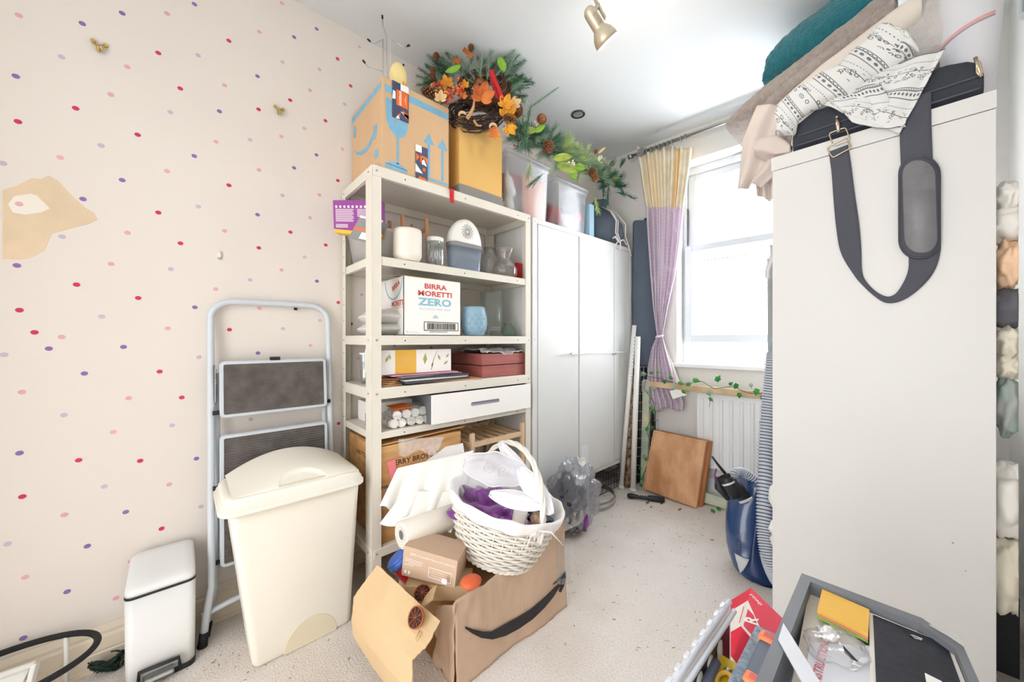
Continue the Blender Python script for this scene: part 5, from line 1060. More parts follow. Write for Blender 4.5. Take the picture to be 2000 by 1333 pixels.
# black hoop with white panel, bottom left
c = pz(58, 1322, .165); c = V((-1.685, -.38, .17)); t = thing('round_rimmed_stool', 'black ring rim above a white frame in the bottom left corner', 'stool', (c.x, c.y, 0))
m = MB(); m.tube([c + V((.125*math.cos(i*math.pi/24), .185*math.sin(i*math.pi/24), .0)) for i in range(48)], .0085, 12, closed=True); part('rim', m, 'black_rubber', t)
m = MB(); m.beam(c + V((-.04, .06, -.02)), c + V((.02, .04, -.165)), .012, .02); m.beam(c + V((-.04, .06, -.02)), c + V((-.07, -.15, -.03)), .012, .012); part('frame', m, 'white_plastic', t, bevel=.002)
m = MB(); m.slab([c + V((-.05, .05, -.03)), c + V((-.07, -.14, -.03)), c + V((.02, -.14, -.12)), c + V((.04, .02, -.11))], (0, 0, .004)); part('panel', m, 'white_plastic', t)
for (x, y) in ((.10, .09), (.10, -.09), (-.10, -.09), (-.10, .09)):
    m = MB(); m.tube([c + V((x, y*1.2, 0)), c + V((x, y*1.2, -.169))], .006, 8); 
    if x < 0 or y < 0: part('leg', m, 'white_plastic', t)
# green tangle
c = px(208, 1281, -1.785); m = MB(); random.seed(44); c.z = .045
for i in range(60):
    a0 = random.uniform(0, 6.28); e = random.uniform(.3, 1); ph = random.uniform(-.5, .5)
    m.tube([c + V((.020*e*math.cos(a0+k*.5), .040*math.sin(a0+k*.5)*e, .020*math.sin(a0*1.7+k*.6)*e + ph*.02)) + V([random.uniform(-.003, .003) for _ in range(3)]) for k in range(7)], .0022, 5)
mz = min(p.z for p in m.v); m.v = [p - V((0, 0, mz-.001)) for p in m.v]
solo('green_twine_bundle', m, 'dark_green', 'dark green tangled twine bundle on the floor by the skirting', 'twine')
c = px(232, 1298, -1.74); m = MB(); m.box(c.x-.012, c.x+.012, -.145+.0, -.14+.004, .001, .012)
# debris flecks on the carpet
random.seed(61); m = MB()
for i in range(170):
    if random.random() < .5: q = V((random.uniform(-1.25, -.55), random.uniform(1.2, 2.4), .0015))
    else: q = V((random.uniform(-1.65, -1.3), random.uniform(-.1, .3), .0015))
    a_ = random.uniform(0, 6.28); l_ = random.uniform(.002, .009)*(.5 if q.y < 1 else 1); d_ = V((math.cos(a_), math.sin(a_), 0)); s_ = V((-d_.y, d_.x, 0))*random.uniform(.0006, .0016)
    m.add([q - d_*l_ - s_, q + d_*l_ - s_*.4, q + d_*l_*.8 + s_, q - d_*l_ + s_, q + V((0, 0, .0015))], [(0, 1, 4), (1, 2, 4), (2, 3, 4), (3, 0, 4)])
solo('carpet_debris', m, 'twig', 'tiny dark crumbs and pine needles scattered over the carpet', 'debris', kind='stuff')
for (u, v, L) in ((1262, 984, .02), (1290, 985, .015), (1325, 997, .018), (1270, 992, .012), (1387, 1055, .012)):
    m = MB(); q = pz(u, v, .004); leaf(m, q, RT + FW*random.uniform(-1, 1), V((0, 0, 1)), L*1.6, L*.8); solo('dry_leaf', m, 'twig', {1262: 'dry brown leaf nearest the white poles', 1290: 'dry leaf just below the black torch', 1325: 'dry leaf in front of the wooden case', 1270: 'smaller dry leaf left of the torch\'s handle end', 1387: 'lone dry leaf in the middle of the open carpet'}[u], 'leaf', solid=.0006)

# ================================================================ PILE IN FRONT OF THE SHELVING
# big open carton: front panel x = -.95, floor z 0
bx, bX = -.952, -1.36; ya, yb = .632, 1.170
t = thing('moving_carton', 'large open brown carton with a black curved arrow and its flap folded out', 'box', ((bx+bX)/2, (ya+yb)/2, 0))
def front(u, v):      # u along y, v up; slightly battered top edge
    zt = .262 + .045*u + .030*max(0, u-.55)*2 + .006*math.sin(u*19) + .005*noise.noise(V((u*20, 0, 3)))
    y = ya + (yb-ya)*u - .012*(1-v)*(1-u)*0 + (-.03*v*(1-u)**6*0); z = zt*v + .001
    return V((bx + .012*noise.noise(V((u*3, v*2, .4))) + .004*noise.noise(V((u*14, v*9, 2))) - .02*v, y, z))
m = MB(); m.grid(front, 60, 24, sm=True); part('front_panel', m, 'cardboard_brown', t, solid=.004)
m = MB(); m.grid(lambda u, v: V((bx - .012 + (bX-bx)*u*.98 + .008*noise.noise(V((u*4, v*3, 5))), yb - .004 + .010*noise.noise(V((u*4, v*3, 8))), .001 + (.335 - .01*math.sin(u*14))*v)), 20, 14); part('side_panel', m, 'cardboard_brown', t, solid=.004)
m = MB(); m.grid(lambda u, v: V((bX, ya + (yb-ya)*u, .001+.28*v)), 20, 10); part('back_panel', m, 'cardboard_inner', t, solid=.004)
m = MB(); m.grid(lambda u, v: V((bx + (bX-bx)*v*.3 - .012, ya + .015*noise.noise(V((u*4, v*4, 1))) - .0, .001 + .262*u*(1-.25*v))), 10, 8); part('corner_panel', m, 'cardboard_brown', t, solid=.004)
m = MB(); m.box(bX, bx-.015, ya, yb-.01, .001, .005); part('base', m, 'cardboard_dark', t)
# side flap folded outwards: hinge, crease, drop
fl_rows = [[(738, 1104, .325), (775, 1138, .315), (815, 1176, .290), (860, 1214, .262)], [(716, 1133, .270), (748, 1176, .262), (790, 1222, .245), (835, 1262, .225)], [(692, 1166, .220), (722, 1208, .215), (760, 1250, .205), (806, 1290, .195)], [(688, 1212, .150), (722, 1262, .145), (762, 1310, .140), (806, 1358, .130)], [(690, 1240, .100), (724, 1296, .080), (764, 1350, .060), (806, 1400, .040)]]
G = [[pz(*q) for q in r] for r in fl_rows]
def gl(u, v):
    a = u*3; i = min(int(a), 2); f = a-i; b = v*4; j = min(int(b), 3); g = b-j
    p = (G[j][i]*(1-f)+G[j][i+1]*f)*(1-g) + (G[j+1][i]*(1-f)+G[j+1][i+1]*f)*g
    return p + V((0, 0, .003*noise.noise(V((u*9, v*9, 0))))) + ((G[0][3]-G[0][0]).normalized()*(.006*noise.noise(V((v*22, 1, u))) if u > .98 or u < .02 else 0))
m = MB(); m.grid(gl, 18, 24, sm=False); part('side_flap', m, 'cardboard_inner', t, solid=.004)
# curved arrow printed on the front panel
def fp(u, v): 
    r = ray(u, v); q = CAM + r*((bx+.016)/r.x); return q
arrow = [(909, 1226), (916, 1228), (930, 1231), (950, 1235), (968, 1236), (990, 1230), (1015, 1219), (1040, 1203), (1062, 1183), (1080, 1163), (1095, 1145), (1092, 1141), (1074, 1156), (1056, 1174), (1034, 1192), (1010, 1205), (985, 1215), (962, 1219), (935, 1226)]
low = [(909, 1227), (912, 1232), (925, 1239), (941, 1246), (958, 1249), (975, 1246), (1000, 1237), (1030, 1219), (1055, 1199), (1077, 1173), (1094, 1146), (1091, 1141)]
upr = [(1091, 1141), (1083, 1150), (1065, 1171), (1042, 1190), (1015, 1207), (990, 1218), (964, 1235-.5), (945, 1235), (925, 1231), (912, 1226)]
def onf(u, v):
    q = px(u, v, bx); uu = (q.y-ya)/(yb-ya); zt = .262 + .045*uu + .06*max(0, uu-.55); vv = min(1, q.z/zt); f = front(min(1, max(0, uu)), vv); return px(u, v, f.x+.0075)
m = MB(); n_ = 26
up2 = [(909, 1225), (925, 1231), (945, 1235), (962, 1235), (985, 1222), (1010, 1208), (1036, 1192), (1060, 1172), (1078, 1155), (1092, 1141)]
lo2 = [(909, 1229), (922, 1238), (940, 1247), (962, 1250), (988, 1243), (1014, 1229), (1040, 1211), (1063, 1189), (1081, 1167), (1095, 1144)]
for i in range(9): 
    
    for k in range(6):
        L_ = lambda A, f: tuple(A[i][j]*(1-f)+A[i+1][j]*f for j in (0, 1)); f0, f1 = k/6, (k+1)/6; q = [onf(*L_(up2, f0)), onf(*L_(up2, f1)), onf(*L_(lo2, f1)), onf(*L_(lo2, f0))]; m.slab(q, (-.002, 0, 0))
head = [(1081, 1143), (1091, 1132), (1105, 1117.5), (1106, 1128), (1102, 1145), (1096, 1158), (1093, 1157), (1096, 1146), (1097, 1133), (1090, 1137)]
m.prism([onf(*q) for q in head], (-.004, 0, 0)); part('printed_arrow', m, 'print_black', t)
m = MB(); m.grid(lambda u, v: onf(1086 + 28*u, 1052 + 90*v) + V((.0015 + .002*noise.noise(V((u*6, v*8, 0))), 0, 0)), 8, 16); part('packing_tape', m, 'film', t)
# things inside the carton
t2 = thing('tableware_carton', 'small brown carton of disposable tableware poking out of the big carton', 'box', pd(840, 1120, 1.2))
TL, TR_, BR, BL = pd(789, 1066, 1.235), pd(894, 1097, 1.19), pd(888, 1150, 1.20), pd(784, 1124, 1.245)
dv = V((-.10, .12, .05)); dv = FW*.13 + RT*.02 + V((0, 0, -.012)); m = MB(); m.slab([BL, BR, TR_, TL], dv); part('body', m, 'cardboard_brown', t2, bevel=.001)
ex2, ey2 = (TR_-TL), (TL-BL); nn = ex2.cross(ey2).normalized(); 
def tq(a, b, s_, sz, **kw): text('lettering', s_, basis(BL + ex2*a + ey2*b + nn*.001, ex2, ey2), sz, 'print_white', t2, **kw)
tq(.55, .80, '200Pcs Disposable Plates and Cutlery Set', .0098, bold=.0001)
m = MB()
for (a, b, c_, d_) in ((.50, .22, .92, .24), (.50, .53, .92, .55), (.50, .22, .51, .55), (.91, .22, .92, .55), (.50, .38, .92, .385), (.05, .60, .38, .615), (.05, .54, .38, .555), (.12, .48, .36, .495), (.05, .42, .22, .435), (.05, .12, .09, .22), (.12, .12, .16, .22), (.55, .45, .85, .46), (.55, .30, .85, .31)):
    q = BL + nn*.0008; m.slab([q + ex2*a + ey2*b, q + ex2*c_ + ey2*b, q + ex2*c_ + ey2*d_, q + ex2*a + ey2*d_], nn*.0004)
part('printed_text', m, 'print_white', t2)
q = pd(862, 1140, 1.185); m = MB(); m.slab([q, q + ex2*.09, q + ex2*.09 + ey2*.16, q + ey2*.16], -nn*.0006); part('white_sticker', m, 'print_white', t2)
t3 = thing('plastic_jug', 'red plastic tub with a bright blue lid behind the tableware carton', 'tub', pd(776, 1090, 1.30))
m = MB(); c = pd(783, 1098, 1.30); ax = (RT*.55 + V((0, 0, -.75)) + FW*.1).normalized(); m.cyl(c, c + ax*.10, .040, .034, 26); part('body', m, 'red_plastic', t3)
m = MB(); m.cyl(c - ax*.020, c + ax*.002, .043, .043, 26); m.cyl(c - ax*.026, c - ax*.020, .036, .043, 26); part('lid', m, 'blue_plastic', t3)
def orange_slice(c, r, nrm, lab, seed, string=None):
    t = thing('dried_orange_slice', lab, 'dried orange slice', c, group=None); a, b = frame_of(nrm); nrm = nrm.normalized()
    w = lambda an: 1 + .025*math.sin(an*3+seed)
    m = MB(); m.loft([[c + (a*math.cos(i*math.pi/18) + b*math.sin(i*math.pi/18))*r*k*w(i*math.pi/18) + nrm*h_ for i in range(36)] for k, h_ in ((.90, .004), (1, .005), (1.02, 0), (.97, -.004), (.1, -.004))], sm=True, caps=False); part('rind', m, 'dried_rind', t)
    m = MB(); m.loft([[c + (a*math.cos(i*math.pi/18) + b*math.sin(i*math.pi/18))*r*k*w(i*math.pi/18) + nrm*h_ for i in range(36)] for k, h_ in ((.90, .001), (.90, .0045), (.5, .003), (.05, .004))], sm=True); part('flesh', m, 'dried_flesh', t)
    m = MB()
    for i in range(9): an = i*2*math.pi/9; m.tube([c + nrm*.005, c + (a*math.cos(an)+b*math.sin(an))*r*.85 + nrm*.0055], .0008, 4)
    part('segment_lines', m, 'dried_rind', t)
    if string: m = MB(); m.tube(string, .0011, 6); part('twine', m, 'twine', t)
c = pz(812, 1203, .266); nf = ((G[1][2]-G[1][1]).cross(G[0][1]-G[1][1])).normalized(); nf = nf if nf.z > 0 else -nf
c = gl(.66, .12) + nf*.008
orange_slice(pd(813, 1207, depth(gl(.68, .22))-.012), .028, nf, 'blackened dried orange slice with twine lying on the folded carton flap', 1, [pz(828, 1215, .25), pz(824, 1230, .245), pz(820, 1245, .243), pz(815, 1255, .24), pz(812, 1247, .24), pz(822, 1228, .246), pz(829, 1212, .25)])
orange_slice(pd(825, 1160, 1.20), .028, (-FW*.5 + V((0, 0, 1))).normalized(), 'blackened dried orange slice half buried inside the big carton', 2)
m = MB(); m.sphere(pd(920, 1137, 1.14), (.03, .035, .016), 20); solo('orange_ornament', m, 'orange_fruit', 'glossy orange ornament peeping out under the wicker basket', 'ornament')
m = MB(); o = pd(788, 1128, 1.25); m.para(pd(790, 1175, 1.22), FW*.10, RT*.22, V((0, 0, .05))); solo('inner_carton', m, 'cardboard_inner', 'brown carton below the tableware carton inside the big box', 'box', bevel=.002)
m = MB(); m.box(bX+.02, bx-.04, ya+.08, yb-.04, .01, .22); solo('packed_contents', m, 'cardboard_dark', 'plain brown box filling the bottom of the big carton', 'box')
m = MB(); q = pd(850, 1178, 1.15); m.para(pd(822, 1192, 1.15), RT*.04 + V((0, 0, .03)), FW*.06, V((0, 0, .012))); solo('card_tube', m, 'cardboard_inner', 'pale folded card strip by the buried orange slice', 'card', bevel=.003)
# paper roll
pa, pb = pd(783, 1046, 1.30), pd(905, 1002, 1.50); r_ = .0475; ax = (pb-pa).normalized(); a, b = frame_of(ax)
t = thing('foam_roll', 'roll of white packing foam lying on top of the tableware carton', 'roll', V((pa.x, pa.y, pa.z-r_)))
m = MB(); X = Matrix((a, b, ax)).transposed(); L = (pb-pa).length
m.lathe([(.016, .004), (.016, 0), (.045, 0), (r_, .003), (r_*1.01, L*.5), (r_, L), (.01, L)], pa, 40, X, wob=lambda an, z: 1+.02*math.sin(an*3+z*12)); part('roll', m, 'foam_roll', t)
m = MB(); m.tube([pa + (a*math.cos(k*.35) + b*math.sin(k*.35))*(.017+.0295*k/60) - ax*.0006 for k in range(60)], .0009, 4); part('layers', m, 'linen_beige', t)
m = MB(); m.cyl(pa + ax*.001, pa + ax*.05, .0155, n=24); part('core', m, 'cloth_dark', t)
# foam sheets
def foamsheet(c00, c10, c01, c11, lab, seed, amp=.02, wav=4, mm='foam'):
    m = MB()
    def fn(u, v):
        p = (c00*(1-u)+c10*u)*(1-v) + (c01*(1-u)+c11*u)*v; nn = (c10-c00).cross(c01-c00).normalized()
        return p + nn*(amp*math.sin(u*wav*math.pi+seed)*(.05+v) + amp*.5*noise.noise(V((u*2, v*2, seed)))) + (c01-c00).normalized()*(.016*math.sin(u*wav*2.2+seed)*v)
    m.grid(fn, 44, 30); return solo('foam_sheet', m, mm, lab, 'packing foam', solid=.002)
foamsheet(pd(772, 893, 1.60), pd(904, 866, 1.74), pd(782, 985, 1.50), pd(925, 985, 1.60), 'flat white foam sheet leaning against the wine crate', 1, .008, 2)
foamsheet(pd(776, 915, 1.50), pd(925, 880, 1.63), pd(738, 996, 1.42), pd(902, 1025, 1.44), 'large rippled translucent foam sheet in front of the flat one', 4, .022, 7)
foamsheet(pd(790, 960, 1.47), pd(905, 960, 1.52), pd(745, 1018, 1.39), pd(885, 1036, 1.41), 'lowest foam sheet touching the foam roll', 7, .008, 3)
m = MB(); m.grid(lambda u, v: pd(778 + 90*u - 14*v*u, 858 + 4*u + (30+6*math.sin(u*9))*v - 8*u, 1.475+.01*noise.noise(V((u*8, v*8, 0)))), 24, 10); solo('bubble_wrap', m, 'film', 'scrap of clear bubble wrap over the wine crate lettering', 'bubble wrap', solid=.001)
m = MB(); m.slab([pd(756, 904, 1.50), pd(772, 897, 1.53), pd(775, 930, 1.52), pd(764, 938, 1.50)], FW*.002); solo('pink_card', m, 'red_pink_card', 'pink card corner sticking out beside the wine crate', 'card')
# wicker basket -------------------------------------------------------------
tiltx = Matrix.Rotation(R(13), 3, (RT*.35 + FW*.95).normalized()) @ Matrix.Rotation(R(-7), 3, RT)
bc_ = pd(968, 1072, 1.42); t = thing('wicker_basket', 'white wicker basket with hoop handle and cloth lining on the big carton', 'basket', bc_)
rb0, rb1, hb = .150, .226, .200
def bp(an, h_, dr=0.): 
    f = max(0., h_/hb); r = rb0 + (rb1-rb0)*(f**.8) + dr; return bc_ + tiltx @ V((math.cos(an)*r, math.sin(an)*r*.93, h_))
m = MB(); rows = 15; NS = 34
for j in range(rows):
    h_ = .006 + (hb-.03)*j/(rows-1); n_ = NS*4
    m.tube([bp(2*math.pi*i/n_, h_, .0042*math.cos(math.pi*2*i*NS/2/n_ + math.pi*j)) for i in range(n_)], .0052, 5, closed=True, flat=1.0)
part('weave', m, 'wicker', t)
m = MB()
for i in range(NS): an = 2*math.pi*(i+.0)/NS; m.tube([bp(an, 0.), bp(an, hb*.5), bp(an, hb)], .0030, 5)
part('stakes', m, 'wicker', t)
m = MB(); n_ = 100
for k in range(2): m.tube([bp(2*math.pi*i/n_, .0 + .005*math.sin(i*2*math.pi*22/n_+k*3.14), .005*math.cos(i*2*math.pi*22/n_+k*3.14)) for i in range(n_)], .0058, 6, closed=True)
part('foot_braid', m, 'wicker', t)
m = MB(); m.lathe([(0, .004), (rb0, .004)], (0, 0, 0), 40); m.v = [bc_ + tiltx @ p for p in m.v]; part('floor', m, 'wicker', t)
m = MB()   # lining folded over the rim
m.grid(lambda u, v: bp(2*math.pi*u, [hb*.55, hb*.9, hb+.012, hb+.014, hb-.004, hb-.034][min(5, int(v*5.01))] + .004*math.sin(u*70+v*5), [-.02, -.012, -.004, .008, .014, .0115][min(5, int(v*5.01))] + .0022*math.sin(u*110+v*3)), 160, 5, cu=True); part('lining', m, 'lining', t, solid=.002, sub=1)
m = MB(); hpth = []
for i in range(41):
    a_ = math.pi*i/40; hpth.append(bc_ + tiltx @ (Matrix.Rotation(R(-8), 3, 'Z') @ V((math.cos(a_)*(rb1+.002)*(1.0 - .04*math.sin(a_)), .0, hb-.055 + (.265)*abs(math.sin(a_))**.85))))
for k in range(3):
    pp = []
    for i, p in enumerate(hpth):
        tt_ = (hpth[min(i+1, 40)]-hpth[max(i-1, 0)]).normalized(); a, b = frame_of(tt_, V((.3, .8, .1))); an = i*.55 + k*2.094; pp.append(p + (a*math.cos(an)+b*math.sin(an))*.0058)
    m.tube(pp, .0062, 7)
part('handle', m, 'wicker', t)
m = MB(); e = bp(R(-30), hb-.02, .016)
e = pd(1052, 1038, depth(bp(R(-35), hb-.02, .02))-.01)
for (du, dv_) in ((48, 28), (-30, 50), (-10, 20)):
    q = [e, pd(1052+du*.5, 1030+dv_*.35, depth(e)), pd(1052+du, 1038+dv_, depth(e)-.005)]; m.tube(q, [.003, .006, .002], 6, flat=.35)
part('ribbon_ties', m, 'lining', t)
# basket contents
def cen(u, v, d): return pd(u, v, d)
m = MB(); crumple(m, bp(0, 0)*0 + bc_ + tiltx @ V((-.03, -.02, .135)), (.135, .125, .060), 52, .55, 2.6, 3, X=tiltx); solo('purple_satin_costume', m, 'satin_purple', 'crumpled purple satin cloth stuffed in the wicker basket', 'cloth')
m = MB(); crumple(m, bc_ + tiltx @ V((.075, .08, .150)), (.08, .07, .052), 36, .55, 2.6, 13, X=tiltx); solo('navy_cloth_bundle', m, 'dark_blue_cloth', 'dark blue cloth at the right of the wicker basket', 'cloth')
def petal(name, lab, A, B, w, bulge, mm, nrm, sc=0, ed=True, hollow=0):
    t = thing(name, lab, 'costume wing', A); m = MB(); ax = B-A; L = ax.length; ax.normalize(); nn = (nrm - ax*nrm.dot(ax)).normalized(); s_ = ax.cross(nn)
    def P(u, v, k=1.): 
        ww = w*(math.sin(math.pi*min(1, max(0, v*.94+.04)))**.6)*(1 + (sc*math.sin(v*17) if sc else 0)); x = (2*u-1)*ww*k; return A + ax*L*v + s_*x + nn*(bulge*math.sin(math.pi*v)*(1-(2*u-1)**2) + .006*noise.noise(V((u*4, v*4, w*50))))
    m.grid(P, 16, 30); part('membrane', m, mm, t, solid=.0012)
    m = MB(); m.tube([P(0, i/30) for i in range(31)] + [P(1, 1-i/30) for i in range(1, 31)], .0026, 6, closed=True); part('edging', m, 'wing_white', t)
    return t, P
toC = (-FW + V((0, 0, .35))).normalized()
tw, P_ = petal('fairy_wing', 'sheer scalloped fairy wing with swirls standing up at the back of the basket', pd(905, 905, 1.42), pd(1035, 930, 1.36), .060, .01, 'milky_sheet', toC, .06)
m = MB()
for (u0, v0, s_) in ((.5, .40, 1), (.5, .62, -1)):
    m.tube([P_(u0 + .22*(k/26)*math.sin(k*.42)*s_, v0 + .10*(k/26)*math.cos(k*.42)) + toC*.003 for k in range(26)], .0011, 5)
part('swirl', m, 'wing_white', tw)
petal('bunny_ear', 'long white wing petal pointing up to the left across the basket', pd(978, 868, 1.46), pd(1060, 985, 1.30), .030, .012, 'wing_white', toC)
petal('bunny_ear', 'broad white wing petal ending at the basket\'s right rim', pd(1015, 915, 1.36), pd(1078, 1005, 1.26), .036, .012, 'wing_white', toC)
petal('bunny_ear', 'rounded white wing petal lying flat over the purple satin', pd(957, 965, 1.31), pd(1062, 990, 1.27), .034, .010, 'wing_white', (toC + V((0, 0, .9))).normalized())
m = MB(); c = bc_ + tiltx @ V((.09, -.10, .165)); m.cyl(pd(1015, 1020, 1.315) - tiltx @ V((0, 0, .05)), pd(1017, 1000, 1.315), .026, .026, 26); solo('cream_cup', m, 'cream_plastic', 'cream beaker standing inside the front of the wicker basket', 'cup')
m = MB(); crumple(m, pd(1052, 1010, 1.31), (.028, .028, .03), 20, .5, 4, 3); solo('speckled_packet', m, 'patterned_wrap', 'speckled packet beside the cream beaker in the basket', 'packet')
# clear bag behind the basket
t = thing('clear_party_bag', 'bulging clear plastic bag of party supplies on the floor behind the basket', 'bag', (-1.31, 1.66, 0))
c = V((-1.30, 1.66, .205)); m = MB(); crumple(m, c, (.105, .165, .20), 60, .32, 3, 6); m.v = [V((p.x, p.y, max(.002, p.z))) for p in m.v]; part('plastic_bag', m, 'smoky_film', t)
m = MB(); crumple(m, V((-1.30, 1.62, .20)), (.075, .11, .13), 30, .5, 3, 16); part('navy_contents', m, 'dark_blue_cloth', t)
m = MB(); q = pd(1110, 1000, 1.60); m.slab([pd(1095, 985, 1.96), pd(1132, 972, 2.02), pd(1142, 1020, 2.02), pd(1103, 1038, 1.95)], FW*.05); part('white_carton', m, 'print_white', t)
m = MB(); random.seed(9)
for i in range(9):
    c_ = pd(1103+30*(i/8), 996+14*(i % 3), 1.94+.06*i/8); flat(m, c_, RT*.010, V((0, 0, .012)), [(0, 0), (.6, -.2), (1, .3), (.7, 1), (.3, .6), (0, .9)])
part('printed_shapes', m, 'print_black', t)
for (u, v, r_) in ((1131, 940, .024), (1122, 925, .018), (1136, 902, .02)):
    m = MB(); q = pd(u, v, 2.02); m.lathe([(0, 0), (r_*.7, .004), (r_, .014), (r_*1.05, .016)], q, 24, Matrix.Rotation(R(70), 3, RT) @ Matrix.Identity(3)); part('spoon_bowl', m, 'white_plastic', t, solid=.002)
m = MB(); crumple(m, pd(1142, 1020, 2.04), (.02, .03, .05), 20, .4, 3, 4); part('purple_contents', m, 'satin_purple', t)
m = MB(); m.slab([pd(1138, 872, 2.12), pd(1149, 870, 2.13), pd(1150, 980, 2.10), pd(1137, 980, 2.09)], FW*.01); part('plastic_flap', m, 'milky_sheet', t)
# metal hoops on the floor
c = pz(1158, 972, .02); t = thing('metal_hoop', 'thin grey metal band hoop lying on the carpet beneath the white cabinet', 'hoop', (c.x, c.y, 0))
for k, (dx, rz_, r_, zt_) in enumerate(((0, 0, .185, .012), (.004, .02, .178, .035))):
    m = MB(); cc = V((c.x-.03, c.y-.02, .0)); n_ = 64
    m.loft([[cc + V((r_*math.cos(2*math.pi*i/n_), r_*math.sin(2*math.pi*i/n_), (.012+k*.022) + h_ + .010*math.sin(2*math.pi*i/n_+k))) for i in range(n_)] for h_ in (0, .018)], caps=False); part('band', m, 'steel', t, solid=.0015)
# ================================================================ CORNER BY THE WINDOW
# navy tall case
p = pw(1262, 700, .13); t = thing('padded_case', 'tall slate blue upright case wedged in the corner behind the curtain', 'case', V((p.x, p.y, 0)))
xa, xb = pd(1236, 600, 2.83), pd(1287, 600, 2.83); c = V((-1.525, 2.605, 0)); zt = pd(1262, 432, 2.70).z
c = pd(1261, 600, 2.775); zb_ = pd(1250, 716, 2.775).z; c.z = 0; hw = .098; zt = pd(1262, 432, 2.775).z
t.location = V((c.x, c.y, zb_))
m = MB(); rings = []
for z, k in ((zb_+.002, .9), (zb_+.02, .98), (zb_+.1, 1), (zb_+.6, 1.01), (zt-.03, 1), (zt-.008, .97), (zt, .9)): rings.append([c + RT*q.x + FW*q.y*.6 + V((0, 0, z)) for q in rrect(hw*k, .035*k, .03, 0)])
m.loft(rings); part('body', m, 'navy_cloth', t); m = MB(); m.cyl(c + V((0, 0, zt-.001)), c + V((0, 0, zt+.018)), .012, n=14); part('knob', m, 'black_plastic', t)
# dark wire cage behind the timber post, the case stands on it
t = thing('wire_cage', 'black wire cage behind the left timber post, carrying the slate blue case', 'wire cage', V((c.x, c.y, 0)))
g0, g1 = pd(1236, 800, 2.752), pd(1293, 800, 2.752); m = MB()
for dd_ in (0, .045):
    for i in range(9): q = g0 + (g1-g0)*i/8 + FW*dd_; m.tube([V((q.x, q.y, .004)), V((q.x, q.y, zb_))], .0024, 5)
    for j in range(14): z = .006 + j*(zb_-.008)/13; m.tube([V((*(g0+FW*dd_).xy, z)), V((*(g1+FW*dd_).xy, z))], .0024, 5)
part('wires', m, 'steel', t)
m = MB(); q0, q1 = g0 + FW*.012, g1 + FW*.012; m.slab([V((q0.x, q0.y, .01)), V((q1.x, q1.y, .01)), V((q1.x, q1.y, zb_-.012)), V((q0.x, q0.y, zb_-.012))], FW*.026); part('dark_lining', m, 'black_plastic', t)
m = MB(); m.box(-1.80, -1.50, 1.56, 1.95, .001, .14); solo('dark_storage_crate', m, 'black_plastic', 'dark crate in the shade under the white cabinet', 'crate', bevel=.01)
t = thing('wire_basket', 'dark wire basket under the right end of the white cabinet', 'basket', (-1.60, 2.25, 0)); m = MB()
for j in range(4):
    z = .004+.045*j; m.tube([V((-1.75, 2.06, z)), V((-1.47, 2.06, z)), V((-1.47, 2.46, z)), V((-1.75, 2.46, z))], .002, 5, closed=True)
for i in range(12): m.tube([V((-1.47, 2.06+.036*i, .004)), V((-1.47, 2.06+.036*i, .14))], .0015, 5)
part('wires', m, 'black_plastic', t)
# white poles and patterned roll
def pole(u0, v0, u1, v1, d1, r_, name, lab, mm, holes=False):
    a = pz(u0, v0, .002+r_*.0); b = pd(u1, v1, d1); t = thing(name, lab, name.split('_')[-1], a); m = MB(); m.tube([a, b], r_, 16); part('tube', m, mm, t)
    d_ = (b-a); 
    if holes:
        m = MB(); f = (-FW*.98 + RT*.2).normalized()
        for i in range(13): c = a + d_*(.66 + .022*i) + f*(r_*.98); m.cyl(c - f*.002, c + f*.0008, .0032, n=8)
        part('adjustment_holes', m, 'hole', t)
    m = MB(); m.tube([a, a + d_*.02], r_*1.25, 16); part('foot', m, mm, t)
    return t
pole(1213, 955, 1239, 636, 2.72, .0165, 'white_pole', 'taller white pole with small holes leaning beside the white cabinet', 'white_plastic', True)
pole(1236, 960, 1246, 658, 2.66, .0190, 'white_pole', 'thicker plain white pole right of the patterned roll', 'white_plastic')
a, b = pz(1226, 951, .003), pd(1233, 735, 2.76); t = thing('wrapping_paper_roll', 'brown and cream patterned wrapping paper roll between the white poles', 'roll', a)
m = MB(); m.tube([a, b], .026, 20); part('roll', m, 'patterned_wrap', t); m = MB(); d_ = (b-a).normalized(); m.tube([b, b + d_*.002], .012, 12); part('core', m, 'hole', t)
# torch / black tool
a, b = pz(1225, 968, .020), pz(1298, 977, .020); t = thing('black_torch', 'black handheld tool with a knobbly grip on the carpet by the poles', 'tool', V((a.x, a.y, 0)))
m = MB(); d_ = b-a; m.tube([a, a+d_*.04, a+d_*.12, a+d_*.25, a+d_*.5, a+d_*.62, a+d_*.75, a+d_*.97, b], [.008, .017, .018, .013, .0125, .018, .019, .019, .014], 16); part('body', m, 'black_plastic', t)
m = MB(); 
for k in range(4): m.tube([a+d_*(.30+.07*k)+V((0, 0, .0128)) - FW*.004, a+d_*(.33+.07*k)+V((0, 0, .0128)) - FW*.004], .003, 6)
part('white_print', m, 'print_white', t)
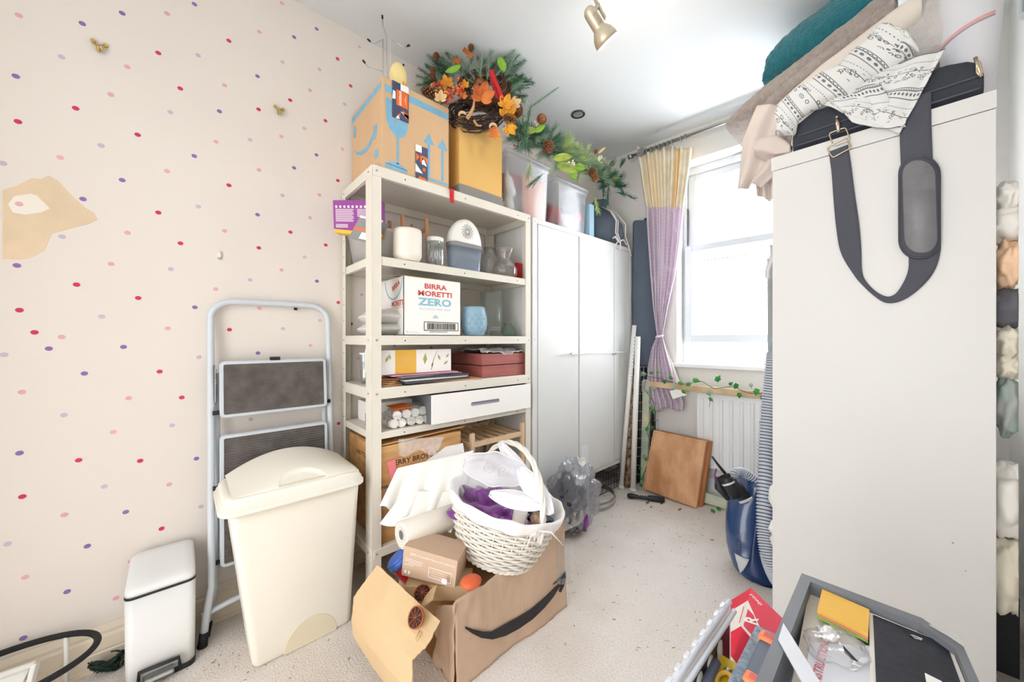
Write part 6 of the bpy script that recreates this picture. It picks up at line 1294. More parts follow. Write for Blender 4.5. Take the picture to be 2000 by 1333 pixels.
# timber frame with ivy
yF = 2.580; t = thing('timber_frame', 'old pine frame with flaking pale paint standing before the radiator', 'frame', (-.9, yF, 0))
def fy(u, v): return py(u, v, yF)
xl = fy(1262, 850).x; z_b = fy(1380, 765).z; m = MB(); b0, b1 = fy(1268, 748), fy(1499, 779)
m.beam(V((b0.x, yF, (fy(1300, 753).z))), V((XR-.1, yF+.02, fy(1300, 753).z-.01)), .036, .040); part('top_rail', m, 'timber', t, bevel=.003)
m = MB(); m.beam(V((xl-.008, yF-.01, 0)), V((xl+.006, yF, fy(1264, 742).z)), .055, .030, V((0, 1, 0))); part('post', m, 'timber_painted', t, bevel=.003)
m = MB(); m.beam(V((xl+.02, yF, .045)), V((XR-.1, yF, .045)), .028, .065); part('bottom_rail', m, 'timber_painted', t, bevel=.003)
m = MB(); c = fy(1263, 752); m.box(c.x-.03, c.x+.028, yF-.024, yF+.022, c.z-.055, c.z+.028); part('taped_joint', m, 'milky_plastic', t, bevel=.004)
m = MB(); q = fy(1428, 994); m.box(q.x-.018, q.x+.022, yF-.0175, yF-.014, q.z-.012, q.z+.012); part('label', m, 'print_white', t)
t = thing('ivy_garland', 'artificial green ivy garland wound around the timber frame', 'ivy', (-1.0, yF-.05, .1)); yI = yF-.045
vine = [(1262, 960), (1256, 930), (1268, 900), (1272, 870), (1262, 840), (1276, 810), (1280, 790), (1258, 760), (1262, 735), (1290, 740), (1330, 752), (1370, 745), (1395, 760), (1430, 755), (1460, 768), (1497, 770)]
m = MB(); m.tube([py(u, v, yI + .012*math.sin(i*2.1)) for i, (u, v) in enumerate(vine)], .0018, 6); m.tube([py(u, v, yI) for u, v in ((1382, 765), (1388, 780), (1385, 795))], .0012, 5); m.tube([py(u, v, yF-.04) for u, v in ((1497, 770), (1496, 800), (1493, 830))], .0012, 5); part('vine', m, 'dark_green', t)
ivy = [(1256, 730, .035), (1272, 729, .022), (1284, 728, .02), (1310, 738, .026), (1298, 746, .028), (1316, 757, .024), (1328, 749, .026), (1335, 765, .026), (1345, 751, .028), (1359, 743, .032), (1383, 768, .026), (1388, 780, .024), (1402, 741, .034), (1438, 754, .030), (1444, 772, .026), (1467, 752, .022), (1478, 765, .032), (1490, 776, .026), (1495, 792, .026), (1490, 826, .028), (1278, 760, .022), (1272, 797, .028), (1277, 805, .022), (1264, 838, .026), (1274, 835, .022), (1258, 893, .026), (1250, 915, .024), (1262, 898, .02), (1254, 935, .024), (1252, 948, .022), (1267, 765, .02), (1427, 750, .02)]
random.seed(13)
for i, (u, v, s_) in enumerate(ivy):
    m = MB(); c = py(u, v, yI - .012); s_ *= 1.05; an = random.uniform(-2.6, -.5) if v > 750 else random.uniform(-.6, 1.2); ex_2 = V((math.cos(an), 0, math.sin(an))); ey_2 = V((-math.sin(an), 0, math.cos(an))); tl_ = random.uniform(-.35, .35)
    out = [(-.45, 0), (-.5, .35), (-.2, .45), (.0, .42), (.15, .62), (.35, .32), (.85, 0), (.35, -.32), (.15, -.62), (0, -.42), (-.2, -.45), (-.5, -.35)]
    P = [c + ex_2*x*s_ + ey_2*y*s_*.9 + V((0, (x*tl_ - abs(y)*.25)*s_, 0)) for x, y in out]
    m.add([c + V((0, -.003, 0))] + P, [(0, k+1, (k+1) % 12+1) for k in range(12)], 0, True); part('leaf', m, 'leaf_ivy' if i % 5 else 'needle_frost', t, solid=.0006)
t = thing('ivy_sprig', 'small ivy sprig fallen on the carpet at the foot of the frame', 'ivy', pz(1398, 998, .01)); 
for (u, v, s_) in ((1392, 1000, .026), (1403, 996, .028), (1436, 984, .028)):
    m = MB(); q = pz(u, v, .012) if u < 1420 else py(u, v, yF-.03); leaf(m, q - RT*s_*.4, RT + FW*.4, (V((0, 0, 1)) - FW*.7).normalized(), s_, s_*1.1); part('leaf', m, 'leaf_ivy', t, solid=.0006)
# wooden case: two hinged halves leaning on the frame
TLc, TRc, BRc, BLc = pd(1276, 841, 2.60), pd(1379, 863, 2.36), pz(1360, 994, .004), pz(1255, 955, .004)
BLc = pd(1255, 955, 2.60); BRc = pd(1360, 994, 2.345)
nn = (TRc-TLc).cross(BLc-TLc).normalized(); nn = -nn if nn.dot(FW) < 0 else nn
t = thing('wooden_games_case', 'square wooden folding case with a wire handle leaning before the radiator', 'case', BRc)
m = MB(); m.slab([BLc, BRc, TRc, TLc], nn*.045); part('front_half', m, 'case_wood', t, bevel=.003)
u2_ = (TRc-TLc).normalized(); m = MB(); k = nn*.049 + u2_*.018; m.slab([BLc+k, BRc+k, TRc+k, TLc+k], nn*.045); part('back_half', m, 'case_wood_edge', t, bevel=.003)
m = MB(); u_ = (TRc-TLc).normalized(); w_ = (TLc-BLc).normalized()
L1, L2 = (TRc-TLc).length, (TLc-BLc).length; o = TLc - nn*.0006
for (a, b, c_, d_) in ((.012, .012, L1-.012, .0135), (.012, .012, .0135, L2-.012), (L1-.0135, .012, L1-.012, L2-.012)): m.slab([o+u_*a-w_*b, o+u_*c_-w_*b, o+u_*c_-w_*d_, o+u_*a-w_*d_], -nn*.0004)
part('inlay_line', m, 'case_wood_edge', t)
m = MB(); a, b = pd(1320, 850, depth(TLc)*.55+depth(TRc)*.45), pd(1350, 858, depth(TLc)*.35+depth(TRc)*.65); m.tube([a, a+w_*.02, a+w_*.026+u_*.012, b+w_*.026-u_*.012, b+w_*.02, b], .0024, 8); m.v = [p + nn*.03 for p in m.v]; part('handle', m, 'steel', t)
# ---------------------------------------------------------------- vacuum cleaner
vc = V((-.405, 2.00, 0)); t = thing('vacuum_cleaner', 'blue cylinder vacuum cleaner standing on end beside the wardrobe', 'vacuum cleaner', vc)
# silhouettes read at depth about 1.72: rows (v, left u, right u)
rows = [(943, 1462, 1500, 1.74), (965, 1450, 1515, 1.74), (990, 1442, 1526, 1.73), (1020, 1437, 1532, 1.72), (1050, 1436, 1534, 1.70), (1080, 1438, 1534, 1.69), (1105, 1444, 1534, 1.67), (1128, 1453, 1534, 1.65), (1150, 1470, 1534, 1.63)]
def vring(v, a, b, d, k=1., n=28):
    A, B = pd(a, v, d), pd(b, v, d); c = (A+B)/2; h = (B-A).length/2*k; c = c + FW*.05
    return [c + RT*h*math.cos(2*math.pi*i/n) + FW*.115*k*math.sin(2*math.pi*i/n)*(1 if math.sin(2*math.pi*i/n) > 0 else .75) for i in range(n)]
sub = []
for i in range(len(rows)-1):
    for f in (0, .5): sub.append([rows[i][k]*(1-f)+rows[i+1][k]*f for k in range(4)])
sub.append(list(rows[-1]))
m = MB(); R_ = [vring(*s_) for s_ in sub]; R_ = [vring(940, 1466, 1494, 1.745, .6)] + R_; 
for r__ in R_:
    for p_ in r__: p_.z = max(.004, p_.z)
m.loft(R_); part('body', m, 'vacuum_blue', t)
def vpanel(rows_, mm, nm, lift=.004):
    m = MB(); rr = []
    for (v, a, b) in rows_:
        d = 1.60 + (.04 if v < 1100 else 0); line = []
        for i in range(9):
            u = a + (b-a)*i/8; 
            # nearest body surface along this ray
            best = None; base = [s_ for s_ in sub if s_[0] >= v]; s0_ = base[0] if base else sub[-1]
            A, B = pd(s0_[1], v, s0_[3]), pd(s0_[2], v, s0_[3]); c = (A+B)/2 + FW*.05; h = (B-A).length/2; x = (pd(u, v, s0_[3]-.05) - c).dot(RT)/h; x = max(-.98, min(.98, x)); y = -.115*.75*math.sqrt(1-x*x)
            line.append(c + RT*h*x + FW*(y-lift))
        rr.append(line)
    m.grid(lambda uu, vv: (lambda i, j: rr[j][i])(min(8, int(round(uu*8))), min(len(rr)-1, int(round(vv*(len(rr)-1))))), 8, len(rr)-1); return part(nm, m, mm, t, solid=.003)
vpanel([(1088, 1447, 1472), (1100, 1448, 1470), (1115, 1450, 1468), (1128, 1456, 1467)], 'vacuum_grey', 'front_panel')
vpanel([(1000, 1480, 1512), (1030, 1478, 1515), (1060, 1474, 1515), (1090, 1472, 1515), (1120, 1470, 1515), (1135, 1472, 1515)], 'vacuum_navy', 'side_panel')
m = MB(); 
for j in range(10): v = 1042+j*4; m.tube([pd(1436+j*.4, v, 1.60), pd(1440, v+1.5, 1.585), pd(1448, v+3, 1.58)], .0013, 5)
part('vent_grille', m, 'hose_dark', t)
m = MB(); c = V((-.40, 1.98, .0)); 
for s_ in (-1, 1): m.cyl(c + V((.09*s_-.02, 0, .03)), c + V((.09*s_, 0, .03)), .03, n=20)
part('wheel', m, 'black_plastic', t)
def hose(pts, r_, nm, ridges, d0=None, par=None):
    P = []; n_ = len(pts)
    def cr(t_):
        x = t_*(n_-1); i = min(int(x), n_-2); f = x-i; p0, p1, p2, p3 = pts[max(i-1, 0)], pts[i], pts[i+1], pts[min(i+2, n_-1)]
        return .5*((2*p1) + (p2-p0)*f + (2*p0-5*p1+4*p2-p3)*f*f + (3*p1-p0-3*p2+p3)*f**3)
    N = ridges*4; path_ = [cr(i/N) for i in range(N+1)]
    m = MB(); rs = [r_*(1.0 if (i % 4) in (0, 1) else .82) for i in range(N+1)]; m.tube(path_, rs, 18); nf = 18
    # alternate faces dark in the grooves
    cnt = 0
    for k in range(len(m.f)):
        if k // nf < N and (k // nf) % 4 in (2,): m.mi[k] = 1
    return part(nm, m, ['hose_grey', 'hose_dark'], par or t)
hose([pd(1432, 936, 1.72), pd(1436, 924, 1.74), pd(1450, 922, 1.76), pd(1466, 932, 1.76), pd(1482, 950, 1.74), pd(1494, 985, 1.70), pd(1503, 1040, 1.66)], .0215, 'inlet_hose', 22)
t_h = t
hose([pd(1512, 690, 1.74), pd(1507, 740, 1.73), pd(1501, 800, 1.72), pd(1497, 870, 1.69), pd(1495, 950, 1.63), pd(1495, 1030, 1.57), pd(1503, 1090, 1.52), pd(1520, 1132, 1.52), pd(1538, 1145, 1.58)], .034, 'suction_hose', 92)
hose([pd(1509, 960, 1.80), pd(1511, 1010, 1.78), pd(1513, 1060, 1.74), pd(1524, 1110, 1.7)], .026, 'return_hose', 36)
# hose end, tools
m = MB(); a, b = pd(1432, 938, 1.72), pd(1455, 975, 1.68); m.tube([a, b], [.024, .028], 20); part('hose_connector', m, 'black_plastic', t)
m = MB(); c = b; m.lathe([(.027, 0), (.031, .002), (.031, .010), (.027, .012)], c, 24, Matrix((*[v_ for v_ in (frame_of((b-a))[0], frame_of((b-a))[1], (b-a).normalized())],)).transposed()); part('connector_ring', m, 'vacuum_grey', t)
a, b = pd(1417, 934, 1.66), pd(1438, 973, 1.63); ax = (b-a).normalized(); f1, f2 = frame_of(ax); X = Matrix((f1, f2, ax)).transposed(); L = (b-a).length
m = MB(); m.lathe([(.019, -.006), (.024, .0), (.027, .012), (.026, .02), (.023, L), (.0, L)], a, 28, X); m.lathe([(.019, -.006), (.017, .03), (.0, .03)], a, 28, X); part('dusting_brush', m, 'black_plastic', t)
m = MB(); m.lathe([(.0275, .020), (.0285, .024), (.027, .028)], a, 28, X); part('brush_ring', m, 'vacuum_grey', t)
m = MB(); random.seed(4)
for i in range(70): an = i*2*math.pi/70; q = a + (f1*math.cos(an)+f2*math.sin(an))*.0215; m.tube([q - ax*.012 + (f1*math.cos(an)+f2*math.sin(an))*.003*random.uniform(-1, 1), q + ax*.004], .0016, 4)
part('bristles', m, 'black_rubber', t)
m = MB(); m.tube([pd(1391, 892, 1.72), pd(1400, 905, 1.71), pd(1416, 925, 1.70)], [.0085, .009, .011], 10, flat=.6); part('crevice_tool', m, 'black_plastic', t)
m = MB(); m.tube([pd(1400, 932, 1.70), pd(1404, 952, 1.69), pd(1424, 972, 1.68)], [.011, .020, .020], 14); part('upholstery_tool', m, 'black_plastic', t)
m = MB(); m.tube([pd(1399, 916, 1.70), pd(1396, 928, 1.695), pd(1398, 944, 1.69)], .004, 8); part('thread_lifter', m, 'satin_purple', t)
# vacuum's steel tube and grey cloth standing beyond the wardrobe edge
a, b = pz(1513, 1060, .002), pd(1507, 505, 1.98); a = V((b.x+.01, b.y-.02, .002)); t = thing('vacuum_wand', 'grey-green vacuum wand standing upright beside the wardrobe', 'vacuum wand', a)
m = MB(); m.tube([a, b], .020, 16); part('tube', m, 'grey_felt', t); m = MB(); m.tube([a + (b-a)*.62, a + (b-a)*.66], .028, 16); part('collar', m, 'vacuum_grey', t)
m = MB(); m.tube([pd(1511, 655, 1.93), pd(1504, 672, 1.93), pd(1500, 690, 1.93), pd(1507, 715, 1.93), pd(1512, 716, 1.93)], .0022, 6); solo('charging_cable', m, 'light_blue_board', 'thin pale blue cable looped beside the wardrobe edge', 'cable')
# ================================================================ WARDROBE ON THE RIGHT
WXL, WXR, WY, WZ = -.356, .1575, 1.6625, 1.790
t = thing('wardrobe', 'off-white wardrobe whose flat side panel faces the camera at the right', 'wardrobe', ((WXL+WXR)/2, (WY+2.5)/2, 0))
yB = 2.45
m = MB(); m.box(WXL, WXR, WY, WY+.018, 0, WZ-.052); part('side_panel', m, 'melamine', t, bevel=.0012)
m = MB(); m.box(WXL-.004, WXR+.001, WY-.002, yB, WZ-.050, WZ); part('top', m, 'melamine', t, bevel=.0012)
m = MB(); m.box(WXL+.30, WXL+.31, WY+.02, yB-.02, .05, WZ-.052); part('back_panel', m, 'melamine', t)
m = MB(); m.box(WXL, WXR, yB-.018, yB, 0, WZ-.052); part('side_panel', m, 'melamine', t)
for z in (.06, .42, .80, 1.15, 1.47): m = MB(); m.box(WXL+.02, WXL+.29, WY+.02, yB-.02, z, z+.016); m.box(WXL+.315, WXR-.01, WY+.02, yB-.02, z, z+.016); part('shelf', m, 'melamine', t)
m = MB(); 
for (u, v, r_) in ((1861, 1061, .0022), (1886, 1116, .0016), (1834, 250, .001)): q = py(u, v, WY); m.cyl(q - V((0, .0003, 0)), q + V((0, .001, 0)), r_, n=10)
part('scuffs', m, 'grey_card', t)
# clothes squeezed between wardrobe and right wall
def wad(u, v0, v1, mm, lab, seed, name='folded_cloth', du=34, y=1.69, w=.030, x=None):
    a = py(1960, v0, y); b = py(1960, v1, y); z0_, z1_ = b.z, a.z; cx = .188 if x is None else x
    m = MB(); crumple(m, (cx-.004, y+.07, (z0_+z1_)/2), (w, .06, (z1_-z0_)/2*.95), 40, .28, 2.6, seed)
    for i, p in enumerate(m.v): m.v[i] = V((min(max(p.x, WXR+.003-.0), .203+(p.y-1.75)*.1), max(p.y, WY+.004), p.z))
    return solo(name, m, mm, lab, 'cloth')
wad(0, 345, 412, 'cloth_white', 'cream crumpled cloth topmost in the gap behind the wardrobe', 1)
wad(0, 395, 470, 'cloth_white', 'plump cream pillowcase second from the top in the gap', 2, w=.085)
wad(0, 465, 566, 'cloth_peach', 'peach folded cloth in the gap behind the wardrobe', 3)
wad(0, 560, 640, 'cloth_dark', 'grey plastic-wrapped cloth below the peach one in the gap', 4, w=.055)
wad(0, 635, 700, 'cloth_sand', 'sand-coloured cloth below the grey one in the gap', 5)
wad(0, 690, 745, 'cloth_sand', 'sand and grey striped cloth midway down the gap', 6)
wad(0, 738, 860, 'cloth_leafy', 'grey and mint leafy-print cloth in the gap', 7)
wad(0, 915, 1065, 'cloth_white', 'long pale bag in the lower part of the gap', 8, w=.06)
wad(0, 1062, 1215, 'cloth_sand', 'lowest beige bundle in the gap by the right wall', 9, w=.065)
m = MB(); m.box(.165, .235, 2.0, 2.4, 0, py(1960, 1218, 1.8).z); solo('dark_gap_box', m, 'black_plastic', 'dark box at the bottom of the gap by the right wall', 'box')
# white and grey bits poking out at the wardrobe's left
m = MB(); c = pd(1512, 512, 1.80); m.grid(lambda u, v: pd(1503 - 6*v + 32*u + 3*math.sin(v*6), 478 + 66*v + 4*u*math.sin(3*u), 1.475 + .012*math.sin(u*14+v*3)), 20, 16); solo('hanging_grey_cloth', m, 'linen_grey', 'pale grey cloth hanging past the wardrobe edge before the window', 'cloth', solid=.004)
for i, (u, v, r_, lab) in enumerate(((1514, 968, (.030, .05, .052), 'white frothy cloth bump at the wardrobe edge, upper of three'), (1513, 1033, (.028, .05, .032), 'white frothy cloth bump at the wardrobe edge, middle of three'), (1514, 1055, (.024, .05, .026), 'white frothy cloth bump at the wardrobe edge, lowest of three'))):
    m = MB(); c = pd(u+6, v, 1.46); crumple(m, c, r_, 20, .25, 2, i); solo('white_cloth_bump', m, 'lining', lab, 'cloth')

# ---------------------------------------------------------------- heap on the wardrobe
def soft(name, lab, cat, mm, rows, y0, dep, n=64, amp=.006, freq=9, seed=0, noy=False, sq=.7):
    """rows: (u, v_top, v_bottom, y) cross-sections along the cloth; thickness dep in y, rounded"""
    rings = []
    K = []
    for i in range(len(rows)-1):
        for f in [q_/12 for q_ in range(12)]:
            K.append([rows[i][k]*(1-f)+rows[i+1][k]*f for k in range(len(rows[0]))])
    K.append(list(rows[-1]))
    for r_ in K:
        yy = y0 + (r_[3] if len(r_) > 3 else 0); a, b = py(r_[0], r_[1], yy), py(r_[0]+(r_[4] if len(r_) > 4 else 0), r_[2], yy); c = (a+b)/2; h = (a-b)/2; dd_ = r_[5] if len(r_) > 5 else dep
        ring = []
        for i in range(n):
            an = 2*math.pi*i/n; cs, sn = math.cos(an), math.sin(an); cs = math.copysign(abs(cs)**sq, cs); sn = math.copysign(abs(sn)**sq, sn)
            ring.append(c + h*cs + V((0, dd_/2 + dd_/2*sn, 0)))
        rings.append(ring)
    m = MB(); m.loft(rings)
    fine = .0045 if mm.startswith('towel') or mm == 'fleece' else .0
    for i, p in enumerate(m.v): m.v[i] = p + noise.noise_vector(p*freq + V((seed,)*3))*amp + noise.noise_vector(p*70)*fine
    return solo(name, m, mm, lab, cat, weld=True)
soft('teal_towel', 'teal fluffy towel at the top left of the wardrobe heap', 'towel', 'towel_teal', [(1488, 140, 158, .12), (1497, 96, 152, .10), (1522, 62, 138, .08), (1555, 30, 118, .06), (1600, -5, 95, .04), (1650, -45, 60, .02), (1710, -80, 20, 0)], 1.96, .34, amp=.008)
soft('grey_towel', 'long mushroom-grey towel running under the teal one', 'towel', 'towel_grey', [(1416, 236, 250, .10), (1424, 222, 252, .08), (1450, 196, 236, .06), (1478, 168, 214, .04), (1515, 134, 190, .02), (1555, 100, 162, 0), (1600, 68, 130, 0), (1650, 28, 92, 0), (1700, -15, 55, 0), (1750, -50, 20, 0)], 1.90, .36, amp=.007, seed=3)
soft('grey_towel', 'second grey towel fold directly above the cream sheet', 'towel', 'towel_grey', [(1470, 212, 240, .10), (1500, 182, 214, .08), (1545, 142, 182, .04), (1600, 95, 140, 0), (1650, 56, 100, 0), (1700, 18, 62, 0), (1750, -20, 30, 0)], 1.85, .30, amp=.006, seed=5)
m = MB()
for (ua, va, ub, vb) in ((1512, 150, 1532, 128), (1606, 82, 1626, 66)):
    pass
soft('cream_sheet', 'cream cotton sheet sloping down beneath the grey towels', 'sheet', 'sheet_cream', [(1470, 262, 300, .14), (1482, 236, 300, .12), (1510, 196, 262, .08), (1550, 158, 222, .04), (1600, 112, 190, 0), (1650, 74, 150, 0), (1700, 34, 110, 0), (1760, -12, 75, 0), (1800, -40, 40, 0)], 1.745, .30, amp=.006, seed=7)
def hang(name, lab, mm, L_, R__, vs, y0, waves=4, amp=.018, seed=0, sol=.003):
    m = MB()
    def fn(u, v):
        x = v*(len(vs)-1); i = min(int(x), len(vs)-2); f = x-i; a = L_[i]*(1-f)+L_[i+1]*f; b = R__[i]*(1-f)+R__[i+1]*f; vv = vs[i]*(1-f)+vs[i+1]*f
        p = py(a+(b-a)*u, vv + 5*math.sin(u*5+seed)*v, y0); return p + V((0, amp*math.sin(u*waves*math.pi*2+seed+v*1.5)*(.4+.6*v) + amp*.5*noise.noise(V((u*4, v*4, seed))), 0))
    m.grid(fn, 60, 40); return solo(name, m, mm, lab, 'cloth', solid=sol)
hang('linen_drape', 'beige linen cloth hanging down over the window corner', 'linen_beige', [1478, 1462, 1450, 1446, 1443, 1440], [1560, 1550, 1545, 1540, 1518, 1484], [205, 240, 270, 300, 335, 366], 1.73, 2, .016, 1)
hang('linen_drape', 'darker end of linen hanging beside the wardrobe top', 'linen_beige', [1470, 1466, 1476, 1480], [1514, 1512, 1511, 1511], [290, 320, 355, 388], 1.80, 2, .012, 4)
soft('linen_fold', 'puffed beige linen fold resting on the wardrobe corner', 'cloth', 'linen_beige', [(1476, 276, 296, 0), (1490, 262, 304, 0), (1510, 262, 305, 0), (1528, 270, 300, 0), (1540, 280, 292, 0)], 1.672, .08, amp=.020, freq=16, seed=2)
soft('fleece_blanket', 'thick pale grey fleece blanket at the back right of the heap', 'blanket', 'fleece', [(1650, 92, 140, .08), (1672, 80, 160, .04), (1710, 48, 180, .02), (1760, 2, 165, 0), (1810, -40, 140, 0), (1843, -70, 118, 0), (1846, -60, 100, 0)], 1.765, .34, amp=.012, freq=7, seed=9)
# black bag with its strap
t = thing('shoulder_bag', 'black padded shoulder bag on the wardrobe with its strap hanging down', 'bag', (-.05, 1.72, WZ+.001))
m = MB(); yb0 = WY+.006; a0, a1 = py(1548, 290, yb0), py(1922, 180, yb0); xs = (a0.x, a1.x)
prof = [(1548, 262, 292), (1556, 235, 290), (1590, 206, 281), (1640, 190, 268), (1700, 168, 252), (1760, 150, 236), (1800, 132, 226), (1850, 115, 212), (1890, 108, 202), (1915, 112, 196), (1922, 135, 190)]
rings = []
for (u, vt, vb) in prof:
    p = py(u, vt, yb0); x = p.x; zt_ = p.z; zb_ = WZ+.002; k = 1; ring = []
    for i in range(24):
        an = 2*math.pi*i/24; cs, sn = math.cos(an), math.sin(an); cs = math.copysign(abs(cs)**.45, cs); sn = math.copysign(abs(sn)**.45, sn)
        ring.append(V((x, yb0+.13+.13*sn, (zt_+zb_)/2 + (zt_-zb_)/2*cs)))
    rings.append(ring)
m.loft(rings); part('body', m, 'bag_black', t)
m = MB(); 
for (off, rr_) in ((.020, .0035), (.055, .003)):
    m.tube([V((py(u, vt, yb0).x, yb0-.0015, WZ+off+ (.0 if k_ else 0))) for k_, (u, vt, vb) in enumerate(prof[1:-1])], rr_, 8)
part('piping', m, 'bag_trim', t)
m = MB(); q = [py(u, v, yb0-.004) for u, v in ((1905, 112), (1913, 122), (1918, 140), (1916, 150), (1908, 142), (1908, 125))]; m.tube(q, .0030, 8, closed=True); m.tube([q[0], q[3]], .004, 8); part('buckle', m, 'gold_metal', t)
ys = WY-.006
def ribbon(pts, ws_, mm, par, nm, th=.0018, yo=0.):
    m = MB(); P = [py(u, v, ys+yo) for u, v in pts]; n_ = len(P); Lf, Rt = [], []
    # smooth
    def cr(A, t_):
        x = t_*(n_-1); i = min(int(x), n_-2); f = x-i; g = lambda j: A[max(0, min(n_-1, j))]
        return .5*((2*g(i)) + (g(i+1)-g(i-1))*f + (2*g(i-1)-5*g(i)+4*g(i+1)-g(i+2))*f*f + (3*g(i)-g(i-1)-3*g(i+1)+g(i+2))*f**3)
    N = 60; C = [cr(P, i/N) for i in range(N+1)]; W = [max(.001, cr(ws_, i/N)) for i in range(N+1)]
    def fn(u, v):
        i = min(N, int(round(v*N))); T_ = (C[min(i+1, N)]-C[max(i-1, 0)]).normalized(); s_ = T_.cross(V((0, 1, 0))).normalized(); return C[i] + s_*(u-.5)*W[i] + V((0, -.004*(1-abs(W[i]/max(ws_)))*math.sin(u*3), 0))
    m.grid(fn, 6, N); return part(nm, m, mm, par, solid=th)
k_ = depth(py(1700, 450, ys))/F_PX
ribbon([(1637, 290), (1643, 330), (1648, 380), (1655, 440), (1662, 490), (1676, 535), (1690, 556), (1712, 576), (1735, 586), (1760, 578), (1785, 552), (1800, 525), (1805, 495), (1806, 470)], [30*k_, 30*k_, 32*k_, 34*k_, 30*k_, 12*k_, 7*k_, 7*k_, 12*k_, 17*k_, 26*k_, 33*k_, 38*k_, 38*k_], 'strap_grey', t, 'strap')
ribbon([(1787, 190), (1787, 230), (1788, 270), (1790, 320)], [42*k_*.93]*4, 'strap_grey', t, 'strap')
def rp(u0, u1, v0, v1, r_, yo, th, mm, nm, skew=6):
    m = MB(); c = ((u0+u1)/2, (v0+v1)/2); q = [py(c[0]+p.x + skew*(p.y)/((v1-v0)/2), c[1]+p.y, ys+yo) for p in rrect((u1-u0)/2, (v1-v0)/2, r_, 0, 8)]
    q2 = [(p - sum(q, V())/len(q))*.985 + sum(q, V())/len(q) + V((0, -th, 0)) for p in q]; m.loft([q, q2]); return part(nm, m, mm, t)
rp(1754, 1838, 303, 507, 38, -.003, .007, 'strap_grey', 'shoulder_pad', 0); rp(1764, 1829, 313, 495, 30, -.010, .0015, 'pad_leather', 'pad_cover', 3)
m = MB(); st = [py(1796.0+ p.x, 405 + p.y, ys-.0112) for p in rrect(38, 97, 34, 0, 14)]
for i in range(0, len(st), 1): 
    a, b = st[i], st[(i+1) % len(st)]; n_ = max(1, int((b-a).length/.006))
    for j in range(n_): m.tube([a+(b-a)*(j+.1)/n_, a+(b-a)*(j+.6)/n_], .0007, 4)
part('stitching', m, 'bag_black', t)
def pxring(u0, u1, v0, v1, rot, r_, nm):
    m = MB(); c = ((u0+u1)/2, (v0+v1)/2); P = []
    for p in rrect((u1-u0)/2, (v1-v0)/2, 5, 0, 4): P.append(py(c[0]+p.x*math.cos(rot)-p.y*math.sin(rot), c[1]+p.x*math.sin(rot)+p.y*math.cos(rot), ys-.004))
    m.tube(P, r_, 8, closed=True); return part(nm, m, 'gold_metal', t)
pxring(1618, 1660, 277, 300, -.5, .0022, 'slider_buckle'); pxring(1622, 1657, 254, 280, -.35, .0020, 'loop_ring')
m = MB(); m.tube([py(1634, 232, ys-.004), py(1636, 244, ys-.006), py(1638, 258, ys-.006)], [.0035, .0065, .0045], 10); m.cyl(py(1633, 231, ys-.006), py(1636, 227, ys-.006), .004, n=10); part('swivel_clip', m, 'gold_metal', t)
# patterned fabric
fm = bpy.data.materials.new('elephant_fabric'); fm.use_nodes = True; n_ = fm.node_tree.nodes; l_ = fm.node_tree.links; b_ = n_['Principled BSDF']; b_.inputs['Roughness'].default_value = .85
at = n_.new('ShaderNodeUVMap'); sp = n_.new('ShaderNodeSeparateXYZ'); l_.new(at.outputs[0], sp.inputs[0])
def mth(op, a, b=None, c=None):
    q = n_.new('ShaderNodeMath'); q.operation = op
    for i, x in enumerate((a, b, c)):
        if x is None: continue
        if isinstance(x, (int, float)): q.inputs[i].default_value = x
        else: l_.new(x, q.inputs[i])
    return q.outputs[0]
U, Vv = sp.outputs['X'], sp.outputs['Y']
def pulse(x, period, w, off=0.): return mth('LESS_THAN', mth('FRACT', mth('ADD', mth('DIVIDE', x, period), off)), w)
def dotrow(pu, pv, r_, offv): # rows of dots at v period pv
    fu = mth('SUBTRACT', mth('FRACT', mth('DIVIDE', U, pu)), .5); fv = mth('MULTIPLY', mth('SUBTRACT', mth('FRACT', mth('ADD', mth('DIVIDE', Vv, pv), offv)), .5), pv/pu)
    return mth('LESS_THAN', mth('SQRT', mth('ADD', mth('MULTIPLY', fu, fu), mth('MULTIPLY', fv, fv))), r_)
def zig(pu, pv, amp, w, offv):
    tri_ = mth('MULTIPLY', mth('ABSOLUTE', mth('SUBTRACT', mth('FRACT', mth('DIVIDE', U, pu)), .5)), amp); return mth('LESS_THAN', mth('ABSOLUTE', mth('SUBTRACT', mth('ADD', mth('MULTIPLY', mth('SUBTRACT', mth('FRACT', mth('ADD', mth('DIVIDE', Vv, pv), offv)), .5), pv), 0.), tri_)), w)
PV = .118
ink = mth('MAXIMUM', pulse(Vv, PV, .022, 0), pulse(Vv, PV, .022, .17)); ink = mth('MAXIMUM', ink, pulse(Vv, PV, .018, .23)); ink = mth('MAXIMUM', ink, pulse(Vv, PV, .018, .62))
ink = mth('MAXIMUM', ink, dotrow(.013, PV, .30, .585)); ink = mth('MAXIMUM', ink, dotrow(.006, PV, .25, .30)); ink = mth('MAXIMUM', ink, zig(.008, PV, .010, .0014, .70))
vo = n_.new('ShaderNodeTexVoronoi'); vo.feature = 'F1'; vo.inputs['Scale'].default_value = 75; l_.new(at.outputs[0], vo.inputs['Vector'])
band = mth('MULTIPLY', mth('GREATER_THAN', mth('FRACT', mth('DIVIDE', Vv, PV)), .30), mth('LESS_THAN', mth('FRACT', mth('DIVIDE', Vv, PV)), .60))
rings_ = mth('MULTIPLY', mth('LESS_THAN', mth('ABSOLUTE', mth('SUBTRACT', vo.outputs['Distance'], .34)), .06), band); ink = mth('MAXIMUM', ink, rings_)
dts = mth('MULTIPLY', mth('LESS_THAN', vo.outputs['Distance'], .13), band); ink = mth('MAXIMUM', ink, dts)
